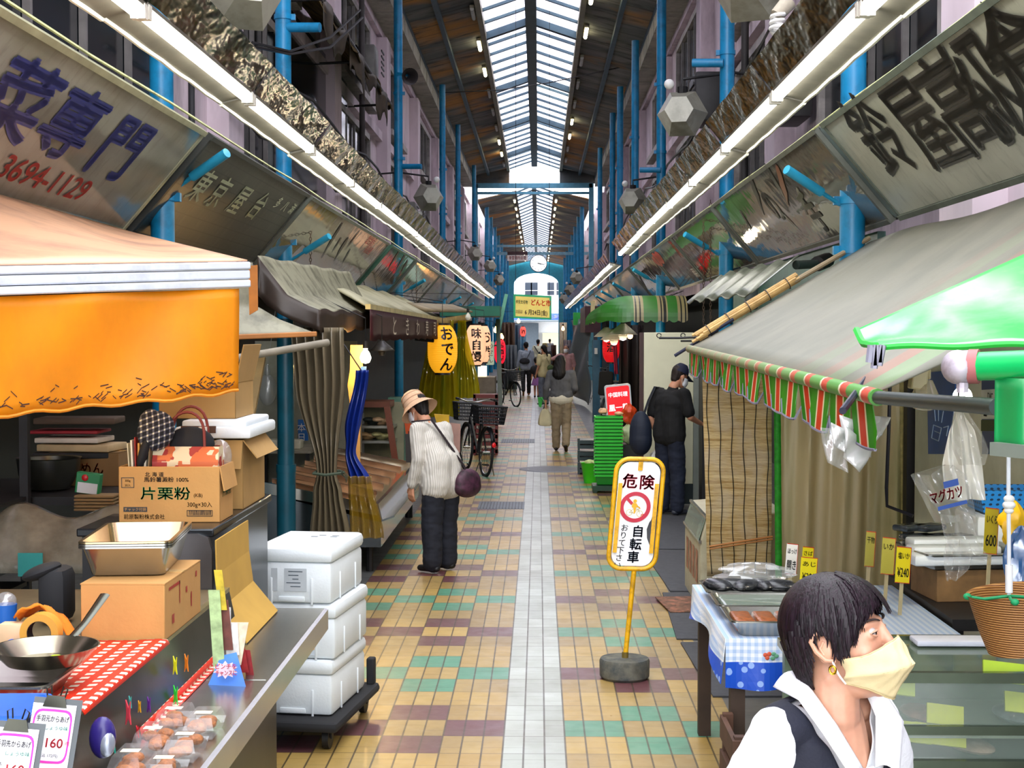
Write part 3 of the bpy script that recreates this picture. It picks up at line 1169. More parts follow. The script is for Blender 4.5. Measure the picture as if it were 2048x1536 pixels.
for a,L,w in ((math.radians(102),.34,.03),(math.radians(104),.16,.05)):
 d=V((math.sin(a),0,math.cos(a)))
 m.beam(c+V((0,-.125,0))-d*.05,c+V((0,-.125,0))+d*L,w,.008,up=(0,1,0))
m.build('hands',M_INK,ck,smooth=False)
m=MB()
m.cyl(c+V((0,0,.48)),W(1077,508,YC),.03)
m.build('hanger',M_IRON,ck)
c=W(1035,516,YC-1)
wb=thing('notice_board','white hanging board with red characters left of the clock','sign',c)
w,h=40*YC/FPX,11*YC/FPX
m=MB()
m.box(c,(w,.06,h))
m.build('panel',pm('#e9d9d0',.5),wb,smooth=False)
m=MB()
m.text('東雲場所会場',c+V((0,-.035,0)),(1,0,0),(0,0,1),.24,.01,fit=w*.85)
m.build('lettering',M_REDP,wb,smooth=False)
m=MB()
m.box(c+V((0,0,h*.85)),(w,.1,h*.6))
m.build('cap_rail',pm('#3a1f20',.6),wb,smooth=False)
for s_ in (-.4,.4):
 m=MB()
 m.cyl(c+V((w*s_,0,h)),c+V((w*s_,1.0,.45)),.015)
 m.build('hanger',M_IRON,wb)
YB=33
a,b=W(1027,590,YB),W(1103,638,YB)
c=(a+b)/2
w,h=b.x-a.x,a.z-b.z
bn=thing('market_banner','yellow hanging board with green border, red and black characters','banner',c)
R6=Matrix.Rotation(math.radians(-3),3,'Y')
tl=lambda x,z,y=0:c+R6.inverted()@V((x,y,z)) if False else c+V((x,y,z-x*.05))
m=MB()
m.prism([tl(-w/2,-h/2),tl(w/2,-h/2),tl(w/2,h/2),tl(-w/2,h/2)],(0,.03,0))
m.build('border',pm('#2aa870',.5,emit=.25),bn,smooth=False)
m=MB()
i=.045
m.prism([tl(-w/2+i,-h/2+i,-.004),tl(w/2-i,-h/2+i,-.004),tl(w/2-i,h/2-i,-.004),tl(-w/2+i,h/2-i,-.004)],(0,.004,0))
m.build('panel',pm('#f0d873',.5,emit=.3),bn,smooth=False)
m=MB()
xd,yd=(1,0,-.05),(0,0,1)
m.text('どんと市',tl(.19,.1,-.012),xd,yd,.15,.03,fit=.43)
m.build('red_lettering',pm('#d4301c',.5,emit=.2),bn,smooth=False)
m=MB()
m.text('仲見世名物',tl(-.24,.1,-.012),xd,yd,.09,.015,fit=.26)
m.build('green_lettering',pm('#1f7f52',.5),bn,smooth=False)
m=MB()
m.text('次回は',tl(-.3,-.12,-.012),xd,yd,.09,.01,fit=.15)
m.text('6 月24日(金)',tl(.08,-.12,-.012),xd,yd,.13,.02,fit=.5)
m.build('dark_lettering',pm('#27314a',.5),bn,smooth=False)
m=MB()
m.tube([tl(-w/2+.05,h/2),V((tl(-w/2+.05,0).x,YB,9.3))],.006,n=5)
m.tube([tl(w/2-.05,h/2),V((tl(w/2-.05,0).x,YB,9.35))],.006,n=5)
m.build('wire',M_IRON,bn)
for pts,lb in (([(W(890,185,40)),W(1000,180,40),W(1100,165,40),W(1262,130,38)],'black wire slung across the arcade under the roof'),([W(505,85,14),W(580,103,15),W(660,75,17),W(720,20,19)],'sagging brown cable at upper left beside the second pillar'),([W(500,92,14),W(580,108,15),W(660,95,17),W(725,35,19)],'lower of the two sagging brown cables at upper left')):
 m=MB()
 m.tube(pts,.015,n=5)
 solo(m,'wire',M_IRON,lb,'wire')
def chain(px,py0,py1,Y,label):
 a,b=W(px,py0,Y),W(px,py1,Y)
 m=MB()
 n=max(8,int((a-b).length/.035))
 for k in range(n):
  c=lerp(a,b,(k+.5)/n)
  ax=V((1,0,0)) if k%2 else V((0,1,0))
  m.tube([c+ax*(.012*math.cos(q*PI/3))+V((0,0,.024*math.sin(q*PI/3))) for q in range(7)],.004,n=4)
 solo(m,'hanging_chain',M_RUST,label,'chain')
chain(621,385,530,15.6,'rusty chain in front of the third left sign')
chain(833,510,605,27,'rusty chain in front of the cream sign on the left')
chain(1407,420,650,17,'rusty chain in front of the third right sign')
chain(1421,400,650,17,'second rusty chain in front of the third right sign, nearer the pillar')
ya,yb=17.5,25.5
aw=thing('torn_awning','torn brown window awning high on the left wall','awning',(-3.3,21,5.9))
m=MB()
random.seed(5)
m.grid(lambda u,v:(-3.28+.75*v+.03*math.sin(u*20),lerp(ya,yb,u),6.55-.6*v+.06*math.sin(u*13+v*4)-(.18*random.random() if v>.95 else 0)),24,6)
m.build('cloth',sheet('#7a6640',.25,dirt_or_sheen='#191817',damt=.9,dscale=3),aw,solid=.01)
m=MB()
m.grid(lambda u,w:(-2.54+.04*math.sin(u*31),lerp(ya,yb,u),5.93-w*(.3+.16*math.sin(u*17)+.1*math.sin(u*43)+.06*math.sin(u*97))),60,4)
m.build('torn_valance',sheet('#4a3f30',.1,dirt_or_sheen='#111010',damt=.9,dscale=2),aw,solid=.008)
m=MB()
m.box2((-3.29,ya+.5,4.0),(-3.22,yb-.6,6.2))
m.build('dark_opening',M_PANE,aw,smooth=False)
m=MB()
m.tube([(-2.55,ya,5.93),(-2.55,yb,5.93)],.03)
for y in (ya,(ya+yb)/2,yb):
 m.tube([(-3.28,y,5.9),(-2.55,y,5.93)],.02)
m.build('frame',M_IRON,aw)
random.seed(21)
for k,(y0,y1,z,x) in enumerate(((12,60,5.0,-3.05),(12,60,4.2,-3.02),(10,60,5.4,2.68),(10,60,4.4,2.66))):
 m=MB()
 n=24
 m.tube([(x,lerp(y0,y1,i/n),z+.12*math.sin(i*1.9+k)+.1*random.random()) for i in range(n+1)],.022,n=5)
 solo(m,'wall_cable',M_BLACK,'black cable sagging along the %s upper wall, %s one'%('left' if x<0 else 'right','higher' if k%2==0 else 'lower'),'cable')
for k,(x,y,z0,z1,r,col) in enumerate(((-3.1,7.9,2.7,6,.07,'#8b7a6a'),(-3.1,13.2,2.7,7,.03,'#202226'),(-3.1,26,2.7,8,.05,'#3a3434'),(2.7,12.5,2.7,8,.04,'#4a3434'),(2.7,19.5,2.7,8,.05,'#33302f'))):
 m=MB()
 m.tube([(x,y,z0),(x,y,z1)],r,n=10)
 solo(m,'drain_pipe',pm(col,.6,var=.2),['tan drain pipe beside the nearest left pillar','thin black conduit on the left wall above the dark board sign','dark pipe on the left wall beyond the torn awning','brown pipe on the right wall beside the near pillar','dark pipe on the right wall behind the big frosted lamp'][k],'pipe')
for k,(x,y,z,d) in enumerate(((-3.1,27.0,6.9,(.3,.6,.6)),(2.55,15.6,4.5,(.5,.8,.6)),(2.5,21.8,5.4,(.5,.9,.7)),(-2.95,33,4.6,(.45,.8,.6)))):
 t=thing('wall_box',['grey equipment box high on the left wall above the torn awning','dark equipment box on the right wall behind the near pillar','dark box on the right wall above the big frosted lamp','grey box on the left wall beyond the loudspeaker'][k],'equipment box',(x,y,z))
 m=MB()
 m.rbox((x,y,z),d,.03)
 m.build('casing',pm('#6a6864' if k in (0,3) else '#2c2b2c',.5,var=.2),t)
 m=MB()
 for j in range(5):
  m.box((x+(-.26 if x>0 else .26),y,z-.2+j*.1),(.02,d[1]*.7,.03))
 m.build('grille',M_BLACK,t,smooth=False)
# -- LEFT STALLS
M_CARD=pm('#b98a4e',.8,var=.08,scale=5,bump=.1,bscale=60)
M_CARD2=pm('#a5814a',.8,var=.12,scale=4)
M_KRAFT=pm('#8d7148',.85,var=.15)
M_FOAM=pm('#dfe6ea',.55,var=.03,scale=9,bump=.12,bscale=90)
M_INKG=pm('#1f9a58',.5)
M_FILM=sheet('#eef2f2',.3,.72,.12,gloss=.45)
def sc(z):
 return z
# -- chicken counter
ct=thing('steel_counter','long stainless counter with a lower serving shelf holding packs of fried chicken','counter',(-1.7,4.6,0))
m=MB()
m.box2((-2.6,2.9,.94),(-1.2,5.66,.99))
m.build('table_top',pm('#6e6046',.5,var=.2),ct,smooth=False)
m=MB()
m.box2((-1.16,2.9,.775),(-.92,6.3,.8))
m.prism([(-.92,2.9,.8),(-.905,2.9,.795),(-.905,2.9,.71),(-.92,2.9,.71)],(0,3.4,0))
m.box2((-1.16,4.98,.8),(-.93,4.985,.802))
m.build('serving_shelf',M_STEEL,ct,smooth=False)
m=MB()
m.quad((-1.16,2.9,.79),(-1.16,5.66,.79),(-1.2,5.66,.985),(-1.2,2.9,.985))
m.build('riser',M_STEELD,ct,smooth=False,solid=.008)
m=MB()
m.box2((-2.4,2.9,0),(-1.12,5.64,.77))
m.box2((-1.26,5.64,0),(-1.12,6.24,.77))
m.build('body',pm('#2c2f30',.35,.5,var=.2),ct,smooth=False)
m=MB()
m.box2((-1.215,2.9,.985),(-1.195,5.66,1.0))
m.build('edge_rail',pm('#8f8359',.35,.5,var=.2),ct,smooth=False)
N=NT('gingham_cloth')
v=N.co('UV')
g=N.n('ShaderNodeNewGeometry')
X,Y,Z=N.sep(g.outputs['Position'])
ax=N.m('LESS_THAN',N.m('FRACT',N.m('DIVIDE',N.m('SUBTRACT',X,Z),.048)),.5)
ay=N.m('LESS_THAN',N.m('FRACT',N.m('DIVIDE',Y,.048)),.5)
N.set('Base Color',N.mix(N.m('MULTIPLY',ax,ay),lin('#e02c0c'),lin('#f3e6cf')))
N.set('Roughness',.5)
M_GING=N.mat
m=MB()
prof=[(-1.62,.997),(-1.3,.998),(-1.21,1.003),(-1.185,1.001),(-1.178,.988)]
m.grid(lambda u,w:(lerp(prof[min(3,int(u*4))][0],prof[min(4,int(u*4)+1)][0],u*4-min(3,int(u*4))),lerp(3.78,4.66,w),lerp(prof[min(3,int(u*4))][1],prof[min(4,int(u*4)+1)][1],u*4-min(3,int(u*4)))+.003),4,12)
solo(m,'tablecloth',M_GING,'red and white gingham cloth on the counter in front of the brown carton','tablecloth',solid=.003)
m=MB()
m.quad((-1.158,4.25,.803),(-1.135,4.25,.803),(-1.135,5.3,.803),(-1.158,5.3,.803))
m.quad((-1.158,4.25,.803),(-1.158,5.3,.803),(-1.163,5.3,.83),(-1.163,4.25,.83))
solo(m,'cloth_strip',M_GING,'narrow red and white checked strip along the back of the serving shelf','cloth strip',solid=.002)
# -- dark cabinet at the far end
cb=thing('dark_cabinet','dark steel cabinet with rounded front panel behind the serving shelf','cabinet',(-1.8,6.3,0))
m=MB()
m.box2((-1.78,5.7,0),(-1.28,6.92,1.19))
m.build('body',pm('#23262a',.3,.3,var=.15),cb,smooth=False)
m=MB()
m.box2((-1.8,5.69,1.19),(-1.262,6.94,1.222))
m.build('top',pm('#2e3236',.25,.6,var=.1),cb,bevel=.006)
m=MB()
pr=[(-1.265,.8),(-1.265,1.14),(-1.28,1.19),(-1.32,1.205),(-1.43,1.205),(-1.43,.8)]
m.prism([(x,5.668,z) for x,z in pr],(0,.03,0))
m.build('front_panel',pm('#77777a',.3,.8,var=.15),cb,smooth=False)
m=MB()
m.cyl((-1.33,5.668,1.06),(-1.33,5.655,1.06),.006,n=8)
m.build('rivet',M_STEEL,cb)
# -- cartons
def carton(name,label,c,d,rz=0,mat=None,open_=False,flaps=None,tape=True,cat='carton',group=None):
 """c = centre of the base"""
 t=thing(name,label,cat,c,group)
 R=Matrix.Rotation(rz,4,'Z')
 T=Matrix.Translation(c)@R
 m=MB()
 x,y,z=d[0]/2,d[1]/2,d[2]
 if open_:
  w=.006
  m.box2((-x,-y,0),(x,y,w))
  m.box2((-x,-y,0),(x,-y+w,z));m.box2((-x,y-w,0),(x,y,z))
  m.box2((-x,-y,0),(-x+w,y,z));m.box2((x-w,-y,0),(x,y,z))
 else:
  m.box2((-x,-y,0),(x,y,z))
 m.xf(T).build('body',mat or M_CARD,t,bevel=.003)
 if open_ and flaps:
  for k,(side,ang,ln) in enumerate(flaps):
   m=MB()
   dx,dz=math.cos(ang)*ln,math.sin(ang)*ln
   if side=='x+':q=[(x,-y,z),(x,y,z),(x+dx,y,z+dz),(x+dx,-y,z+dz)]
   if side=='x-':q=[(-x,-y,z),(-x,y,z),(-x-dx,y,z+dz),(-x-dx,-y,z+dz)]
   if side=='y-':q=[(-x,-y,z),(x,-y,z),(x,-y-dx,z+dz),(-x,-y-dx,z+dz)]
   if side=='y+':q=[(-x,y,z),(x,y,z),(x,y+dx,z+dz),(-x,y+dx,z+dz)]
   m.quad(*[V(p) for p in q])
   m.xf(T).build('flap',mat or M_CARD,t,smooth=False,solid=.005)
 elif not open_:
  m=MB()
  for s_ in (-1,1):
   m.box2((-x-.001,s_*.004+(0 if s_<0 else 0),z),(x+.001,s_*y,z+.004))
  m.xf(T).build('flap',mat or M_CARD,t,smooth=False)
  if tape:
   m=MB()
   m.box2((-x-.002,-.025,z+.003),(x+.002,.025,z+.006))
   m.xf(T).build('tape',pm('#c79d5e',.25),t,smooth=False)
 return t,T
t,T=carton('starch_carton','tan carton with green and black Japanese printing holding a shopping bag',(-1.485,6.015,1.222),(.41,.25,.225),0,M_CARD,True,[('x+',-1.4,.1)],group=None)
y0=-.1275
m=MB()
def onbox(mm,s,px,py,size,bold=.01,fit=None,al='C'):
 u=(px-232)/205.0*.41-.205
 w=.225-(py-940)/108.0*.225
 mm.text(s,T@V((u,y0,w)),(1,0,0),(0,0,1),size,bold,fit=fit,align=al)
onbox(m,'片栗粉',327,992,.055,.022,fit=.2)
m.build('green_lettering',M_INKG,t,smooth=False)
m=MB()
onbox(m,'北 海 道',305,955,.02,.02,fit=.075)
onbox(m,'馬鈴薯澱粉 100%',329,965,.022,.015,fit=.18)
onbox(m,'(KB)',393,995,.02,.005)
onbox(m,'300g×30入',396,1013,.024,.005,fit=.1)
onbox(m,'前原製粉株式会社',284,1037,.022,.005,fit=.165)
onbox(m,'300g',251,967,.012,.005)
onbox(m,'30入',251,976,.012,.005)
for bx,by,bw,bh in ((396,1030,52,12),(251,971,26,20)):
 for k in range(4):
  u0,u1=(bx-bw/2-232)/205*.41-.205,(bx+bw/2-232)/205*.41-.205
  w0,w1=.225-(by+bh/2-940)/108*.225,.225-(by-bh/2-940)/108*.225
  e=.0025
  q=[(u0,u1,w0,w0+e),(u0,u1,w1-e,w1),(u0,u0+e,w0,w1),(u1-e,u1,w0,w1)][k]
  m.quad(*[T@V(p) for p in ((q[0],y0,q[2]),(q[1],y0,q[2]),(q[1],y0,q[3]),(q[0],y0,q[3]))])
random.seed(3)
for k in range(26):
 u=(374+k*1.75-232)/205*.41-.205
 m.quad(*[T@V(p) for p in ((u,y0,.03),(u+.0009+.0018*random.random(),y0,.03),(u+.0009+.0018*random.random(),y0,.048),(u,y0,.048))])
u0,u1=(242-232)/205*.41-.205,(290-232)/205*.41-.205
m.quad(*[T@V(p) for p in ((u0,y0,.043),(u1,y0,.043),(u1,y0,.062),(u0,y0,.062))])
m.build('black_lettering',M_INK,t,smooth=False)
m=MB()
m.text('チャック付袋',T@V(((u0+u1)/2,y0-.001,.0525)),(1,0,0),(0,0,1),.014,.004,fit=.088)
m.build('pale_lettering',M_CARD,t,smooth=False)
m=MB()
x1=.2065
m.text('片栗粉',T@V((x1,.0,.12)),(0,1,0),(0,0,1),.05,.02,fit=.16)
m.build('side_lettering',M_INKG,t,smooth=False)
N=NT('patchwork_paper')
v=N.co('Object')
vo=N.n('ShaderNodeTexVoronoi',distance='CHEBYCHEV')
N.inp(vo.inputs['Vector'],v)
vo.inputs['Scale'].default_value=22
h=N.sep(vo.outputs['Color'])[0]
N.set('Base Color',N.mix(N.m('GREATER_THAN',h,.62),N.mix(N.m('GREATER_THAN',h,.3),lin('#a02c24'),lin('#c9632f')),lin('#d8c6a2')))
M_PATCH=N.mat
sb=thing('shopping_bag','red patchwork paper shopping bag with cord handles standing in the starch carton','bag',(-1.44,6.03,1.24))
m=MB()
m.loft([[V((-1.44+sx*.135,6.03+sy*w,z)) for sx,sy in ((-1,-1),(1,-1),(1,1),(-1,1))] for z,w in ((1.24,.06),(1.46,.06),(1.52,.035))])
m.build('body',M_PATCH,sb,smooth=False)
for yy,dz in ((5.995,.0),(6.065,.02)):
 m=MB()
 m.tube([(-1.44+.075*math.cos(a),yy+.02*math.sin(a),1.52+(.14+dz)*math.sin(a)**.6) for a in [PI*k/12 for k in range(13)]],.006,n=6)
 m.build('handle',pm('#7c2b22',.6),sb)
m=MB()
m.ell((-1.43,6.03,1.53),(.1,.035,.07))
solo(m,'black_bag',M_RUBBER,'shiny black bundle sticking out of the patchwork shopping bag','bundle')
N=NT('plaid_cloth')
v=N.co('Object')
X,Y,Z=N.sep(v)
f=lambda s,w:N.m('LESS_THAN',N.m('FRACT',N.m('MULTIPLY',s,42)),w)
a=f(N.m('ADD',X,N.m('MULTIPLY',Y,.4)),.3)
b=f(N.m('ADD',Z,N.m('MULTIPLY',X,-.35)),.3)
N.set('Base Color',N.mix(N.m('MULTIPLY',a,b),N.mix(N.m('MAXIMUM',a,b),lin('#15161f'),lin('#5c5c66')),lin('#d9d6c0')))
N.set('Roughness',.9)
M_PLAID=N.mat
pc=thing('plaid_cap','dark plaid cap lying on papers above the starch carton','cap',W(312,900,5.98))
c=W(312,862,5.98)
m=MB()
m.ell(c,(.075,.06,.085),M=Matrix.Rotation(.5,3,'Y'))
m.ell(c+V((-.02,0,.03)),(.05,.05,.06))
m.build('crown',M_PLAID,pc)
m=MB()
q=W(288,905,5.95)
m.ell(q,(.02,.03,.07),M=Matrix.Rotation(.3,3,'Y'))
m.build('brim',M_RUBBER,pc)
for k in range(7):
 m=MB()
 u=(241+k*6.2-232)/205*.41-.205
 p=T@V((u,-.06,.02))
 m.box(p+V((.012,.05,.155+.012*(k%3))),(.004+.003*(k%2),.12,.28),M=Matrix.Rotation(-.06+.02*k,3,'Y'))
 solo(m,'paper_folder',pm(('#d9cfae','#e6e0cc','#a3281f','#c98f3f','#b99d68','#e0d6bd','#8a7550')[k],.7),('white paper folder at the left end of the starch carton','cream paper folder, second from the left in the carton','red folder among papers in the starch carton','orange folder among papers in the starch carton','tan folder among papers in the starch carton','pale folder next to the plaid cap','brown folder under the plaid cap')[k],'folder','papers in the starch carton')
m=MB()
p=W(406,900,6.05)
m.cyl(p-V((0,0,.09)),p+V((0,0,.095)),.018,n=14)
solo(m,'paper_roll',pm('#e6ddd0',.6),'upright white paper roll beside the shopping bag','paper roll')
m=MB()
m.ell(W(440,912,6.1),(.05,.03,.07))
solo(m,'clear_bag',M_FILM,'crumpled clear plastic bag beside the paper roll','bag')
carton('open_carton','open brown carton with flap folded out at the end of the dark cabinet',(-1.375,6.58,1.222),(.2,.5,.3),0,M_CARD2,True,[('x+',-.9,.1),('y-',-1.2,.13)])
fl=thing('foam_tray_cover','white foam tray lid resting on the open brown carton','lid',(-1.42,6.6,1.53))
m=MB()
m.rbox((-1.4,6.6,1.555),(.33,.6,.05),.012)
m.rbox((-1.4,6.6,1.592),(.28,.54,.03),.01)
m.build('body',M_FOAM,fl)
m=MB()
m.box((-1.46,6.3,1.57),(.15,.012,.03))
m.build('label',pm('#4a2f22',.6),fl,smooth=False)
carton('flap_carton','brown carton with tall open flap stacked above the foam lid',(-1.5,6.65,1.607),(.34,.4,.16),0,M_CARD2,True,[('x+',1.35,.17)])
# -- shelf rack with dark interior goods
rk=thing('storage_rack','dark storage rack behind the chicken counter holding bowls and bags','rack',(-2.3,6.6,0))
for z,ya,yb,xb in ((.81,5.98,6.9,-2.42),(1.05,6.15,6.95,-2.42),(1.21,6.15,7.0,-1.9-.53)):
 m=MB()
 m.box2((-3.3,ya,z-.02),(xb,yb,z))
 m.build('shelf',M_IRON,rk,smooth=False)
for x in (-3.28,-2.44):
 for y in (6.0,6.95):
  m=MB()
  m.box2((x-.02,y-.02,0),(x+.02,y+.02,1.9))
  m.build('post',M_IRON,rk,smooth=False)
def put(px,py,Y,z):
 p=W(px,py,Y)
 return V((p.x,Y,z))
SH=.99
bt=thing('storage_table','dark table behind the counter carrying bowls, bags and boxes','table',(-2.0,7.3,0))
m=MB()
m.box2((-3.3,7.0,1.16),(-1.5,7.9,1.2))
m.build('table_top',M_IRON,bt,smooth=False)
for x in (-3.2,-1.6):
 for y in (7.05,7.85):
  m=MB()
  m.box2((x-.03,y-.03,0),(x+.03,y+.03,1.16))
  m.build('leg',M_IRON,bt,smooth=False)
c=put(98,1000,7.3,1.2)
m=MB()
m.lathe([(.05,.0),(.1,.01),(.145,.08),(.155,.16),(.162,.165),(.15,.16),(.13,.07),(.07,.015),(.0,.012)],c,28)
solo(m,'steel_bowl',M_STEELD,'large steel mixing bowl in the gloom behind the counter','bowl')
t,T=carton('kraft_carton','low brown carton with orange printing behind the steel bowl',put(180,950,7.6,1.2),(.36,.2,.17),0,pm('#7d5f38',.8),False)
m=MB()
m.text('そうめん',T@V((-.02,-.104,.09)),(1,0,0),(0,0,1),.07,.02,fit=.24)
m.build('lettering',pm('#a5502a',.6),t,smooth=False)
for k,(px,py,w,h,col,lb) in enumerate(((165,893,150,14,'#b59f78','cream board in the pile above the low carton'),(150,878,130,10,'#c8beb0','pale flat packet in the pile at left'),(140,862,140,6,'#8a1622','red folder in the pile at left'),(160,840,160,12,'#4a3a2c','brown folded bag on top of the pile at left'),(150,908,150,12,'#17181c','black tray under the cream board'))):
 p=W(px,py,7.6)
 m=MB()
 ww=w*7.6/FPX
 hh=h*7.6/FPX
 m.rbox(p,(ww,.25,hh),min(.006,hh/3),rz=.06*(k-2))
 solo(m,'flat_packet',pm(col,.7,var=.2),lb,'packet')
gp=thing('green_carton','green drink carton with a red dot lying on paper bags','carton',W(178,990,6.95))
c=W(178,966,6.98)
m=MB()
m.box(c,(.115,.05,.1),M=Matrix.Rotation(.12,3,'Y'))
m.build('body',pm('#1b7a46',.5),gp,bevel=.004)
m=MB()
m.box(c+V((.0,-.028,-.022)),(.095,.004,.05),M=Matrix.Rotation(.12,3,'Y'))
m.build('label',pm('#c9ccd0',.5),gp,smooth=False)
m=MB()
m.ell(c+V((-.01,-.03,.028)),(.016,.006,.016))
m.build('dot',pm('#b5141b',.4),gp)
for k in range(5):
 m=MB()
 p=W(195,1017-k*6.5,6.95)
 m.rbox(p,(.19,.12,.012),.004,rz=.03*(k%3-1))
 solo(m,'paper_bag',M_KRAFT,('lowest','second lowest','middle','second highest','topmost')[k]+' folded kraft bag in the stack under the green carton','paper bag','folded kraft bags')
bb=thing('blue_box','long flat blue box with white symbols behind the steel trays','box',W(103,1088,6.5))
a,b=W(20,1062,6.5),W(190,1088,6.5)
m=MB()
m.box2((a.x,6.5,b.z),(b.x,6.9,a.z))
m.build('body',pm('#1e3f9c',.5,var=.1),bb,smooth=False)
m=MB()
for k in range(5):
 p=W(32+k*29,1082,6.495)
 m.lathe([(0,0),(.006,0)],p,10,axis=(0,-1,0))
for px in (50,97,145):
 p=W(px,1068,6.495)
 m.quad(p+V((-.02,0,-.003)),p+V((.02,0,-.003)),p+V((.02,0,.006)),p+V((-.02,0,.006)))
m.build('symbols',M_WHITE,bb,smooth=False)
for k,px in enumerate((57,113,148,205)):
 m=MB()
 p=W(px,1055,6.6)
 m.cyl(p,p+V((0,0,.02)),.006,n=8)
 m.cyl(p+V((0,0,.02)),p+V((0,0,.026)),.012,n=8)
 solo(m,'red_peg',pm('#b8283c',.5),('leftmost','second','third','rightmost')[k]+' small red peg in the row above the blue box','peg','red pegs')
m=MB()
p=W(75,1190,6.0)
m.grid(lambda u,w:V((lerp(-2.36,-1.66,u),6.02+.22*w,.992+.29*math.sin(PI*w*.5)*(.85+.15*math.sin(u*9))*(1-.35*(2*abs(u-.5))**3))),20,8)
bg=solo(m,'plastic_sack',pm('#6a675c',.2,var=.3,scale=10,bump=.5,bscale=14),'grey plastic sack with a teal label left of the steel trays','sack',solid=.004)
m=MB()
a,b=W(38,1105,6.0),W(88,1152,6.0)
m.box2((a.x,5.985,b.z),(b.x,5.99,a.z))
m.build('label',pm('#1a7f7c',.4),bg,smooth=False)
# -- on the counter
t,T=carton('plain_carton','plain brown carton with red marks on its side under the steel trays',(-1.33,4.92,.995),(.27,.5,.183),0,M_CARD)
m=MB()
q=lambda y,z:T@V((.1365,y,z))
for y0_,y1_,z0_,z1_ in ((-.2,-.05,.155,.165),(-.06,-.05,.09,.165),(.03,.05,.11,.13),(.1,.115,.05,.1),(.17,.19,.14,.16),(-.16,-.13,.04,.07)):
 m.quad(q(y0_,z0_),q(y1_,z0_),q(y1_,z1_),q(y0_,z1_))
m.build('red_marks',pm('#9c1f1c',.5),t,smooth=False)
def vat(name,label,c,w,l,h,rz=0,mat=None,lip=.012,tap=.85,group=None,rr=.03,cat='tray'):
 def ring(z,k,e=0):
  pts=[]
  r=rr
  for sx,sy,a0 in ((1,1,0),(-1,1,PI/2),(-1,-1,PI),(1,-1,1.5*PI)):
   for j in range(5):
    a=a0+PI/2*j/4
    pts.append(V((sx*(w/2*k+e-r)+r*math.cos(a),sy*(l/2*k+e-r)+r*math.sin(a),z)))
  return pts
 k2=1-(1-tap)*min(w,l)/max(w,l)
 m=MB()
 m.loft([ring(0,tap),ring(h*.12,tap+.02),ring(h,1),ring(h,1,lip),ring(h-.006,1,lip),ring(h-.006,1,.002),ring(.004,tap)],True)
 m.xf(Matrix.Translation(c)@Matrix.Rotation(rz,4,'Z'))
 return solo(m,name,mat or M_STEEL,label,cat,group)
vc=V((-1.375,5.02,1.187))
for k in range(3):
 vat('steel_tray',('lowest','middle','topmost')[k]+' deep steel tray nested on the plain brown carton',vc+V((0,0,k*.008)),.28,.5,.1,.1,None if k<2 else pm('#c9b48c',.2,.95,var=.1),group='nested deep steel trays')  # topmost tray's warm tint paints lamp reflection into its steel
c=V((-1.36,4.02,1.075))
fp=thing('frying_pan','steel frying pan with a little green food on a reflective tray','pan',c)
m=MB()
m.lathe([(0,.004),(.1,.004),(.142,.045),(.146,.045),(.104,0),(0,0)],c,36)
m.build('bowl',pm('#8a8372',.2,.95,var=.15),fp)
m=MB()
m.tube([c+V((.03,.14,.04)),c+V((.05,.19,.07)),c+V((.08,.29,.135))],[.016,.014,.018],n=8,flat=.4)
m.build('handle',M_STEELD,fp)
for k,(dx,dy) in enumerate(((.0,-.03),(.05,-.01),(.02,.03),(-.05,-.05))):
 m=MB()
 m.ell(c+V((dx,dy,.009)),(.016,.011,.005))
 solo(m,'food_scrap',pm('#a8c91c' if k!=1 else '#d9e23a',.5),('lime green scrap in the frying pan nearest the viewer','yellow scrap right of centre in the frying pan','lime green scrap toward the pan handle','lime green scrap at the left of the frying pan')[k],'food')
vat('shallow_tray','shallow steel tray under the frying pan reflecting the red cloth',V((-1.5,3.95,1.0)),.42,.3,.06,0,M_STEEL)
vat('blue_tray','blue plastic tray at lower left in front of the frying pan',V((-1.45,3.6,1.0)),.4,.26,.055,.05,pm('#2f63c4',.35))
tr=thing('tape_roll','roll of amber packing tape standing behind the frying pan','tape',(W(85,1275,4.5).x,4.5,1.0))
c=V((W(83,1275,4.5).x,4.5,1.06))
m=MB()
m.lathe([(.038,-.024),(.06,-.024),(.06,.024),(.038,.024),(.038,-.024)],c,32,axis=(0,1,0))
m.build('tape',pm('#cf9a3a',.35),tr)
m=MB()
m.lathe([(.0365,-.023),(.0375,-.023),(.0375,.023),(.0365,.023),(.0365,-.023)],c,32,axis=(0,1,0))
m.build('core',M_RUBBER,tr)
m=MB()
m.grid(lambda u,w:c+V((-.1+.19*u,.04+.1*w,-.06+.135*math.sin(PI*min(1,u*.75+.25))*(1-.2*w)+.008*math.sin(u*17+w*9))),14,6)
solo(m,'orange_cloth',pm('#e07b12',.8,var=.15),'bright orange cloth heaped behind the tape roll','cloth',solid=.006)
tc=thing('tape_cutter','blue plastic tape cutter in front of the tape roll','tape cutter',(c.x-.02,4.4,1.0))
m=MB()
for px,w in ((22,16),(83,34)):
 p=W(px,1295,4.38)
 s_=4.38/FPX
 m.prism([(p.x-w*s_,4.38,1.0),(p.x+w*s_,4.38,1.0),(p.x+w*s_*.6,4.38,1.055),(p.x-w*s_*.5,4.38,1.06)],(0,.03,0))
m.build('body',pm('#2c62c0',.3),tc,bevel=.006)
m=MB()
p=W(26,1290,4.55)
m.rbox((p.x,4.55,1.04),(.075,.05,.08),.008)
solo(m,'white_tub',pm('#d9b892',.5),'small cream tub left of the tape roll','tub')
cu_=thing('blue_cup','blue cup with clear plastic inside at the left edge','cup',(W(14,1262,4.75).x,4.75,1.0))
p=V((W(12,1262,4.75).x,4.75,1.0))
m=MB()
m.lathe([(0,0),(.03,0),(.036,.1),(.033,.1),(.028,.005)],p,18)
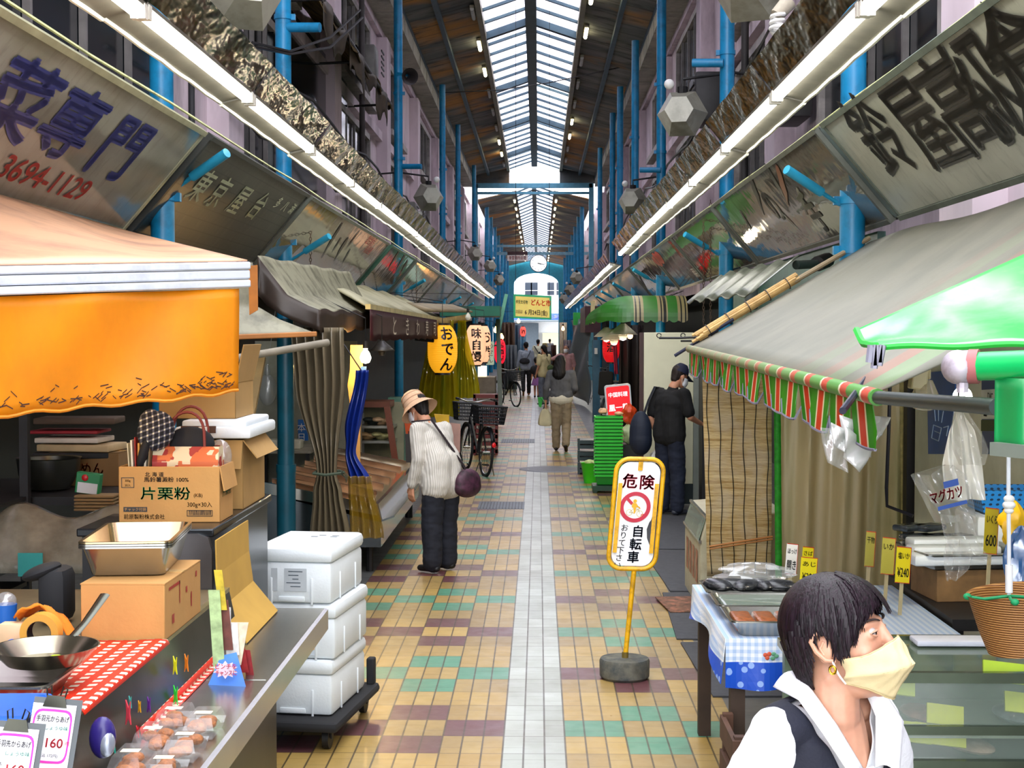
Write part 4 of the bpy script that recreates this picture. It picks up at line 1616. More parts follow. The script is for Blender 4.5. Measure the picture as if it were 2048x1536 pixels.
m.build('body',pm('#1d62b8',.4),cu_)
m=MB()
m.ell(p+V((0,0,.11)),(.035,.03,.03))
m.build('film',M_FILM,cu_)
m=MB()
p=W(118,1225,5.05)
m.rbox((p.x+.01,5.0,1.09),(.1,.14,.19),.03)
m.ell((p.x-.035,4.98,1.17),(.07,.06,.025),M=Matrix.Rotation(-.35,3,'Y'))
solo(m,'black_coat',M_RUBBER,'black cloth bundle left of the plain brown carton','cloth')
for k,(px,py,tx) in enumerate(((101,1468,'手羽元からあげ'),(22,1520,'手羽先からあげ'))):
 Yc=3.45-.2*k
 c=W(px,py,Yc)
 t=thing('price_clipboard',('price card on a clear board held by a steel clip, the more distant one' if k==0 else 'price card on a clear board cut by the lower left corner'),'price card',c-V((0,0,.1)),'price clipboards')
 xd=V((.93,.32,-.18)).normalized()
 nn=V((.25,-.9,.35)).normalized()
 yd=nn.cross(xd).normalized()
 xd=yd.cross(nn)
 pt=lambda a,b,n=0:c+xd*a+yd*b+nn*n
 m=MB()
 m.prism([pt(-.05,-.085,-.012),pt(.062,-.085,-.012),pt(.062,.085,-.012),pt(-.05,.085,-.012)],nn*.006)
 m.build('board',pm('#3c4144',.15,.2),t,smooth=False)
 m=MB()
 m.prism([pt(-.05,-.08),pt(.05,-.08),pt(.05,.07),pt(-.05,.07)],nn*.001)
 m.build('card',pm('#ece9f0',.5),t,smooth=False)
 m=MB()
 n=24
 lo,hi=[],[]
 for j in range(n):
  a=2*PI*j/n
  f=lambda r:(math.copysign(abs(math.cos(a))**.35,math.cos(a))*r,math.copysign(abs(math.sin(a))**.35,math.sin(a))*r*1.4-.005)
  x_,y_=f(.045)
  x2,y2=f(.041)
  lo.append(pt(x_,y_,.002));hi.append(pt(x2,y2,.002))
 m.loft([lo,hi])
 m.build('pink_border',pm('#e01aa8',.5),t,smooth=False)
 m=MB()
 m.text(tx,pt(.0,.035,.0025),xd,yd,.016,.02,fit=.075)
 m.text('1本',pt(-.025,-.01,.0025),xd,yd,.012,.01)
 m.text('(税込 172円)',pt(0,-.05,.0025),xd,yd,.009,.005)
 m.build('black_lettering',M_INK,t,smooth=False)
 m=MB()
 m.text('しょうゆ味',pt(.012,.014,.0025),xd,yd,.011,.01)
 m.build('green_lettering',pm('#0f9a80',.5),t,smooth=False)
 m=MB()
 m.text('160',pt(.012,-.02,.0025),xd,yd,.03,.02)
 m.text('円',pt(.041,-.02,.0025),xd,yd,.01,.01)
 m.build('red_lettering',pm('#d3182c',.5),t,smooth=False)
 m=MB()
 m.prism([pt(-.028,.062,.003),pt(.028,.062,.003),pt(.02,.088,.012),pt(-.02,.088,.012)],nn*.004)
 m.tube([pt(-.02,.085,.008),pt(-.024,.105,.012),pt(-.014,.112,.014),pt(-.01,.09,.01)],.002,n=5)
 m.tube([pt(.02,.085,.008),pt(.024,.105,.012),pt(.014,.112,.014),pt(.01,.09,.01)],.002,n=5)
 m.build('clip',M_STEELD,t)
 m=MB()
 m.cyl(pt(0,-.05,-.02),V((c.x-.01,c.y+.03,.8)),.006)
 m.build('stand_rod',M_STEELD,t)
m=MB()
m.box2((-1.75,3.3,.8),(-1.3,3.36,.99))
m.box2((-1.75,3.3,.97),(-1.3,3.5,.992))
solo(m,'wooden_board',pm('#9b5f34',.6,var=.15),'brown wooden panel behind the price clipboards at lower left','panel',smooth=False)
fishes=[(361,1325,'#e07a1e',.05,'orange clip'),(338,1330,'#d8d21e',.05,'yellow and red paper fish'),(339,1390,'#2fc93a',.055,'green clip'),(243,1424,'#c93a4a',.06,'red and white paper flag'),(247,1403,'#3a8f86',.03,'teal paper scrap'),(266,1412,'#c48a10',.03,'amber paper butterfly'),(285,1408,'#5a1f78',.04,'purple paper fish'),(212,1484,'#129a86',.05,'teal clip'),(262,1462,'#d02030',.03,'red paper tip')]
for px,py,col,s_,lb in fishes:
 c=WX(px,py,-1.172)
 m=MB()
 pr=[(-.3,1),(.1,.35),(.35,.95),(.25,0),(.4,-.9),(0,-.4),(-.35,-1),(-.2,0)]
 m.prism([c+V((.02+a*s_*.42,-.01-a*s_*.3,b*s_*.6)) for a,b in pr],(.002,.003,0))
 solo(m,'paper_decoration',pm(col,.5),lb+' stuck on the steel riser of the counter','decoration','paper decorations on the riser',smooth=False)
c=WX(190,1475,-1.15)
np_=thing('snack_packet','navy and silver packet hanging on the steel riser','packet',c)
m=MB()
c=c+V((.02,0,0))
m.ell(c,(.035,.03,.055))
m.build('body',pm('#2a1f6a',.3),np_)
m=MB()
m.ell(c+V((.014,-.012,-.012)),(.022,.02,.036))
m.build('label',pm('#a9b0c0',.25,.5),np_)
random.seed(8)
M_FRY=pm('#a8601c',.5,var=.45,scale=60,bump=.7,bscale=80)
M_CLEAR=sheet('#ffffff',.2,.86,.08,gloss=.6)
for k,(x,y) in enumerate(((-1.085,4.35),(-.985,4.3),(-1.09,4.13),(-.985,4.07),(-1.09,3.9),(-.985,3.84))):
 t=thing('chicken_pack',('clear pack of fried chicken on the shelf, '+('farthest by the riser','farthest by the outer edge','second row by the riser','second row by the outer edge','nearest by the riser','nearest by the outer edge')[k]),'food pack',(x,y,.802),'clear packs of fried chicken')
 c=V((x,y,.803))
 m=MB()
 m.loft([[c+V((sx*.045*q,sy*.085*q,z)) for sx,sy in ((-1,-1),(1,-1),(1,1),(-1,1))] for q,z in ((.85,0),(1.02,.03),(.98,.034),(.8,.062))],True)
 m.build('clear_lid',M_CLEAR,t,smooth=False)
 for j in range(6):
  m=MB()
  m.ell(c+V((random.uniform(-.022,.022),-.055+j*.022,.022+.008*random.random())),(.022+.006*random.random(),.018,.016))
  m.build('chicken_piece',M_FRY,t)
 m=MB()
 m.box(c+V((0,-.01,.064)),(.05,.03,.001))
 m.build('label',pm('#e8d9c0',.5),t,smooth=False)
cp=thing('leaning_cardboard','tall folded cardboard sheet leaning behind the serving shelf','cardboard',(-1.14,5.9,.8))
xs=[-1.235,-1.232,-1.215,-1.11]
zs=[1.19,1.06,.93,.803]
for k in range(3):
 m=MB()
 ya=5.6-(.04 if k==2 else 0)
 m.quad((xs[k],ya,zs[k]),(xs[k],6.22,zs[k]),(xs[k+1],6.22,zs[k+1]),(xs[k+1],ya,zs[k+1]))
 m.build('fold',pm('#b8913f',.8,var=.08,scale=5),cp,smooth=False,solid=.006)
fs=thing('flyer_stand','small stand of leaflets with a blue printed front on the serving shelf','leaflet stand',(-1.04,4.95,.8))
p=lambda px,py,Y:W(px,py,Y)
m=MB()
m.quad(p(413,1378,4.9),p(493,1378,4.88),p(473,1305,4.98),p(442,1312,4.98))
m.build('blue_front',pm('#3f76c9',.5,var=.2),fs,smooth=False,solid=.003)
m=MB()
star=[]
for k in range(20):
 a=2*PI*k/20
 r=26 if k%2 else 17
 star.append(p(452+r*math.cos(a),1338-r*.7*math.sin(a),4.9))
m.poly([q-V((0,.012,0)) for q in star])
m.build('star',pm('#ecd9e6',.5),fs,smooth=False)
m=MB()
for i,s_ in enumerate(('ピンチを','チャンスに')):
 m.text(s_,p(452,1333+i*13,4.88),(1,.05,0),(0,.1,1),.02,.02,fit=.07)
m.build('lettering',pm('#d8305a',.5),fs,smooth=False)
for k,(x0,y0_,x1,y1_,w,col) in enumerate(((428,1180,440,1360,14,'#a9c48c'),(436,1140,446,1220,10,'#c9b12c'),(445,1200,455,1300,14,'#6a3a30'),(462,1245,466,1310,16,'#e6e2dc'),(485,1245,470,1330,15,'#d9cbb0'),(474,1260,488,1345,12,'#8f1c1e'),(452,1215,452,1310,12,'#dfe6ea'),(492,1300,500,1350,10,'#8a1a20'))):
 m=MB()
 Yq=4.97+.012*k
 d=V((w/595/1.2,0,0))
 a,b=p(x0,y0_,Yq),p(x1,y1_,Yq)
 m.quad(b-d,b+d,a+d,a-d)
 m.build('leaflet',pm(col,.5,var=.3,scale=30),fs,smooth=False,solid=.004)
# -- foam boxes on a hand cart
rz=-math.radians(7.7)
Rz=Matrix.Rotation(rz,4,'Z')
cor=V((-.983,7.0,0))
ctr=cor+(Rz@V((-.2,.31,0)))
cart=thing('hand_cart','black flat hand cart carrying the stack of white foam boxes','cart',(ctr.x,ctr.y,0))
TC=Matrix.Translation(ctr)@Rz
m=MB()
m.rbox((.0,0,.118),(.5,.86,.05),.02)
m.xf(TC).build('deck',M_RUBBER,cart)
for sx in (-1,1):
 for sy in (-1,1):
  m=MB()
  q=V((sx*.18,sy*.34,.05))
  m.cyl(q+V((-.015,0,0)),q+V((.015,0,0)),.05,n=18)
  m.xf(TC).build('wheel',M_BLACK,cart)
  m=MB()
  m.box2((q.x-.025,q.y-.015,.05),(q.x-.018,q.y+.015,.1))
  m.box2((q.x+.018,q.y-.015,.05),(q.x+.025,q.y+.015,.1))
  m.xf(TC).build('caster_fork',M_IRON,cart,smooth=False)
m=MB()
m.box2((.19,.36,.14),(.23,.42,.28))
m.xf(TC).build('handle_socket',M_RUBBER,cart,bevel=.008)
zb=.145
fb=[]
for k,(dx,dy,lb) in enumerate(((0,0,'lowest white foam box, standing on the black hand cart'),(.012,.01,'middle white foam box of the stack with a small yellow sticker'),(-.008,.0,'topmost white foam box of the stack with paper labels'))):
 hgt=.27
 t=thing('foam_box',lb,'foam box',(ctr.x,ctr.y,zb),'white foam boxes on the hand cart')
 TT=Matrix.Translation(ctr+V((dx,dy,zb)))@Matrix.Rotation(rz+.01*(k-1),4,'Z')
 m=MB()
 m.rbox((0,0,.1),(.395,.61,.2),.022)
 m.xf(TT).build('body',M_FOAM,t)
 m=MB()
 m.rbox((0,0,.232),(.41,.625,.072),.024)
 m.xf(TT).build('lid',M_FOAM,t)
 for s_ in (-1,1):
  m=MB()
  m.rbox((s_*.1,-.305-.002,.06),(.012,.008,.13),.003)
  m.xf(TT).build('moulded_rib',M_FOAM,t)
  m=MB()
  m.rbox((.1975+.002,s_*.15,.07),(.008,.012,.13),.003)
  m.xf(TT).build('moulded_rib',M_FOAM,t)
 m=MB()
 m.rbox((0,-.306,.022),(.13,.012,.026),.005)
 m.xf(TT).build('grip_recess',M_FOAM,t)
 if k==2:
  m=MB()
  for x_,w in ((-.085,.03),(.02,.11)):
   m.box((x_,-.3075,.135-.02),(w,.002,.11))
  m.xf(TT).build('label',pm('#b9c0c6',.5),t,smooth=False)
  m=MB()
  for j in range(5):
   m.box((.02-.01*(j%2),-.309,.155-j*.018),(.07-.02*(j%3),.001,.004))
  for j,(x_,y_) in enumerate(((.0,.1),(.03,.15),(.1,.1),(.1,.14))):
   m.box((x_,y_,.2685),(.035,.02,.001))
  m.xf(TT).build('print',pm('#4a5560',.5),t,smooth=False)
 if k==1:
  m=MB()
  m.box((.0,-.3075,.1),(.21,.002,.16))
  m.xf(TT).build('label',pm('#d5e0ea',.5),t,smooth=False)
  m=MB()
  m.box((.03,-.309,.07),(.045,.001,.045))
  m.xf(TT).build('yellow_sticker',pm('#d9a51a',.5),t,smooth=False)
  m=MB()
  m.box((.075,-.309,.07),(.04,.001,.045))
  m.xf(TT).build('orange_sticker',pm('#e0b487',.5),t,smooth=False)
  m=MB()
  m.text('40',TT@V((.03,-.311,.068)),TT.to_3x3()@V((1,0,0)),(0,0,1),.03,.01)
  m.build('lettering',M_INK,t,smooth=False)
  m=MB()
  m.text('鮮魚',TT@V((.075,-.311,.12)),TT.to_3x3()@V((1,0,0)),(0,0,1),.03,.02)
  m.build('blue_lettering',pm('#1f55a8',.5),t,smooth=False)
 zb+=hgt
lb_=thing('hanging_bulb','warm bare bulb under the orange awning above the steel trays','lamp',(-1.85,5.55,1.9))
m=MB()
m.ell((-1.85,5.55,1.92),(.04,.04,.05))
NB=NT('counter_bulb_glow')
NB.set('Emission Color',(1,.72,.36,1))
NB.set('Emission Strength',130)
m.build('bulb',NB.mat,lb_)
m=MB()
m.cyl((-1.85,5.55,1.96),(-1.85,5.55,2.2),.012,n=6)
m.build('cord',M_BLACK,lb_)
# -- awnings on the left
M_ORTOP=sheet('#e3b592',.3,dirt_or_sheen='#a0766a',damt=.7,dscale=1.5,gloss=.1)  # peach top paints strip-lamp light into the orange cloth
M_OR=sheet('#fba410',.35,dirt_or_sheen='#c47a24',damt=.5,dscale=2.2,stretch=(1,1,.6),gloss=.05)
aw=thing('orange_awning','large orange cloth awning with aluminium front bar and mildewed valance','awning',(-2.0,6.5,2.0))
bl,br=W(-190,566,4.85),W(495,549,5.85)
wl,wr=V((-2.72,5.2,2.7)),V((-2.72,10.0,2.66))
m=MB()
def otop(u,w):
 a=lerp(bl,br,u)+V((0,0,.055))
 b=lerp(wl,wr,u)
 q=lerp(a,b,w)
 q.z-=.05*math.sin(PI*w)*(.6+.4*math.sin(u*9))*(1-u**6)
 return q
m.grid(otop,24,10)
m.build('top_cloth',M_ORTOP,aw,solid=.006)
m=MB()
dv=(br-bl).normalized()
for dz,th,dep in ((.035,.03,.05),(.0,.036,.042),(-.036,.03,.05)):
 m.beam(bl+V((0,0,dz)),br+V((0,0,dz)),dep,th)
m.build('front_bar',pm('#dfe6f2',.4,.3,var=.08,scale=3,dirt_or_sheen='#7a8490',damt=.5),aw,bevel=.006)
m=MB()
vb=[]
def ov(u,w):
 a=lerp(bl,br,u*.965)-V((0,0,.055))
 drop=lerp(.42,.405,u)*w
 q=a-V((0,0,drop))
 nn=V((dv.y,-dv.x,0))
 return q+nn*(.03*w*math.sin(u*6.5+1.2+w*1.5)+.012*math.sin(u*15+w*3))+V((0,0,.006*math.sin(u*40)*(w>.95)))
m.grid(ov,40,10)
m.build('valance',M_OR,aw,solid=.006)
m=MB()
m.tube([ov(k/40,1.0) for k in range(41)],.007,n=6)
m.build('hem',pm('#d97f14',.7,var=.2),aw)
m=MB()
random.seed(4)
for k in range(150):
 u=random.random()**.8*.98
 w=.98-abs(random.gauss(0,.055))-.03
 q=ov(u,w)+V((dv.y,-dv.x,0))*.006
 a=random.uniform(-.8,.8)
 L=random.uniform(.006,.018)
 d1=dv*(L*math.cos(a))+V((0,0,L*math.sin(a)))
 d2=V((0,0,.0022))
 m.quad(q-d1-d2,q+d1-d2,q+d1+d2,q-d1+d2)
m.build('mildew_marks',pm('#3a1f14',.8),aw,smooth=False)
M_DIRTY=sheet('#95937f',.15,dirt_or_sheen='#4a473c',damt=.8,dscale=5,gloss=.04)
M_BRN=sheet('#3b2f28',.1,dirt_or_sheen='#1f1a16',damt=.6,dscale=3,gloss=.04)
a2=thing('grey_awning','short grey cloth awning with brown edge and roller pipe behind the orange awning','awning',(-1.7,8.5,1.9))
m=MB()
pr=[(505,525,'#'),(507,590,''),(512,612,''),(560,640,''),(633,668,'')]
Ya,Yb=8.3,8.9
path=[W(p[0],p[1],8.6) for p in pr]
m.grid(lambda u,w:lerp(path[min(3,int(w*4))],path[min(4,int(w*4)+1)],w*4-min(3,int(w*4)))+V((-.75*(1-u),-.3*(1-u),.0-.02*(1-u))),8,16)
m.build('cloth',M_DIRTY,a2,solid=.008)
m=MB()
e1=path[4]
e0=e1+V((-.75,-.3,-.03))
m.beam(e0,e1,.035,.03)
m.build('brown_edge',pm('#a5692f',.6,var=.2),a2,bevel=.006)
m=MB()
m.quad(W(497,532,8.2),W(515,530,8.2),W(516,620,8.2),W(499,630,8.2))
m.build('orange_side',pm('#a8641c',.6,var=.25),a2,smooth=False,solid=.01)
m=MB()
m.cyl(W(440,722,7.8),W(655,685,8.4),.021,n=12)
m.build('roller_pipe',pm('#7b7466',.6,var=.2),a2)
a3=thing('stained_canopy','stained pale canopy with dark brown skirt above the fish display','awning',(-1.8,13,2.0))
Y3a,Y3b=11.0,16.0
prof=[(515,512),(540,545),(575,590),(618,612),(640,620)]
p3=[W(a_,b_,Y3a) for a_,b_ in prof]
dx3=W(760,625,Y3b)-W(640,620,Y3a)
dw3=W(700,545,Y3b)-W(515,512,Y3a)
def c3(u,w):
 k=min(3,int(w*4))
 f=w*4-k
 a=lerp(p3[k],p3[k+1],f)
 return a+lerp(dw3,dx3,w)*u+V((0,0,.012*math.sin(u*28)*(.6+.4*w)))
m=MB()
m.grid(c3,40,16)
m.build('cloth',M_DIRTY,a3,solid=.008)
m=MB()
m.grid(lambda u,w:c3(u,1.0)-V((0,0,(.17+.006*math.sin(u*37))*w))+V((.008*math.sin(u*44)*w,0,0)),60,4)
m.build('skirt',M_BRN,a3,solid=.006)
m=MB()
low=[(515,590),(530,608),(560,628),(600,648),(640,662)]
q3=[W(a_,b_,Y3a-.02) for a_,b_ in low]
m.grid(lambda u,w:lerp(lerp(p3[min(3,int(u*4))],p3[min(4,int(u*4)+1)],u*4-min(3,int(u*4))),lerp(q3[min(3,int(u*4))],q3[min(4,int(u*4)+1)],u*4-min(3,int(u*4))),w)+V((0,.03*math.sin(u*9)*w,0)),16,4)
m.build('side_skirt',M_BRN,a3,solid=.006)
m=MB()
m.tube([p3[4]+V((-.02,0,-.03)),c3(1,1)+V((-.02,0,-.03))],.02)
m.build('frame_rail',M_IRON,a3)
a4=thing('maroon_awning','cream topped awning with a maroon valance and white brush characters on the left','awning',(-1.8,19,2.0))
fa,fb_=V((-1.62,14.0,2.24)),V((-1.62,26.0,2.22))
wa,wb_=V((-2.35,14.6,2.62)),V((-2.35,26,2.6))
m=MB()
m.grid(lambda u,w:lerp(lerp(fa,fb_,u),lerp(wa,wb_,u),w)+V((0,0,.02*math.sin(u*30))),24,4)
m.build('top',sheet('#b5b193',.2,dirt_or_sheen='#6f6b55',damt=.6,dscale=2),a4,solid=.02)
m=MB()
m.beam(fa,fb_,.05,.05)
m.build('edge_board',pm('#b0a069',.6,var=.25),a4,smooth=False)
m=MB()
m.grid(lambda u,w:lerp(fa,fb_,u)+V((.015*math.sin(u*60)*w+.02,0,-.02-(.3+.01*math.sin(u*70))*w)),60,4)
m.build('valance',sheet('#3a0e18',.15,gloss=.08),a4,solid=.006)
m=MB()
for k,ch in enumerate('ときわ寿司'):
 q=lerp(fa,fb_,.18+.13*k)+V((.045,0,-.17))
 m.text(ch,q,(0,1,0),(0,0,1),.24,.0,wid=2.2)
m.build('lettering',pm('#c9b9a8',.6),a4,smooth=False)
m=MB()
m.cyl(lerp(fa,fb_,.75)+V((-.02,0,-.33)),lerp(fa,fb_,.75)+V((-.3,-.1,-.33)),.05,.02,n=14)
m.build('wheel',M_IRON,a4)
# -- LEFT, FURTHER BACK
def text_cyl(m,s,c,r,size,bold,vert=True,gap=1.05,a0=-PI/2,wid=1.0,rz=None):
 """write on an upright cylinder of radius r, seen from direction a0"""
 n=len(s)
 for i,ch in enumerate(s):
  vs,fs,x0,x1,y0,y1=text_geo(ch,bold)
  zc=((n-1)/2-i)*size*gap
  out=[]
  for v in vs:
   z=zc+(v.y-.36)*size
   rad=r*(rz(z) if rz else 1)+.004
   a=a0+(v.x-(x0+x1)/2)*size*wid/rad
   out.append(V(c)+V((rad*math.cos(a),rad*math.sin(a),z)))
  m.add(out,fs)
def lantern(px,py,Y,w,h,col,emit,txt,label,a0=-PI/2,tsize=None,ink=None,bold=.0,wid=1.0):
 c=W(px,py,Y)
 t=thing('paper_lantern',label,'lantern',c-V((0,0,h/2)),'paper lanterns along the left stalls' if px<1100 else None)
 r=w/2
 prof=lambda z:max(.35,(1-abs(2*z/h)**3.2*.5))
 m=MB()
 pts=[]
 nr=26
 for k in range(nr*2+1):
  z=-h/2+h*k/(nr*2)
  pts.append((r*prof(z)*(1 if k%2 else .975),z))
 m.lathe(pts,c,28)
 m.build('body',pm(col,.6,var=.06,emit=emit),t)
 for s_ in (-1,1):
  m=MB()
  m.lathe([(r*.5,s_*h/2-.03*s_),(r*.52,s_*h/2+.03*s_),(0,s_*h/2+.03*s_)],c,20)
  m.build('cap',M_BLACK,t)
 m=MB()
 m.tube([c+V((0,0,h/2+.02)),V((c.x,c.y,max(2.5,c.z+h/2+.1))),V((2.35 if c.x>0 else -2.75,c.y,2.68))],.008,n=6)
 m.build('hanger',M_IRON,t)
 m=MB()
 for da,dz in ((0,0),(-.03,0),(.03,0),(0,.007),(0,-.007)):
  text_cyl(m,txt,c+V((0,0,dz)),r,tsize or h*.27,bold,a0=a0+da,rz=prof,wid=wid)
 m.build('lettering',ink or M_INK,t,smooth=False)
 return t
# -- fish display
fd=thing('fish_display','low sloping stainless fish display, empty, in front of the tied curtain','display',(-1.8,14,0))
YA_,YB_=12.1,16.0
xl,zl,xr,zr=-2.3,.735,-1.33,.545
M_MIRROR=pm('#b7b2a6',.12,.95,var=.06,scale=3)
m=MB()
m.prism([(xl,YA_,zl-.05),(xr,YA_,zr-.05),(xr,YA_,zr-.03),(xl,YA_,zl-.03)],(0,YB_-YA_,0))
m.build('bed',pm('#e0c290',.14,.92,var=.08),fd,smooth=False)  # gold tint paints the warm lamp's reflection into the stainless bed
for k in range(6):
 y=lerp(YA_+.45,YB_-.5,k/5)
 m=MB()
 m.prism([(xl+.02,y,zl-.03),(xr-.12,y,zr-.01),(xr-.12,y,zr+.03),(xl+.02,y,zl+.012)],(0,.05,0))
 m.build('divider',pm('#96745a',.2,.85,var=.2),fd,smooth=False)  # copper tint carries the same painted warm reflection
m=MB()
for y in (YA_,YB_):
 m.prism([(xl,y-.012,zl-.06),(xr,y-.012,zr-.06),(xr,y-.012,zr+.03),(xl,y-.012,zl+.03)],(0,.024,0))
m.build('end_rim',M_MIRROR,fd,smooth=False)
m=MB()
m.prism([(xr-.02,YA_,zr+.035),(xr+.01,YA_,zr+.035),(xr+.045,YA_,zr-.1),(xr+.03,YA_,zr-.1)],(0,YB_-YA_,0))
m.build('front_rim',M_MIRROR,fd,smooth=False)
m=MB()
m.prism([(xr+.03,YA_,zr-.1),(xr+.14,YA_,zr-.06),(xr+.14,YA_,zr-.075),(xr+.03,YA_,zr-.115)],(0,YB_-YA_,0))
m.build('drip_ledge',pm('#6f7678',.3,.7),fd,smooth=False)
m=MB()
m.prism([(xl,YA_+.01,zl-.06),(xl,YA_+.01,.22),(xr+.03,YA_+.01,.22),(xr+.03,YA_+.01,zr-.12)],(0,YB_-YA_-.02,0))
m.build('body',pm('#6d7274',.16,.9,var=.1),fd,smooth=False)
for x in (xl+.1,xr-.08):
 for y in (YA_+.15,YB_-.15):
  m=MB()
  m.cyl((x,y,0),(x,y,.22),.03,n=8)
  m.build('leg',M_IRON,fd)
# -- tied curtain and companions
Yc=11.2
def bunch(cen,half,z0,z1,folds,amp,Yq,ph=0,n=60):
 def fn(u,w):
  z=lerp(z0,z1,w)
  cx,hw=cen(w),half(w)
  return V((cx+(u-.5)*2*hw,Yq+amp*(.35+hw*3)*math.sin(u*folds*2*PI+ph+w*1.2),z))
 m=MB()
 m.grid(fn,n,40)
 return m
def pw(pts):
 def f(w):
  for (a,va),(b,vb) in zip(pts,pts[1:]):
   if w<=b:
    t=(w-a)/(b-a)
    t=t*t*(3-2*t)
    return lerp(va,vb,t)
  return pts[-1][1]
 return f
xc=lambda px:W(px,800,Yc).x
zz=lambda py:W(700,py,Yc).z
ct_=thing('tied_curtain','taupe curtain tied in the middle with cord beside the fish display','curtain',(xc(660),Yc,zz(1072)))
bunch(pw([(0,xc(635)),(.3,xc(640)),(.7,xc(652)),(1,xc(657))]),pw([(0,.2),(.25,.19),(.7,.075),(.78,.11),(1,.155)]),zz(655),zz(1075),6,.07,Yc).build('cloth',sheet('#857860',.2,dirt_or_sheen='#4c4434',damt=.5,dscale=3),ct_,solid=.004)
m=MB()
m.tube([(xc(630)+.0,Yc-.09,zz(945)),(xc(655),Yc-.13,zz(947)),(xc(690),Yc-.1,zz(943)),(xc(678),Yc+.08,zz(944)),(xc(632),Yc+.08,zz(944)),(xc(630),Yc-.09,zz(945))],.012,n=6)
for k in range(5):
 m.tube([(xc(684),Yc-.1,zz(944)),(xc(692+k),Yc-.14,zz(938+4*k)),(xc(700-k),Yc-.12,zz(950+3*k))],.003,n=4)
m.build('tie_cord',pm('#3e4a3a',.8),ct_)
m=bunch(pw([(0,xc(716)),(.6,xc(694)),(.72,xc(692)),(1,xc(712))]),pw([(0,.05),(.45,.06),(.7,.04),(1,.085)]),zz(742),zz(975),3,.05,Yc+.25,1,30)
bc_=solo(m,'blue_cloth',sheet('#0f2f8f',.2,dirt_or_sheen='#091c56',damt=.5),'deep blue cloth hanging behind the tied curtain','cloth',solid=.004)
m=MB()
m.tube([(xc(716),Yc+.25,zz(744)),(-1.6,Yc+.3,2.02)],.006,n=5)
m.build('cord',M_IRON,bc_)
m=bunch(pw([(0,xc(715)),(1,xc(730))]),pw([(0,.09),(1,.13)]),zz(955),zz(1080),3,.04,Yc+.1,2,30)
solo(m,'vinyl_strip',sheet('#9a7a1c',.3,.45,.2,gloss=.15),'brownish see-through vinyl hanging below the blue cloth','vinyl',solid=.002)
Yp=13.2
bp=thing('plywood_board','upright plywood board patched with blue tape behind the bare bulb','board',W(717,950,Yp))
m=MB()
a,b=W(701,690,Yp),W(728,950,Yp)
pr=[(701,690),(726,690),(725,730),(728,765),(722,800),(720,860),(720,950),(704,950),(703,830),(695,770),(700,740)]
m.prism([W(x_,y_,Yp) for x_,y_ in pr],(0,.03,0))
m.build('panel',pm('#cf9a50',.7,var=.15),bp,smooth=False)
for pts in (((722,733),(733,733),(731,760),(720,760)),((722,772),(733,771),(728,800),(716,795)),((703,810),(712,806),(707,832),(697,836))):
 m=MB()
 m.prism([W(x_,y_,Yp-.02) for x_,y_ in pts],(0,.01,0))
 m.build('tape',pm('#14449e',.4),bp,smooth=False)
N=NT('bulb_glow')
N.set('Base Color',(1,.8,.4,1))
N.set('Emission Color',(1,.62,.22,1))
N.set('Emission Strength',260)
M_BULB=N.mat
N=NT('small_bulb_glow')
N.set('Emission Color',(1,.45,.12,1))
N.set('Emission Strength',22)
M_BULB2=N.mat
def bare_bulb(px,py,Y,label,r=.045,mat=None,shade=False,group=None,cord=.35,scol='#2c2a28'):
 c=W(px,py,Y)
 t=thing('hanging_bulb',label,'lamp',c,group)
 m=MB()
 m.lathe([(0,-r),(r*.7,-r*.75),(r,0),(r*.75,r*.8),(r*.35,r*1.4),(r*.35,r*2.0)],c,16)
 m.build('bulb',mat or M_BULB,t)
 m=MB()
 m.cyl(c+V((0,0,r*1.7)),c+V((0,0,r*3)),r*.5,n=10)
 m.tube([c+V((0,0,r*3)),c+V((0,0,cord)),V((2.35 if c.x>0 else -2.75,c.y,max(2.68,c.z+cord)))],.006,n=5)
 m.build('cord',M_IRON,t)
 if shade:
  m=MB()
  m.lathe([(r*3.2,r*.3),(r*2.0,r*1.4),(r*.6,r*2.6),(r*.5,r*2.7)],c,24)
  m.build('lamp_shade',pm(scol,.4),t,solid=.004)
 return t
bare_bulb(731,716,13.0,'bright bare bulb under the maroon awning beside the plywood board',.05,shade=False)
bare_bulb(764,704,14.5,'unlit dark shaded lamp right of the bright bare bulb',.04,pm('#3a3633',.3),True)
m=MB()
m.box2((-3.2,16.6,0),(-2.05,16.66,1.9))
solo(m,'shop_partition',pm('#8f8e7e',.7,var=.15),'cream grey partition behind the fish display and teal post','partition',smooth=False)
ps=thing('blue_poster','narrow blue poster with white characters beside the tied curtain','poster',W(605,880,16.5))
m=MB()
a,b=W(594,840,16.5),W(614,882,16.5)
m.box2((a.x,16.57,b.z),(b.x,16.6,a.z))
m.build('sheet',pm('#0f62b4',.4),ps,smooth=False)
m=MB()
m.text('本日',W(603,865,16.55),(1,0,0),(0,0,1),.1,.02,vert=True)
m.build('lettering',M_WHITE,ps,smooth=False)
m=MB()
c=W(535,780,15.8)
m.ell(c,(.1,.06,.17))
m.ell(c+V((0,0,.2)),(.03,.03,.08))
m.tube([c+V((0,0,.25)),(-2.76,15.8,2.66)],.004,n=4)
solo(m,'hanging_bag',sheet('#dfe3df',.3,.4,.2,gloss=.3),'clear plastic bag hanging behind the teal post','bag')
m=MB()
tp_=W(522,715,11.2)
m.beam(tp_+(W(490,880,10.5)-tp_)*3.1,tp_,.07,.04)
solo(m,'leaning_board',pm('#7a6238',.6,var=.2),'wooden board leaning left of the teal post','board',smooth=False)
gt_=thing('goods_table','small table behind the fish display carrying pale packs','table',(-2.75,16.1,0))
m=MB()
m.box2((-3.1,15.6,.71),(-2.42,16.5,.74))
m.build('table_top',M_CREAM,gt_,smooth=False)
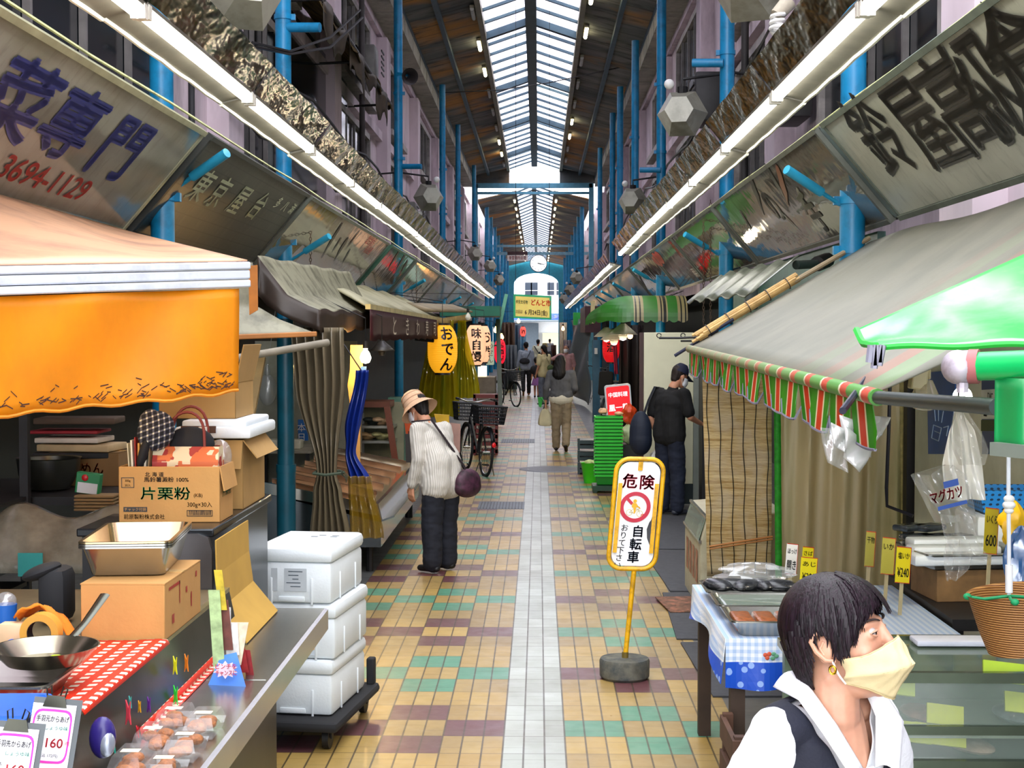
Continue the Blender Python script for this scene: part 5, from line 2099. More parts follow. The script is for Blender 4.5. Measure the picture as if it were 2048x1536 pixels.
for x in (-3.06,-2.46):
 for y in (15.65,16.45):
  m=MB()
  m.box2((x-.02,y-.02,0),(x+.02,y+.02,.71))
  m.build('leg',M_IRON,gt_,smooth=False)
for k,(px,w) in enumerate(((545,60),(590,46))):
 p=W(px,925,16.2)
 m=MB()
 m.rbox((p.x,15.9,.79),(.26,.22,.1),.02)
 solo(m,'tissue_pack',pm('#d9d6c4',.6,var=.1),('pale pack behind the teal post','crumpled pale paper pack beside the tied curtain')[k],'pack')
Yw=17.2
P=lambda px,py,d=0:W(px,py,Yw+d)
M_WOODR=pm('#6e331c',.45,var=.2,scale=6)
gc=thing('wooden_cabinet','open reddish wooden cabinet with shelves of food behind the old lady in the hat','cabinet',(P(760,950).x,Yw,0))
a,b=P(718,808),P(800,960)
m=MB()
m.box2((a.x,Yw+.5,0),(b.x,Yw+.54,a.z))
m.build('back',pm('#7d7c62',.6,var=.2),gc,smooth=False)
m=MB()
m.box2((a.x-.04,Yw,a.z-.04),(P(778,0).x,Yw+.5,a.z+.03))
m.build('top_rail',M_WOODR,gc,smooth=False)
m=MB()
m.beam(P(774,812),P(795,950),.07,.06,up=(0,1,0))
m.build('side_rail',M_WOODR,gc,smooth=False)
m=MB()
m.box2((P(705,0).x,Yw,0),(P(720,0).x,Yw+.06,P(0,800).z))
m.build('post',pm('#a09078',.6,var=.25),gc,smooth=False)
for py in (852,882,930):
 m=MB()
 z=P(740,py).z
 m.box2((a.x,Yw+.02,z-.03),(P(784,0).x,Yw+.5,z))
 m.build('shelf',pm('#8f9088',.25,.6),gc,smooth=False)
for k,(px,py,col,lb) in enumerate(((745,852,'#26302c','dark leafy food on the upper shelf of the wooden cabinet'),(763,852,'#d9b48c','heap of pale food at the right of the upper cabinet shelf'),(762,882,'#c9c48a','stack of yellowish cakes on the lower cabinet shelf'),(735,882,'#c9a878','flat dish on the lower cabinet shelf'),(760,930,'#2a2a30','dark tray on the bottom cabinet shelf'))):
 p=P(px,py,.25)
 z=P(740,py).z
 m=MB()
 for j in range(5):
  m.ell((p.x+.05*math.sin(j*2.1),p.y+.05*math.cos(j*1.7),z+.025+.02*(j%3)),(.07,.07,.03))
 remesh(m,'food_heap',pm(col,.6,var=.3,scale=20),None,.012,2)
 o=bpy.data.objects[-1] if False else [x for x in bpy.data.objects if x.name.startswith('food_heap') and 'label' not in x][0]
 tag(o,lb,'food','food in the wooden cabinet')
for nm,lb,cat,pts,Yq,col,th in (('orange_banner','orange cloth banner right of the wooden cabinet','banner',((803,800),(828,800),(826,868),(812,870)),18.5,'#d9541c',.01),('yellow_towel','yellow towel hanging on the glazed case','towel',((781,832),(806,830),(808,878),(795,876)),18,'#c9a21e',.02),('black_menu_board','small black framed menu board in front of the old lady','menu board',((810,868),(832,868),(834,925),(812,925)),15.8,'#15151c',.03),('yellow_sign','yellow sign board behind the old lady','sign',((868,828),(898,830),(898,862),(880,870)),19.5,'#e3b21c',.05),('pink_notice','pale pink notice board beside the parked bicycle','notice',((895,845),(921,848),(920,905),(898,905)),21.5,'#d9a898',.03),('green_glass_case','greenish glass case behind the wooden cabinet','case',((776,795),(808,795),(812,974),(781,974)),19,'#5c8a78',.3)):
 m=MB()
 m.prism([W(x_,y_,Yq) for x_,y_ in pts],(0,th,0))
 so=solo(m,nm,pm(col,.5,var=.15),lb,cat,smooth=False)
 if nm!='green_glass_case':
  q=W(sum(p_[0] for p_ in pts)/4,pts[2][1]-6,Yq)
  m=MB()
  m.cyl((q.x,Yq+th,0),(q.x,Yq+th,q.z),.012,n=6)
  m.build('post',M_IRON,so)
# -- yellow vinyl and lanterns
Yv=23.9
N_=sheet('#cbbc1c',.4,.36,.12,gloss=.2,tcol='#e0da40')
for k,(cx0,cx1,h0,h1,py0,py1,dy,lb) in enumerate(((880,872,.2,.36,640,835,0,'olive yellow clear vinyl sheet hanging round the big yellow lantern'),(918,926,.07,.24,640,800,.5,'second olive yellow vinyl sheet right of the big yellow lantern'))):
 m=bunch(pw([(0,W(cx0,700,Yv).x),(1,W(cx1,700,Yv).x)]),pw([(0,h0),(1,h1)]),W(0,py0,Yv).z,W(0,py1,Yv).z,4,.1,Yv+dy+.35,k,40)
 solo(m,'vinyl_sheet',N_,lb,'vinyl sheet','yellow vinyl sheets',solid=0)
lantern(885,698,23.4,.48,.76,'#f0a41c',.8,'おでん','big yellow paper lantern with black characters',tsize=.23,bold=.0,a0=-PI/2+.42)
lantern(951,690,29.5,.42,.8,'#f0b890',.9,'味自慢','peach paper lantern with black characters behind the yellow one',tsize=.22,a0=-PI/2+.15,bold=.0)
lantern(968,688,32.5,.3,.8,'#eab48c',1.0,'お酒','narrow peach lantern half hidden behind the other peach one',tsize=.3,a0=-PI/2+.3,bold=.0)
lantern(1000,703,44,.34,.72,'#f01830',1.3,'居酒屋','red paper lantern on the left',tsize=.19,a0=-PI/2+.25,bold=.0)
lantern(1046,663,75,.3,.5,'#f05a50',1.2,'酒','small far red and white lantern near the banner',tsize=.25)
hd=thing('brown_hood','patched brown hood over the yellow lantern stall','hood',(W(880,630,24).x,24,2.2))
m=MB()
m.grid(lambda u,w:lerp(W(850,622,22.6),W(945,624,26),u)+V((-.35*w,0,.12*w)),8,3)
m.build('top',pm('#7a6a4c',.7,var=.3,scale=2),hd,solid=.03)
m=MB()
m.grid(lambda u,w:lerp(W(860,640,22.7),W(940,628,26),u)-V((0,0,.12*w)),8,2)
m.build('valance',pm('#9a7f3c',.6,var=.3),hd,solid=.02)
for k,(px,py,Y,lb) in enumerate(((936,635,25,'small white hot bulb under the brown hood'),(992,661,43,'orange glowing bulb above the red lantern'),(1003,675,44,'second orange glowing bulb just above the red lantern'),(1037,643,60,'orange glowing bulb under the hanging banner'))):
 bare_bulb(px,py,Y,lb,.07 if k else .05,M_BULB2 if k else M_LIP,cord=.4)
ws=thing('shop_lightbox','small white green sign with vertical characters between the peach and red lanterns','sign',W(980,735,34))
m=MB()
a,b=W(972,683,34),W(988,730,34)
m.box2((a.x,34,b.z),(b.x,34.12,a.z))
m.build('panel',pm('#cfe3c6',.4,emit=.3),ws,bevel=.02)
m=MB()
m.beam((b.x,34.06,a.z-.1),W(996,690,33.6),.03,.03)
m.build('bracket',M_IRON,ws)
m=MB()
m.text('の定ん',W(980,706,33.98),(1,0,0),(0,0,1),.15,.02,vert=True)
m.build('lettering',pm('#8a2a20',.5),ws,smooth=False)
m=MB()
a,b=W(956,732,30),W(973,753,30)
m.box2((a.x,30,b.z),(b.x,30.2,a.z))
solo(m,'glowing_paper_lamp',pm('#fff0c0',.5,emit=3),'square glowing paper lamp under the peach lantern','lamp',smooth=False)
m=MB()
a,b=W(955,754,30),W(990,815,30)
m.box2((a.x,29.9,0),(b.x,31,a.z))
for k in range(3):
 m.box2((a.x+.2,29.88,.4+.2*k),(b.x,29.92,.5+.2*k))
solo(m,'stall_counter',pm('#6e6456',.5,var=.3),'grey stall counter under the glowing paper lamp','counter',smooth=False)
m=MB()
m.beam(W(996,640,34),W(1001,835,32),.1,.06)
solo(m,'frame_post',pm('#47523f',.5),'olive stall post left of the red lantern','post',smooth=False)
m=MB()
a,b=W(970,612,33),W(1000,632,33)
m.box2((-2.2,33,b.z),(b.x,36,a.z))
solo(m,'teal_awning_box',pm('#1c7a62',.5,var=.1),'teal awning box above the lanterns on the left','awning',smooth=False)
m=MB()
m.beam(W(997,662,34),W(1013,588,34),.08,.05)
solo(m,'green_pole',pm('#7fd0b0',.4),'pale green slanted pole left of the hanging banner','pole',smooth=False)
for k,(px0,px1,py0,py1,Y,col,lb) in enumerate(((1004,1030,645,690,56,'#4a2f1c','brown timber stall front beyond the red lantern'),(1018,1040,650,700,75,'#4f6a80','grey blue hanging sheets at a far left stall'),(1010,1034,690,745,52,'#5a6068','grey rack of hanging clothes behind the left bicycle'),(1030,1052,668,720,95,'#7fb0c9','pale blue awning cloth at the far left'),(1040,1050,727,742,70,'#b5c81e','bright lime sign at the far left'))):
 m=MB()
 a,b=W(px0,py0,Y),W(px1,py1,Y)
 n=6
 m.grid(lambda u,w:V((lerp(a.x,b.x,u),Y+.15*math.sin(u*21),lerp(a.z,.02,w))),18,2)
 solo(m,'market_stall',pm(col,.6,var=.25),lb,'stall',solid=.05)
for k in range(3):
 c=W(985,868,24)
 t=thing('red_crate',('lowest','middle','topmost')[k]+' dark red bottle crate in the stack behind the parked bicycle','crate',(c.x-.12,24.3,.33*k),'dark red crates')
 for z in (.03,.15,.27):
  m=MB()
  m.box2((c.x-.32,24.1,.33*k+z),(c.x+.08,24.5,.33*k+z+.06))
  m.build('slat_band',pm('#6a1f1c',.5),t,smooth=False)
 for x in (-.3,.06):
  for y in (24.12,24.48):
   m=MB()
   m.box2((c.x+x-.02,y-.02,.33*k),(c.x+x+.02,y+.02,.33*k+.33))
   m.build('corner_post',pm('#6a1f1c',.5),t,smooth=False)
# -- bicycles
def bicycle(loc,rz,label,col='#1a1c20',basket='#17181a',rear_basket=None,seat=False,lean=0.06):
 """wheels in the local y-z plane, front towards +y"""
 t=thing('bicycle',label,'bicycle',loc)
 T=Matrix.Translation(loc)@Matrix.Rotation(rz,4,'Z')@Matrix.Rotation(lean,4,'Y')
 R=.33
 met=pm(col,.35,.3)
 for k,y in enumerate((-.55,.55)):
  m=MB()
  m.tube([(0,y+R*math.cos(2*PI*j/32),R+R*math.sin(2*PI*j/32)) for j in range(33)],.02,n=8)
  m.xf(T)
  w=m.build('wheel',M_RUBBER,t)
  m=MB()
  m.tube([(0,y+(R-.025)*math.cos(2*PI*j/32),R+(R-.025)*math.sin(2*PI*j/32)) for j in range(33)],.009,n=6)
  m.xf(T).build('rim',M_STEEL,w)
  m=MB()
  for j in range(14):
   a=2*PI*j/14
   m.cyl((.02*(-1)**j,y,R),(0,y+(R-.02)*math.cos(a),R+(R-.02)*math.sin(a)),.0018,n=4)
  m.cyl((-.05,y,R),(.05,y,R),.02,n=8)
  m.xf(T).build('spokes',M_STEEL,w)
  m=MB()
  m.grid(lambda u,v:((v-.5)*.06,y+(R+.035)*math.cos(.35+u*2.3),R+(R+.035)*math.sin(.35+u*2.3)),14,2)
  m.xf(T).build('mudguard',met,t,solid=.003)
 m=MB()
 for a,b,r in (((0,-.55,R),(0,-.18,.82),.013),((0,-.55,R),(0,-.1,.3),.013),((0,-.1,.3),(0,-.2,.88),.017),((0,-.1,.3),(0,.42,.78),.02),((0,.36,.95),(0,.47,.62),.02),((0,.47,.62),(.04,.55,R),.013),((0,.47,.62),(-.04,.55,R),.013)):
  m.cyl(a,b,r,n=8)
 m.xf(T).build('frame',met,t)
 m=MB()
 m.tube([(-.28,.12,1.04),(-.25,.3,1.05),(-.08,.36,1.0),(.08,.36,1.0),(.25,.3,1.05),(.28,.12,1.04)],.012,n=8)
 m.xf(T).build('handlebar',M_STEEL,t)
 for s_ in (-1,1):
  m=MB()
  m.cyl((s_*.28,.2,1.045),(s_*.28,.06,1.04),.018,n=8)
  m.xf(T).build('grip',M_RUBBER,t)
  m=MB()
  m.box2((s_*.1-.03,-.2,.12),(s_*.1+.05*s_,-.1,.14))
  m.xf(T).build('pedal',M_RUBBER,t,smooth=False)
 m=MB()
 m.ell((0,-.24,.9),(.1,.14,.035))
 m.xf(T).build('saddle',M_RUBBER,t)
 def bask(cy,cz,w,l,h,mt,nm):
  m=MB()
  for j in range(6):
   z=cz+h*j/5
   k=.85+.15*j/5
   m.tube([(-w*k/2,cy-l*k/2,z),(w*k/2,cy-l*k/2,z),(w*k/2,cy+l*k/2,z),(-w*k/2,cy+l*k/2,z),(-w*k/2,cy-l*k/2,z)],.007 if j<5 else .014,n=5)
  for j in range(8):
   for sx,sy in ((1,0),(-1,0),(0,1),(0,-1)):
    u=(j/7-.5)
    a=V((sx*w/2 if sx else u*w,cy+(sy*l/2 if sy else u*l),cz+h))
    b=V((a.x*.85,cy+(a.y-cy)*.85,cz))
    m.cyl(a,b,.006,n=4)
  m.quad((-w*.42,cy-l*.42,cz),(w*.42,cy-l*.42,cz),(w*.42,cy+l*.42,cz),(-w*.42,cy+l*.42,cz))
  m.xf(T).build(nm,mt,t,smooth=False)
 if basket:
  bask(.66,.72,.36,.3,.25,pm(basket,.5),'front_basket')
 if rear_basket:
  bask(-.6,.74,.42,.32,.24,pm(rear_basket,.5),'rear_basket')
 m=MB()
 m.ell((0,-.6-R,.46),(.03,.015,.035))
 m.xf(T).build('reflector',pm('#c4141c',.3,emit=.3),t)
 m=MB()
 m.tube([(.14,-.52,.01),(.05,-.55,R),(-.05,-.55,R),(-.14,-.52,.01)],.008,n=6)
 m.xf(T).build('stand',M_STEEL,t)
 if seat:
  m=MB()
  m.rbox((0,-.62,.98),(.3,.1,.5),.06)
  m.rbox((0,-.48,.8),(.3,.34,.12),.04)
  m.xf(T).build('child_seat',M_RUBBER,t)
 return t
c=W(950,950,20.6)
bicycle(V((c.x-.02,21.0,0)),.3,'parked black bicycle with dark baskets seen from behind, beside the old lady','#17181c','#17181a','#15161a')
c=W(1016,808,40)
bicycle(V((c.x-.02,40.6,0)),.45+PI,'dark bicycle with a wire basket parked on the left near the red lantern','#22242a','#3a3d42')
c=W(1203,840,33)
bicycle(V((c.x+.05,30.5,0)),-.25,'bicycle with a black child seat parked on the right','#2b2d33','#3a332e',None,True)
c=W(1183,800,46)
bicycle(V((c.x,42.5,0)),-.1,'bicycle parked against the far right pillar, behind the one with the child seat','#1b1c20','#33302c')
# -- RIGHT STALLS
# -- danger sign
YS=8.45
base=W(1249,1345,YS)
sg=thing('bicycle_warning_sign','yellow framed white sign telling cyclists to get off, standing on a round concrete base','sign',(base.x,YS,0))
bx=base.x
m=MB()
m.lathe([(0,0),(.13,0),(.143,.015),(.145,.1),(.138,.115),(0,.118)],(bx,YS,0),32)
m.build('base',pm('#5a594f',.8,var=.35,scale=14,dirt_or_sheen='#22303a',damt=.8,dscale=9,bump=.3),sg)
YEL=pm('#e0a80c',.4,var=.1,scale=12,dirt_or_sheen='#7a5a14',damt=.6,dscale=16)
top=W(1268,1142,YS)
m=MB()
m.cyl((bx+.003,YS,.11),top,.0145,n=12)
m.build('pole',YEL,sg)
m=MB()
m.cyl((bx+.003,YS,.11),(bx+.004,YS,.15),.019,n=12)
m.build('pole_socket',pm('#6d5a1c',.6,var=.3),sg)
pc=W(1272,1028,YS)
ux=V((math.cos(.075),0,-.02)).normalized()
uz=(V((.085,.0,1))).normalized()
un=ux.cross(uz)
un=V((0,-1,0))
kx=YS/FPX
PT=lambda a,b,n=0:pc+ux*(a*kx)+uz*(b*kx)+un*n
def rrect(w,h,r,n=8):
 pts=[]
 for sx,sy,a0 in ((1,1,0),(-1,1,PI/2),(-1,-1,PI),(1,-1,1.5*PI)):
  for j in range(n+1):
   a=a0+PI/2*j/n
   pts.append((sx*(w/2-r)+r*math.cos(a),sy*(h/2-r)+r*math.sin(a)))
 return pts
fr=rrect(95,222,27)
m=MB()
m.tube([PT(a,b) for a,b in fr]+[PT(*fr[0])],4.6*kx,n=10)
m.build('frame',YEL,sg)
m=MB()
for s_ in (-1,1):
 m.prism([PT(s_*36.5-4,-78,.008),PT(s_*36.5+4,-78,.008),PT(s_*36.5+4,62,.008),PT(s_*36.5-4,62,.008)],un*.008)
m.prism([PT(-4,88,.008),PT(5,88,.008),PT(5,106,.012),PT(-4,106,.012)],un*.006)
m.build('bracket',YEL,sg,smooth=False)
bd=[]
n=8
w_,h_,r_=83,209,22
pts=rrect(w_,h_,r_)
right_low=[(41,-95+r_)]
out=[]
for a,b in pts:
 out.append((a,b))
bite=[(41,-72),(34,-66),(26,-48),(24,-30),(28,-16),(31,-12),(33,-4),(36,10),(41,16)]
m=MB()
m.prism([PT(a,b,.0) for a,b in out+bite],un*-.004)
m.build('panel',pm('#eef0f4',.35,var=.03),sg,smooth=False)
m=MB()
m.text('危',PT(-18,66,.004),ux,uz,31*kx,.035)
m.text('険',PT(17,64,.004),ux,uz,31*kx,.035)
m.build('red_lettering',pm('#c01838',.4),sg,smooth=False)
m=MB()
ring=[]
n=40
o_,i_=[],[]
for k in range(n):
 a=2*PI*k/n
 o_.append(PT(-3+31*math.cos(a),14+31*math.sin(a),.004))
 i_.append(PT(-3+23*math.cos(a),14+23*math.sin(a),.004))
m.loft([o_,i_])
for a,b in (((-20,31),(-9,20)),((11,0),(16,-5))):
 d=V((1,1)).normalized()*3
 m.quad(PT(a[0]-d.x,a[1]-d.y,.0045),PT(b[0]-d.x,b[1]-d.y,.0045),PT(b[0]+d.x,b[1]+d.y,.0045),PT(a[0]+d.x,a[1]+d.y,.0045))
m.build('prohibition_ring',pm('#b81434',.4),sg,smooth=False)
m=MB()
def disc(mm,x,y,r,r2=0,n=20,l=.0046):
 if r2:
  mm.loft([[PT(x+q*math.cos(2*PI*k/n),y+q*math.sin(2*PI*k/n),l) for k in range(n)] for q in (r,r2)])
 else:
  mm.poly([PT(x+r*math.cos(2*PI*k/n),y+r*math.sin(2*PI*k/n),l) for k in range(n)])
disc(m,-4,26,3.8)
m.poly([PT(*q,.0047) for q in ((-9,22),(-1,22),(4,14),(-1,13),(-2,2),(-5,0),(-6,12),(-10,14))])
m.poly([PT(*q,.0047) for q in ((1,17),(7,14),(8,10),(4,12))])
m.build('rider',pm('#d9a40f',.4),sg,smooth=False)
m=MB()
disc(m,-14,3,6.5,5.3)
disc(m,7,1,6.5,5.3)
for a,b in (((-14,3),(-5,3)),((-5,3),(4,10)),((4,10),(7,1)),((-14,3),(-6,11)),((-6,11),(4,9))):
 v_=V((b[0]-a[0],b[1]-a[1]))
 p_=V((-v_.y,v_.x)).normalized()*.6
 m.quad(PT(a[0]-p_.x,a[1]-p_.y,.0046),PT(b[0]-p_.x,b[1]-p_.y,.0046),PT(b[0]+p_.x,b[1]+p_.y,.0046),PT(a[0]+p_.x,a[1]+p_.y,.0046))
m.build('cycle',pm('#c9b878',.4),sg,smooth=False)
m=MB()
for k,ch in enumerate('自転車'):
 m.text(ch,PT(7-k*2.6,-35-k*26,.004),ux,uz,25*kx,.03)
m.build('lettering',pm('#14203a',.4),sg,smooth=False)
m=MB()
for k,ch in enumerate('おりて下さい'):
 m.text(ch,PT(-20-k*1.6,-28-k*15.2,.004),ux,uz,15.5*kx,.01)
m.build('small_lettering',pm('#14203a',.4),sg,smooth=False)
# -- striped awning
X0=1.07
fa,fb_=V((X0,10.42,1.885)),V((X0,4.72,1.79))
wa,wb_=V((2.34,10.5,2.64)),V((2.34,3.6,2.62))
sa=thing('striped_awning','large grey awning with a scalloped green and red striped valance','awning',(1.7,7,1.8))
N=NT('awning_cloth_grey')
g=N.n('ShaderNodeNewGeometry')
X,Y,Z=N.sep(g.outputs['Position'])
v=g.outputs['Position']
st=N.m('FRACT',N.m('DIVIDE',Y,.62))
c=N.mix(N.ramp(N.noise(v,2.2,5),.35,.7),lin('#74766b'),lin('#8a897d'))
nearf=N.ramp(Y,6.6,4.6)
c=N.mix(N.m('MULTIPLY',N.m('LESS_THAN',st,.3),N.m('MULTIPLY',nearf,.55)),c,lin('#b0705e'))
c=N.mix(N.m('MULTIPLY',N.m('GREATER_THAN',st,.62),N.m('MULTIPLY',nearf,.5)),c,lin('#7fa870'))
c=N.mix(N.m('MULTIPLY',N.ramp(N.noise(v,1.1,6,.7),.52,.68),.55),c,lin('#5f6150'))
N.set('Base Color',c)
N.set('Roughness',.55)
N.set('Transmission Weight',0)
m=MB()
m.grid(lambda u,w:lerp(lerp(fa,fb_,u),lerp(wa,wb_,u),w)+V((0,0,-.03*math.sin(PI*w)+.012*math.sin(u*17+w*5)*w)),30,12)
m.build('cloth',N.mat,sa,solid=.006)
M_G=sheet('#3f9a18',.35,dirt_or_sheen='#2a5a1c',damt=.4,gloss=.06)
M_R=sheet('#e0481c',.35,dirt_or_sheen='#8f3a22',damt=.4,gloss=.06)
M_W=sheet('#ece4c0',.4,gloss=.05)
M_EDGE=pm('#77758a',.6,var=.2)
M_DIRTG=sheet('#5a6a2c',.3,dirt_or_sheen='#3a3a24',damt=.6,gloss=.05)
m=MB()
NTAB=17
cols=[]
for k in range(NTAB):
 for w_,mi in ((.05,0),(.24,0),(.07,2),(.28,1),(.07,2),(.24,0),(.05,0)):
  cols.append((k,w_,mi))
tot=sum(c[1] for c in cols)
u=0
M=5
edge=[]
for k,w_,mi in cols:
 nsub=max(1,round(w_/.07))
 for j in range(nsub):
  ua,ub=u/tot,(u+w_/nsub)/tot
  u+=w_/nsub
  m.mat(mi)
  def pos(uu,w):
   t=(uu*NTAB)%1.0
   notch=1 if min(t,1-t)<.012 else 0
   d=.15-.06*notch+.008*math.sin(t*PI)
   p=lerp(fa,fb_,uu)
   sw=.018*math.sin(math.floor(uu*NTAB)*2.3)*w
   return p+V((-.005-sw,0,-.03-d*w))
  m.grid(lambda a,b:pos(lerp(ua+1e-5,ub-1e-5,a),b),1,M)
  edge.append(pos(ua+1e-5,1))
m.build('valance',[M_G,M_R,M_W],sa,smooth=False,solid=.003)
m=MB()
m.tube(edge,.006,n=5)
m.build('valance_binding',M_EDGE,sa)
N=NT('striped_roll')
g=N.n('ShaderNodeNewGeometry')
X,Y,Z=N.sep(g.outputs['Position'])
f=N.m('FRACT',N.m('DIVIDE',Y,.335))
c=N.mix(N.m('LESS_THAN',f,.3),lin('#4f8f3a'),lin('#c0432a'))
c=N.mix(N.m('LESS_THAN',N.m('ABSOLUTE',N.m('SUBTRACT',f,.34)),.04),c,lin('#d9d0b0'))
c=N.mix(N.m('MULTIPLY',N.ramp(Y,5.5,8.5),.85),c,lin('#8a8a6c'))
N.set('Base Color',c)
N.set('Roughness',.5)
m=MB()
m.cyl(fa+V((0,.06,-.01)),fb_+V((0,-.05,-.01)),.028,n=12)
m.build('front_roll',N.mat,sa)
for a_,b_ in ((fb_+V((-.12,-.1,-.05)),fb_+V((.25,.9,.12))),(fa+V((-.1,.1,-.06)),fa+V((.3,-.02,.2)))):
 m=MB()
 m.cyl(a_,b_,.012,n=8)
 m.build('support_rod',pm('#20243a',.4),sa)
rs=thing('rolled_reed_screen','rolled straw coloured reed screen along the far edge of the striped awning','reed screen',lerp(fa,wa,.3))
m=MB()
random.seed(9)
for k in range(14):
 o_=V((random.uniform(-.02,.02),random.uniform(-.02,.03),random.uniform(.02,.07)))
 m.cyl(lerp(fa,wa,.02+.05*random.random())+o_,lerp(fa,wa,.58+.04*random.random())+o_,.012,n=6)
m.build('reeds',pm('#c9a468',.6,var=.25,scale=12),rs)
for k in range(5):
 m=MB()
 c=lerp(fa,wa,.1+.11*k)+V((0,.005,.045))
 d=(wa-fa).normalized()
 x_,y_,a_=frame(d)
 m.tube([c+x_*(.045*math.cos(q*PI/5))+y_*(.045*math.sin(q*PI/5)) for q in range(11)],.004,n=4)
 m.build('binding',M_BLACK,rs)
m=MB()
m.cyl(lerp(fa,wa,.58)+V((0,0,.03)),lerp(fa,wa,1.0)+V((0,0,.02)),.018,n=8)
solo(m,'awning_rod',N.mat,'thin green and red rod at the upper far edge of the striped awning','rod')
# -- bamboo blind, curtain, jambs (partition at y ~ 10.2)
YBL=10.2
N=NT('bamboo_slats')
g=N.n('ShaderNodeNewGeometry')
v=g.outputs['Position']
X,Y,Z=N.sep(v)
mp=N.n('ShaderNodeMapping')
N.t.links.new(v,mp.inputs[0])
mp.inputs[3].default_value=(2.2,1,60)
zz_=N.m('ADD',Z,N.m('MULTIPLY',X,-.14))
s1=N.m('FRACT',N.m('MULTIPLY',zz_,95))
h=N.noise(mp.outputs[0],1.5,4,.7)
c=N.mix(N.ramp(h,.35,.65),lin('#b08a4c'),lin('#ecd49a'))
big=N.ramp(N.noise(v,5,3),.45,.62)
c=N.mix(N.m('MULTIPLY',big,.4),c,lin('#ddd2ba'))
c=N.mix(N.m('MULTIPLY',N.m('LESS_THAN',s1,.22),.65),c,lin('#3a2812'))
N.set('Base Color',c)
N.set('Roughness',.6)
N.bump(s1,.5,.004)
bl_=thing('bamboo_blind','hanging bamboo slat blind with black strings under the striped awning','blind',(1.4,YBL,.3))
a,b=W(1404,760,YBL),W(1542,1150,YBL)
c2=W(1416,1160,YBL)
m=MB()
m.grid(lambda u,w:V((lerp(lerp(a.x,c2.x,w),b.x,u),YBL+.012*math.sin(w*7)+.05*w*(1-u),lerp(1.8,b.z,w)+.02*(u-1)*w)),10,24)
m.build('slats',N.mat,bl_,solid=.008)
for k in range(6):
 m=MB()
 u=.06+k*.175
 m.tube([V((lerp(lerp(a.x,c2.x,w),b.x,u)+.006*math.sin(w*20+k),YBL-.014+.012*math.sin(w*7)+.05*w*(1-u),lerp(1.8,b.z,w))) for w in [i/20 for i in range(21)]],.003,n=4)
 m.build('string',M_BLACK,bl_)
m=MB()
q0,q1=W(1419,1093,YBL-.03),W(1545,1073,YBL-.03)
m.cyl(q0,q1,.008,n=6)
m.cyl(q0-V((0,0,.018)),q1-V((0,0,.018)),.006,n=6)
m.build('bottom_rod',pm('#b5783a',.5,var=.2),bl_)
m=MB()
e0=W(1546,830,YBL)
m.grid(lambda u,w:V((lerp(e0.x,e0.x+.045,u)+.02*w,YBL-.02+.012*math.sin(w*60)*.3,lerp(1.75,W(0,1150,YBL).z,w))),2,40)
m.build('green_edging',pm('#1f9a1c',.6,var=.25,scale=30),bl_,solid=.012)
m=MB()
x0,x1=W(1560,900,10.3).x,W(1800,900,10.3).x
m.grid(lambda u,w:V((lerp(x0,x1,u),10.26+.045*math.sin(u*19+w*1.6*math.sin(u*5))+.02*math.sin(u*43+w*3),lerp(1.85,.1,w))),60,12)
solo(m,'beige_curtain',sheet('#ecdcae',.3,dirt_or_sheen='#a5ae66',damt=.6,dscale=1.6,stretch=(2.4,1,.25),gloss=.05),'beige green stained canvas curtain beside the bamboo blind','curtain',solid=.005)
m=MB()
a,b=W(1795,700,10.25),W(1822,1130,10.25)
m.grid(lambda u,w:V((lerp(a.x,b.x,u)+.03*w,10.2,lerp(1.95,.2,w))),2,30)
solo(m,'reed_strip',pm('#b5a86c',.7,var=.3,scale=20),'narrow reed strip at the right side of the beige curtain','reed strip',solid=.015)
m=MB()
a,b=W(1812,690,10.1),W(1836,1130,10.1)
m.box2((a.x,10.05,0),(b.x,10.15,2.6))
solo(m,'black_door_post',M_BLACK,'black metal door post right of the beige curtain','post',smooth=False)
m=MB()
a,b=W(1837,690,10.0),W(1850,1130,10.0)
m.box2((a.x,9.9,0),(b.x,10.1,2.6))
solo(m,'wooden_jamb',pm('#b39c76',.7,var=.2,dirt_or_sheen='#3a2f24',damt=.8,dscale=12),'peeling beige wooden jamb beside the black door post','jamb',smooth=False)
m=MB()
m.tube([W(1782,690,9.6),W(1778,850,9.6),W(1773,975,9.6),W(1774,1012,9.6),W(1826,1032,9.5)],.012,n=6)
solo(m,'crank_handle',pm('#1c1c2a',.4),'long dark awning crank hanging in front of the beige curtain','crank')
m=MB()
m.box2((2.52,4.0,0),(2.6,9.9,2.62))
structure(m,'wall_right_stall',pm('#dfe4d4',.5,var=.06,dirt_or_sheen='#9aa590',damt=.4,dscale=1.2),smooth=False)
def onwall(px,py):
 return WX(px,py,2.515)
def wall_poster(name,quad,mat,label,cat='poster',items=()):
 t=thing(name,label,cat,onwall(*quad[3]))
 m=MB()
 m.prism([onwall(x_,y_) for x_,y_ in quad],(-.006,0,0))
 m.build('sheet',mat,t,smooth=False)
 return t
t=wall_poster('blue_poster',((1856,745),(1912,740),(1912,908),(1858,908)),pm('#0f55ac',.4,var=.08),'blue poster with thin line drawing on the right stall wall')
m=MB()
for (x0_,y0_),(x1_,y1_) in (((1870,850),(1886,856)),((1886,856),(1880,882)),((1880,882),(1866,876)),((1866,876),(1870,850)),((1872,862),(1884,867)),((1890,855),(1900,852)),((1900,852),(1896,872)),((1874,842),(1872,820)),((1880,842),(1880,815)),((1886,845),(1890,822))):
 m.tube([onwall(x0_,y0_)-V((.009,0,0)),onwall(x1_,y1_)-V((.009,0,0))],.003,n=4)
m.build('line_drawing',pm('#bcd6ee',.5),t)
t=wall_poster('navy_poster',((1965,740),(2000,738),(2000,908),(1966,908)),pm('#0c3f7c',.4,var=.08),'navy and white poster half hidden behind the hanging bags')
m=MB()
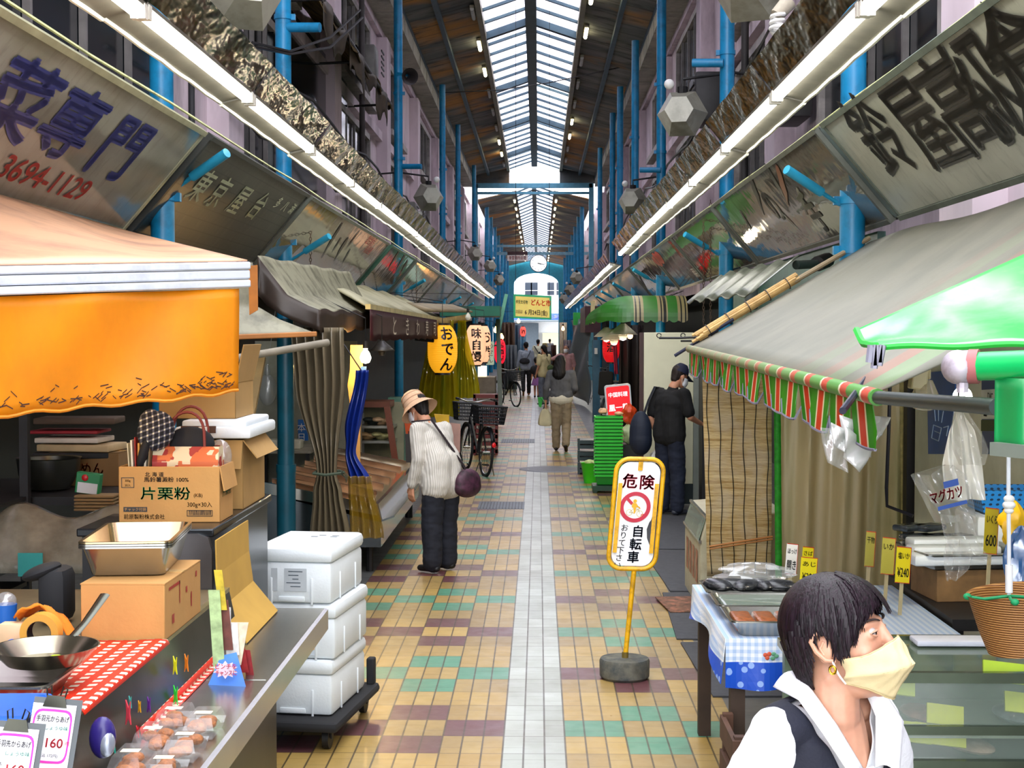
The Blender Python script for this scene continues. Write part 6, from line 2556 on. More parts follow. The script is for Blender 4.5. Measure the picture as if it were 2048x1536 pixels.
m.prism([onwall(x_,y_)-V((.008,0,0)) for x_,y_ in ((1966,780),(2040,775),(2040,838),(1966,838))],(-.003,0,0))
m.build('white_block',pm('#dfe3dc',.5),t,smooth=False)
m=MB()
m.text('2',onwall(1975,815)-V((.013,0,0)),(0,-1,0),(0,0,1),.13,.03)
m.text('DIC',onwall(1985,793)-V((.013,0,0)),(0,-1,0),(0,0,1),.06,.02)
m.build('lettering',M_INK,t,smooth=False)
m=MB()
m.prism([onwall(x_,y_)-V((.008,0,0)) for x_,y_ in ((1966,840),(2040,840),(2040,862),(1966,862))],(-.003,0,0))
m.build('green_band',pm('#123d20',.5),t,smooth=False)
# -- table with trays and cloth
tb=thing('tray_table','table under a blue and white cloth carrying fish trays at right','table',(1.2,6.6,0))
m=MB()
m.box2((.78,6.02,.68),(1.75,7.3,.72))
m.build('table_top',pm('#4a3626',.7,var=.2),tb,smooth=False)
for x in (.82,1.7):
 for y in (6.06,7.25):
  m=MB()
  m.box2((x-.03,y-.03,0),(x+.03,y+.03,.66))
  m.build('leg',pm('#3a2a1e',.7,var=.3),tb,smooth=False)
N=NT('flowered_oilcloth')
g=N.n('ShaderNodeNewGeometry')
v=g.outputs['Position']
X,Y,Z=N.sep(v)
chk=N.m('ADD',N.m('MULTIPLY',N.m('LESS_THAN',N.m('FRACT',N.m('MULTIPLY',X,34)),.5),.5),N.m('MULTIPLY',N.m('LESS_THAN',N.m('FRACT',N.m('MULTIPLY',Z,34)),.5),.5))
c=N.mix(chk,lin('#e9eef4'),lin('#a9c3e6'))
vo=N.n('ShaderNodeTexVoronoi')
N.inp(vo.inputs['Vector'],v)
vo.inputs['Scale'].default_value=20
lace=N.m('LESS_THAN',vo.outputs['Distance'],.022*12)
band=N.m('LESS_THAN',Z,.64)
cb_=N.mix(lace,lin('#1f52c4'),lin('#8fb0ea'))
c=N.mix(band,c,cb_)
N.set('Base Color',c)
N.set('Roughness',.35)
tcl=thing('oilcloth','blue and white checked oilcloth with flowers hanging over the tray table','tablecloth',(1.2,6.6,.45))
m=MB()
def oc(u,w):
 return V((lerp(.765,1.3,u),6.0+.015*math.sin(u*16)*w,lerp(.735,.535,w)-.015*math.sin(u*6)*w*(1-u)))
m.grid(oc,24,6)
m.grid(lambda u,w:V((.765-.02*math.sin(u*10)*w-.02*w,lerp(6.0,7.3,u),lerp(.735,.55+.1*abs(math.sin(u*3)),w))),20,6)
m.quad((.765,6.0,.735),(1.75,6.0,.735),(1.75,7.3,.735),(.765,7.3,.735))
m.build('cloth',N.mat,tcl,smooth=False,solid=.003)
m=MB()
for dx,dz,col in ((0,0,0),(.016,.004,0),(.008,-.012,0)):
 m.ell(oc(.3,.3)+V((dx,-.004,dz)),(.009,.002,.009))
m.build('cherries',pm('#d0573a',.5),tcl)
m=MB()
for dx,dz in ((.034,.004),(.03,-.014),(.045,-.004)):
 m.ell(oc(.3,.3)+V((dx,-.004,dz)),(.01,.002,.008))
m.build('leaves',pm('#5c9a78',.5),tcl)
m=MB()
wd=pm('#4b2f1e',.7,var=.3)
cr=thing('wooden_crate','dark slatted wooden crate under the front corner of the tray table','crate',(.9,5.8,0))
for z in (.06,.2,.34):
 m=MB()
 m.box2((.74,5.58,z),(1.1,5.6,z+.09))
 m.build('slat_band',wd,cr,smooth=False)
 m=MB()
 m.box2((.74,5.6,z),(.76,5.98,z+.09))
 m.build('slat_band',wd,cr,smooth=False)
for x,y in ((.77,5.62),(1.08,5.62),(.77,5.96)):
 m=MB()
 m.box2((x-.02,y-.02,0),(x+.02,y+.02,.44))
 m.build('corner_post',wd,cr,smooth=False)
vat('fish_tray','nearest steel tray of packed sliced fish on the checked oilcloth',V((1.02,6.19,.738)),.44,.32,.065,0,M_STEEL)
vat('fish_tray','middle steel tray on the checked oilcloth covered with film',V((1.0,6.54,.738)),.42,.3,.065,0,M_STEEL)
vat('fish_tray','farthest steel tray with dark fish in plastic bags on the checked oilcloth',V((.99,6.88,.738)),.42,.32,.065,0,M_STEEL)
M_FISH=pm('#8a4a20',.3,var=.6,scale=40,bump=.5,bscale=60)
random.seed(12)
for k in range(4):
 x=.86+k*.095
 m=MB()
 m.rbox((x,6.19,.772),(.085,.24,.045),.012,seg=2)
 solo(m,'fish_pack',M_FISH,('leftmost','second','third','rightmost')[k]+' pack of brown sliced fish in the nearest tray','food pack','packs of sliced fish')
m=MB()
m.rbox((1.0,6.54,.785),(.38,.27,.03),.012)
solo(m,'film_cover',sheet('#9fb0a0',.2,.35,.1,gloss=.5),'clear film covering the middle fish tray','film')
for k in range(5):
 m=MB()
 x=.84+k*.07
 m.ell((x,6.9+.04*math.sin(k*3),.805),(.06,.1,.03),M=Matrix.Rotation(.4+k,3,'Z'))
 solo(m,'dark_fish',pm('#26282c',.25,var=.7,scale=50),('leftmost','second','middle','fourth','rightmost')[k]+' dark fish in the farthest tray','fish','dark fish')
def crumple(c,r,seed,mat,label,name='plastic_bag',cat='bag',group=None):
 random.seed(seed)
 m=MB()
 ph=[random.uniform(0,6) for _ in range(6)]
 rings=[]
 nv,nu=14,22
 for i in range(nv+1):
  t=PI*i/nv
  ring=[]
  for j in range(nu):
   a=2*PI*j/nu
   k=1+.16*math.sin(3*a+ph[0]+t*4)+.12*math.sin(7*a+ph[1]-t*3)+.1*math.sin(5*t+ph[2])
   q=max(.02,math.sin(t))*k
   ring.append(V(c)+V((r[0]*q*math.cos(a),r[1]*q*math.sin(a),-r[2]*math.cos(t)*(1+.08*math.sin(4*a+ph[3])))))
  rings.append(ring)
 m.loft(rings,True)
 return solo(m,name,mat,label,cat,group)
crumple((1.02,6.95,.85),(.17,.08,.05),3,M_FILM,'crumpled clear plastic over the farthest fish tray','clear_wrap','wrap')
def price_tag(px,py,Y,txt,label,w=.09,h=.13,col='#d8c81a',rz=.5,ink=M_INK,stick=True,under=.15):
 c=W(px,py,Y)
 t=thing('price_tag',label,'price tag',c-V((0,0,h/2+under)))
 xd=V((math.cos(rz),math.sin(rz),-.15)).normalized()
 zd=V((0,.1,1)).normalized()
 nn=xd.cross(zd).normalized()
 zd=nn.cross(xd)*-1 if nn.cross(xd).z<0 else nn.cross(xd)
 if nn.y>0:
  nn=-nn
 q=lambda a,b,l=0:c+xd*a+zd*b+nn*l
 m=MB()
 m.prism([q(-w/2,-h/2),q(w/2,-h/2),q(w/2,h/2),q(-w/2,h/2)],nn*.002)
 m.build('card',pm(col,.45,var=.05),t,smooth=False)
 m=MB()
 for a0_,b0_,a1_,b1_ in ((-w/2,h/2-.004,w/2,h/2),(w/2-.003,-h/2,w/2,h/2),(-w/2,-h/2,w/2,-h/2+.003)):
  m.quad(q(a0_,b0_,.0025),q(a1_,b0_,.0025),q(a1_,b1_,.0025),q(a0_,b1_,.0025))
 m.build('red_edge',pm('#b5301c',.5),t,smooth=False)
 m=MB()
 for k,s_ in enumerate(txt):
  m.text(s_,q(0,h*(.25-.45*k),.003),xd,zd,h*(.2 if k==0 else .34),.02,fit=w*.78)
 m.build('lettering',ink,t,smooth=False)
 if stick:
  m=MB()
  m.prism([q(-.008,-h/2-under,-.002),q(.012,-h/2-under,-.002),q(.012,0,-.002),q(-.008,0,-.002)],nn*-.004)
  m.build('stick',pm('#b5a884',.6),t,smooth=False)
price_tag(1806,1130,6.5,['塩いか','¥240'],'yellow price tag on a stick, front one right of the head of the woman',.085,.16,under=.14)
price_tag(1776,1112,6.8,['いか'],'faded yellow price tag turned away behind the front one',.08,.17,col='#b5ad4a',under=.14)
price_tag(1740,1098,7.1,['干物'],'pale yellow price tag farthest behind the hair of the woman',.06,.17,col='#b0a850',under=.14)
price_tag(1583,1118,7.2,['ほっけ','開き'],'white price tag with pink edge in front of the beige curtain',.07,.15,col='#e6e4de',under=.2)
price_tag(1615,1120,7.3,['さば'],'upper yellow price tag beside the white one',.07,.13,under=.2)
price_tag(1617,1142,7.0,['あじ','¥300'],'lower yellow price tag beside the white one',.1,.13,under=.2)
price_tag(1982,1062,6.4,['いくら','600'],'olive yellow price tag behind the white rope at right',.08,.2,col='#b3a31a',under=.26)
t,T=carton('worn_carton','worn brown carton with tape under the steel tray at right',V((2.02,6.9,.76)),(.45,.34,.14),.1,pm('#7a5c38',.8,var=.3,scale=8))
bs=thing('stall_shelf','dark stall shelf carrying cartons and foam trays at right','shelf',(2.1,6.8,0))
m=MB()
m.box2((1.77,6.3,.71),(2.5,7.5,.76))
m.build('board',M_IRON,bs,smooth=False)
for x in (1.8,2.46):
 for y in (6.35,7.45):
  m=MB()
  m.box2((x-.025,y-.025,0),(x+.025,y+.025,.71))
  m.build('leg',M_IRON,bs,smooth=False)
vat('wide_tray','wide steel tray holding white foam trays on the worn carton',V((1.98,6.9,.91)),.5,.42,.075,.12,M_STEEL)
for k in range(3):
 m=MB()
 m.rbox((1.9+.03*k,6.74+.13*k,.955+.018*k),(.42,.12,.05),.012,rz=.12)
 solo(m,'foam_tray',M_FOAM,('nearest','middle','farthest')[k]+' white foam tray in the wide steel tray','tray','white foam trays')
for k in range(5):
 m=MB()
 m.rbox((1.83+.09*(k%3),7.12+.14*(k//3),1.0+.03*(k//3)),(.16,.1,.03),.01,rz=.3+.1*k)
 solo(m,'packed_fish',pm('#3f464c',.15,.4,var=.5,scale=30),('first','second','third','fourth','fifth')[k]+' silvery packed fish behind the foam trays, counted from the left front','food pack','silvery packed fish')
m=MB()
a=W(1968,1000,7.9)
N=NT('perforated_plastic')
g=N.n('ShaderNodeNewGeometry')
X,Y,Z=N.sep(g.outputs['Position'])
fx=N.m('SUBTRACT',N.m('FRACT',N.m('MULTIPLY',N.m('ADD',X,Y),30)),.5)
fz=N.m('SUBTRACT',N.m('FRACT',N.m('MULTIPLY',Z,42)),.5)
d2=N.m('ADD',N.m('MULTIPLY',fx,fx),N.m('MULTIPLY',fz,fz))
N.set('Base Color',N.mix(N.m('LESS_THAN',d2,.06),lin('#1f86d6'),lin('#0a2d52')))
N.set('Roughness',.4)
p0=W(1963,1024,7.2)
m=MB()
m.loft([[V((p0.x+.19+sx*w,7.3+sy*w*.7,z)) for sx,sy in ((-1,-1),(1,-1),(1,1),(-1,1))] for z,w in ((p0.z,.19),(p0.z+.11,.215),(p0.z+.112,.2),(p0.z+.01,.18))],True)
solo(m,'blue_basket',N.mat,'light blue perforated plastic basket at the right edge','basket',smooth=False)
m=MB()
m.rbox((p0.x+.2,7.3,p0.z-.16),(.5,.4,.3),.02)
solo(m,'foam_crate',M_FOAM,'tall white foam crate under the blue basket at the right edge','foam box')
crumple(W(2027,1050,6.3),(.055,.03,.1),5,pm('#e8b510',.35,var=.1),'yellow plastic bag with a black mark at the right edge')
crumple(W(2042,1130,5.6),(.06,.04,.14),6,sheet('#2a7ccc',.3,.2,.2,gloss=.3),'blue plastic bag hanging at the right edge')
hb=thing('hanging_bags','bundle of clear and white printed plastic bags hanging in front of the blue poster','bag bundle',W(1915,1150,5.6))
M_PWHITE=sheet('#eef0ee',.35,.1,.25,gloss=.25)
def cloth_hang(mb,pts,Y,amp,seed):
 """pts: list of (left px, right px, py)"""
 random.seed(seed)
 ph=random.uniform(0,6)
 n=len(pts)-1
 def fn(u,w):
  k=min(n-1,int(w*n))
  f=w*n-k
  l=lerp(pts[k][0],pts[k+1][0],f)
  r=lerp(pts[k][1],pts[k+1][1],f)
  py=lerp(pts[k][2],pts[k+1][2],f)
  q=W(lerp(l,r,u),py,Y)
  return q+V((0,amp*math.sin(u*9+ph+w*3)+amp*.6*math.sin(u*21-w*5+ph),0))
 mb.grid(fn,26,26)
for k,(pts,Y,mt) in enumerate((([(1912,1922,815),(1898,1950,860),(1888,1962,930),(1895,1970,1000)],5.62,M_PWHITE),([(1915,1926,810),(1900,1965,870),(1905,1975,900),(1918,1968,930)],5.55,M_FILM),([(1890,1910,930),(1820,1930,948),(1850,1942,1000),(1872,1950,1045)],5.5,M_FILM),([(1885,1940,1030),(1890,1952,1075),(1905,1975,1110),(1965,1985,1120)],5.52,M_FILM),([(1900,1935,1080),(1888,1945,1110),(1886,1938,1135),(1890,1915,1160)],5.5,M_FILM))):
 m=MB()
 cloth_hang(m,pts,Y,.02,k)
 m.build('bag',mt,hb)
m=MB()
xd_,zd_=V((.97,0,.25)),V((-.2,0,1))
m.text('マグカツ',W(1893,990,5.46),xd_,zd_,.05,.03,fit=.12)
m.build('red_lettering',pm('#c01c2c',.4),hb,smooth=False)
m=MB()
c=W(1902,967,5.46)
m.quad(c+xd_*-.028+zd_*-.012,c+xd_*.028+zd_*-.012,c+xd_*.028+zd_*.012,c+xd_*-.028+zd_*.012)
c=W(1905,1010,5.46)
m.quad(c+xd_*-.055+zd_*-.008,c+xd_*.055+zd_*-.008,c+xd_*.055+zd_*.006,c+xd_*-.055+zd_*.006)
m.build('blue_print',pm('#1f4fa8',.4),hb,smooth=False)
m=MB()
m.cyl(W(1917,815,5.58),W(1917,760,5.58),.004,n=5)
m.build('hook',M_IRON,hb)
pb=thing('paper_bags','bunch of white paper bags hanging under the near end of the striped valance','bag bundle',W(1710,940,5.2))
for k,(q,Y,mt) in enumerate((((1663,1700,1690,1665,845,865,905,890),5.0,M_PWHITE),((1680,1735,1742,1690,830,850,915,905),5.05,M_PWHITE),((1690,1745,1720,1688,850,900,945,915),5.0,M_PWHITE),((1735,1780,1765,1725,830,835,870,905),5.1,M_PWHITE),((1755,1772,1768,1750,740,745,800,810),5.2,M_PWHITE),((1640,1690,1695,1655,855,860,945,925),5.12,M_FILM))):
 m=MB()
 A_,B_,C_,D_=W(q[0],q[4],Y),W(q[1],q[5],Y+.03),W(q[2],q[6],Y),W(q[3],q[7],Y)
 m.grid(lambda u,w:lerp(lerp(A_,B_,u),lerp(D_,C_,u),w)+V((0,.012*math.sin(u*7+w*5+k),0)),8,8)
 m.build('bag',mt,pb,solid=.004)
m=MB()
m.cyl(W(1720,850,5.1),W(1722,790,5.05),.004,n=5)
m.build('string',M_WHITE,pb)
# -- glass fish case behind the woman
gc_=thing('glass_fish_case','glass fronted fish case with steel rails behind the woman in the vest','display case',(1.65,5.3,0))
xa,xb=.93,2.5
m=MB()
m.box2((xa,5.0,.8),(xb,5.6,.82))
m.build('top_panel',sheet('#8fa58c',.1,.35,.08,gloss=.5),gc_,smooth=False)
RAIL=pm('#5f6a58',.2,.8,var=.2)
for y,z,w_ in ((5.6,.82,.03),(5.0,.815,.035),(4.98,.64,.03),(4.97,.52,.04)):
 m=MB()
 m.box2((xa,y-.015,z-w_/2),(xb,y+.015,z+w_/2))
 m.build('rail',RAIL,gc_,smooth=False)
m=MB()
m.prism([(xa-.02,5.6,.825),(xa-.02,4.95,.825),(xa-.02,4.95,.795),(xa-.02,5.6,.795)],(.03,0,0))
m.build('side_rail',pm('#8a7f4c',.3,.7),gc_,smooth=False)
for z0,z1 in ((.655,.8),(.54,.625)):
 m=MB()
 m.quad((xa,4.985,z0),(xb,4.985,z0),(xb,4.99,z1),(xa,4.99,z1))
 m.build('glass',sheet('#b9d0c0',.05,.82,.03,gloss=.35),gc_,smooth=False,solid=.004)
m=MB()
m.box2((xa,5.0,.1),(xb,5.6,.5))
m.build('body',pm('#2f3a33',.4,.3,var=.2),gc_,smooth=False)
m=MB()
m.box2((xa,5.55,.5),(xb,5.6,.8))
m.build('back',pm('#5c6f5a',.4,var=.3),gc_,smooth=False)
m=MB()
m.box2((xa,5.02,.6),(xb,5.5,.615))
m.build('inner_shelf',pm('#9fae98',.3,.4),gc_,smooth=False)
random.seed(31)
for k,(px,py,z,col,wd_,lb) in enumerate(((1890,1430,.68,'#c4cc1c',.1,'yellow card upper middle in the glass fish case'),(2010,1345,.69,'#a8c81c',.12,'lime card at upper right in the glass fish case'),(1880,1470,.52,'#d0d81c',.14,'large yellow card lower left in the glass fish case'),(2035,1405,.68,'#c0cc2c',.07,'small yellow card at the right rim of the glass fish case'),(1800,1370,.69,'#b9cc2a',.08,'lime card beside the mask of the woman'),(1830,1465,.52,'#c9d42a',.09,'yellow card lowest left in the glass fish case'))):
 x=1.0
 p_=W(px,py,5.06)
 m=MB()
 m.box((p_.x,5.06,max(p_.z,z-.03)),(wd_*1.25,.012,.07),M=Matrix.Rotation(-.5,3,'X')@Matrix.Rotation(.12,3,'Y'))
 solo(m,'price_card',pm(col,.4,var=.1,emit=0),lb,'price card','cards in the glass fish case',smooth=False)
for k in range(8):
 m=MB()
 x=1.2+.16*k
 z=.64 if k%2 else .53
 m.ell((x,5.2,z),(.07,.12,.022),M=Matrix.Rotation(.2*(k%3),3,'Z'))
 solo(m,'fish_fillet',pm(('#b5785a','#8a5a48','#c9a890','#7f8a90')[k%4],.3,var=.3,scale=20),('salmon','dark red','pale','grey')[k%4]+' fillet on the %s level of the glass fish case, %s from the left'%('upper' if k%2 else 'lower',('first','first','second','second','third','third','last','last')[k]),'fish','fillets in the glass fish case')
m=MB()
m.rbox((1.75,5.5,.835),(.7,.12,.02),.006)
solo(m,'white_paper',pm('#d5dae6',.6,var=.1,bump=.4,bscale=15),'crinkled white paper along the back of the glass fish case','paper')
Yq=4.25
rp=thing('white_rope','white rope with a knot hanging at the right edge','rope',W(2017,1200,Yq))
m=MB()
m.tube([W(2017,880,Yq),W(2017,1000,Yq),W(2018,1100,Yq),W(2018,1190,Yq)],.006,n=8)
m.build('line',pm('#d5dae0',.6),rp)
m=MB()
for dz,r in ((0,.019),(.018,.016),(-.016,.014)):
 m.ell(W(2018,1010,Yq)+V((0,0,dz)),(r,r*.8,r*.7))
m.build('knot',pm('#dfe0dc',.7,bump=.5),rp)
m=MB()
m.cyl(W(2018,1185,Yq),W(2018,1130,Yq),.011,n=10)
m.build('whipping',pm('#e6e8ea',.6),rp)
bk=thing('wicker_basket','round wicker basket hanging by green cords at the right edge','basket',W(2020,1310,Yq))
bc=W(2030,1185,Yq)
R_=92*Yq/FPX
m=MB()
tilt=Matrix.Rotation(-.12,3,'Y')
pr=[(R_*.62,-.165),(R_*.7,-.17),(R_*.85,-.1),(R_,0),(R_*1.03,.005),(R_*.97,0),(R_*.8,-.1),(R_*.6,-.16),(0,-.162)]
N=NT('woven_rattan')
v=N.co('Object')
X,Y,Z=N.sep(v)
ang=N.m('ARCTAN2',Y,X)
w1=N.m('SINE',N.m('MULTIPLY',ang,46))
w2=N.m('SINE',N.m('MULTIPLY',Z,900))
wv=N.m('MULTIPLY',w1,w2)
N.set('Base Color',N.mix(N.ramp(wv,-.6,.8),lin('#7a4a1c'),lin('#c08a4a')))
N.set('Roughness',.6)
N.bump(wv,.6,.004)
MBK=N.mat
m.lathe(pr,(0,0,0),40)
m.xf(Matrix.Translation(bc)@tilt.to_4x4())
o=m.build('body',MBK,bk)
m=MB()
kn=W(2018,1192,Yq)
for a in (PI*.95,PI*1.4,PI*1.75):
 q=bc+tilt@V((R_*math.cos(a),R_*math.sin(a)*1.0,.0))
 m.tube([kn,lerp(kn,q,.6)+V((0,0,-.008)),q],.005,n=6)
 m.ell(q,(.012,.012,.01))
m.build('cord',pm('#12935a',.6),bk)
# -- green tarp and pipes at the right edge
gt=thing('green_tarp','bright green tarpaulin canopy at the right edge','tarp',(1.6,3.8,1.96))
A_,B_=W(1713,660,4.0),W(2100,486,4.4)
C_,D_=W(2100,684,3.5),W(1752,690,3.75)
m=MB()
def tp_(u,w):
 q=lerp(lerp(A_,B_,u),lerp(D_,C_,u),w)
 sag=.02*math.sin(PI*w)
 return q+V((0,0,-sag+.007*math.sin(u*11-w*7)*(1-w*.8)*w*2+.003*math.sin(u*29+w*13)*w*(1-w)))
m.grid(tp_,60,24)
m.build('sheet',sheet('#5cf07e',.5,rough=.25,gloss=.22,dirt_or_sheen='#b4f7c4',damt=.6,dscale=3),gt,solid=.004)  # pale patches paint a white sheen into the green
m=MB()
m.tube([tp_(k/30,1.0)-V((0,0,.006)) for k in range(31)],.008,n=6)
m.tube([tp_(0,k/8) for k in range(9)],.01,n=6)
m.build('hem',pm('#1fb53a',.5),gt)
m=MB()
for k in range(5):
 q=W(1742+k*6,690,3.72)
 m.cyl(q,W(1738+k*5+(k%2)*6,725+6*(k%3),3.72),.009,n=6)
m.build('gathered_end',pm('#8a8a9a',.5,var=.3),gt)
pf=thing('green_pipe','green pipe with a grey cast elbow at the right edge','pipe',W(1990,760,3.4))
m=MB()
m.cyl(W(1945,733,3.42),W(2110,728,3.25),.033,n=16)
m.build('tube',pm('#12b45c',.3,var=.08),pf)
m=MB()
m.cyl(W(1938,733,3.42),W(1958,733,3.41),.04,n=16)
m.build('collar',pm('#9c5a5a',.5,var=.3),pf)
m=MB()
m.ell(W(1915,734,3.43),(.036,.05,.04))
m.cyl(W(1905,735,3.43),W(1942,733,3.42),.038,n=16)
m.cyl(W(1925,765,3.42),W(1925,785,3.42),.014,n=8)
m.cyl(W(1912,705,3.42),W(1912,716,3.42),.012,n=8)
m.build('cast_elbow',pm('#b9b2bd',.5,.3,var=.2,dirt_or_sheen='#6a5a5a',damt=.5,dscale=14),pf)
gb=thing('green_flap','green cloth flap hanging from the green pipe at the right edge','cloth',W(2020,915,3.35))
a,b=W(1990,755,3.36),W(2110,908,3.2)
m=MB()
m.grid(lambda u,w:V((lerp(a.x,b.x,u),lerp(3.36,3.2,u)+.012*math.sin(u*12),lerp(a.z,b.z,w))),14,6)
m.build('cloth',sheet('#12a858',.35,dirt_or_sheen='#0b7a3c',damt=.5,gloss=.08),gb,solid=.006)
m=MB()
m.beam(V((a.x-.002,3.35,b.z)),V((b.x,3.19,b.z)),.03,.03)
m.build('bottom_bar',pm('#8a968a',.4,.4),gb,smooth=False)
m=MB()
m.cyl(fb_+V((.0,-.06,-.01)),W(1995,814,3.55),.021,n=12)
solo(m,'dark_pipe',pm('#1c2a28',.45,var=.3),'dark green pipe running under the green tarp','pipe')
lp=thing('clamp_floodlight','beige clamp floodlight with a glass bulb under the green tarp','lamp',W(1845,830,5.2))
m=MB()
m.box(W(1838,745,5.2),(.055,.06,.12),M=Matrix.Rotation(.12,3,'Y'))
m.box(W(1858,722,5.2),(.012,.02,.13))
m.build('housing',pm('#bdb48c',.5,var=.15),lp,bevel=.008)
m=MB()
m.ell(W(1850,805,5.2),(.055,.05,.03))
m.lathe([(.025,.07),(.055,0)],W(1850,800,5.2),20)
m.build('bulb',sheet('#d8d0b0',.2,.5,.08,gloss=.4),lp)
c=W(1925,795,6.2)
m=MB()
m.ell(c,(.04,.04,.045))
m.cyl(c+V((0,0,.03)),c+V((0,0,.09)),.02,n=10)
solo(m,'light_bulb',pm('#f2f4f0',.3,emit=260,ecol='#fff3dc'),'lit white light bulb beside the cast elbow','bulb')
# -- beyond the blind on the right
fc=thing('freezer_case','small cream freezer case with glass lid behind the bamboo blind','freezer',(1.4,10.9,0))
m=MB()
pr=[(1.15,0),(1.15,.5),(1.2,.68),(1.75,.72),(1.75,0)]
m.prism([(x_,10.45,z_) for x_,z_ in pr],(0,1.1,0))
m.build('body',pm('#bdb79a',.4,var=.15,dirt_or_sheen='#6a4a30',damt=.4,dscale=6),fc,bevel=.01)
m=MB()
m.quad((1.142,10.5,.515),(1.142,11.5,.515),(1.19,11.5,.665),(1.19,10.5,.665))
m.build('glass_lid',pm('#8a9a8c',.08,var=.2,spec=.8),fc,smooth=False,solid=.006)
m=MB()
for z0 in (.505,.675):
 x_=1.147 if z0<.6 else 1.195
 m.beam((x_,10.44,z0),(x_,11.56,z0),.02,.02)
m.build('chrome_trim',M_STEEL,fc,smooth=False)
m=MB()
for k in range(4):
 m.quad((1.147,10.6+.22*k,.18),(1.147,10.75+.22*k,.18),(1.147,10.75+.22*k,.42),(1.147,10.6+.22*k,.42))
m.build('printed_panel',pm('#a5745a',.6,var=.5,scale=14),fc,smooth=False)
for k,(x0_,x1_,y0_,y1_,lb) in enumerate(((.93,1.5,8.0,9.4,'dark grey rubber mat on the floor in front of the tray table'),(.92,1.5,9.5,11.2,'dark rubber mat beyond the first one on the right'),(.98,1.9,11.3,13.4,'wide grey mat in front of the black clad man'),(1.02,1.9,13.5,16.0,'far grey mat under the feet of the black clad man'))):
 m=MB()
 m.rbox(((x0_+x1_)/2,(y0_+y1_)/2,.006),(x1_-x0_,y1_-y0_,.012),.004,rz=.03*(-1)**k)
 solo(m,'rubber_mat',pm('#45464a',.8,var=.15,scale=20),lb,'mat')
m=MB()
m.rbox((1.15,10.7,.016),(.5,.6,.008),.003,rz=.1)
solo(m,'leaf_mat',pm('#6a4a36',.8,var=.5,scale=18,dirt_or_sheen='#b5745a',damt=.9,dscale=14),'small brown mat with leaf pattern in front of the freezer case','mat')
YD=17.0
dr=thing('door_panel','tall cream door panel standing open behind the black clad man','door',(W(1340,990,YD).x,YD,0))
a,b=W(1288,665,YD),W(1386,968,YD)
m=MB()
m.box2((a.x,YD,b.z),(b.x,YD+.06,a.z))
m.build('leaf',pm('#d6d5b8',.45,var=.04),dr,bevel=.006)
m=MB()
m.box2((a.x,YD-.005,.02),(b.x,YD+.065,b.z))
m.build('kick_plate',pm('#14262a',.4),dr,smooth=False)
m=MB()
m.box2((a.x-.05,YD+.02,0),(a.x-.004,YD+.08,a.z))
m.build('stile',pm('#3a1f1c',.5),dr,smooth=False)
m=MB()
m.box2((b.x,YD-.02,0),(b.x+.06,YD+.06,1.95))
m.build('metal_edge',pm('#8a9088',.4,.4),dr,smooth=False)
m=MB()
m.box2((1.83,16.5,0),(1.93,16.8,1.95))
solo(m,'black_cabinet_side',M_BLACK,'narrow black cabinet side that the man in black reaches for','cabinet',smooth=False)
ib=thing('iron_bracket','black wrought iron bracket with curled ends above the cream door','bracket',W(1355,675,13.5))
m=MB()
m.tube([W(1318,676,13.5),W(1360,676,13.5),W(1400,674,13.4),V((2.5,13.3,1.97))],.012,n=6)
m.tube([W(1362,682,13.5),W(1398,682,13.4)],.01,n=6)
m.build('bar',M_BLACK,ib)
for px in (1318,1366):
 m=MB()
 c=W(px,671,13.5)
 m.tube([c+V((.02*math.cos(k*.6),0,.02*math.sin(k*.6))) for k in range(11)],.005,n=5)
 m.build('curl',M_BLACK,ib)
ga=thing('green_shop_awning','domed green fabric awning with black and cream stripes wrapping a shop corner','awning',(1.6,22,2.1))
YG=22.0
gx=lambda px:W(px,640,YG).x
gp_=[]
for k in range(41):
 gp_.append(V((lerp(2.22,gx(1262),k/40),YG,0)))
for k in range(1,13):
 a=PI/2*k/12
 gp_.append(V((gx(1262)-.5*math.sin(a),YG+.5*(1-math.cos(a)),0)))
for k in range(1,25):
 gp_.append(gp_[52]+V((.004*k,.34*k,0)))
NG=len(gp_)-1
cenG=V((2.3,23.5,0))
def gaf(i,w):
 p=gp_[i]
 inn=V((0,1,0)) if i<=40 else (V((1,0,0)) if i>=52 else (V((gx(1262),YG+.5,0))-p).normalized())
 a=w*PI/2
 return p+inn*(.55*(1-math.cos(a)))+V((0,0,2.235+.33*math.sin(a)))
m=MB()
for i in range(NG):
 px_=1077+(gp_[i].x+gp_[i+1].x)/2*FPX/YG
 mi=0
 if i<40:
  for c0 in (1276,1326,1366):
   d=abs(px_-c0)
   mi=1 if d<10 else mi
   mi=2 if 2<d<6 else mi
 m.mat(mi)
 m.grid(lambda u,w:lerp(gaf(i,w),gaf(i+1,w),u),1,8)
 sc0,sc1=[.05+.035*abs(math.sin(k*PI/6.5)) for k in (i,i+1)]
 m.grid(lambda u,w:lerp(gaf(i,0),gaf(i+1,0),u)-V((0,0,w*lerp(sc0,sc1,u))),1,1)
m.build('cloth',[sheet('#2f8a22',.3,dirt_or_sheen='#4c6a3a',damt=.4,gloss=.08),sheet('#b5a878',.3),pm('#12140f',.5)],ga,smooth=False)
m=MB()
m.beam(V((2.22,YG+.05,2.2)),V((gx(1240),YG+.05,2.2)),.03,.03)
m.build('frame_rail',M_IRON,ga,smooth=False)
m=MB()
m.grid(lambda u,w:lerp(V((1.5,15.0,2.3)),V((1.62,11.2,2.28)),u)+V((.35*(1-w),.0,.28*(1-w)-.02*math.sin(u*30))),20,5)
solo(m,'grey_tarp',sheet('#7d8474',.2,dirt_or_sheen='#3a3f34',damt=.7,dscale=4,rough=.2,gloss=.2),'shiny grey tarp wrapped along the wall beside the green awning','tarp',solid=.01)
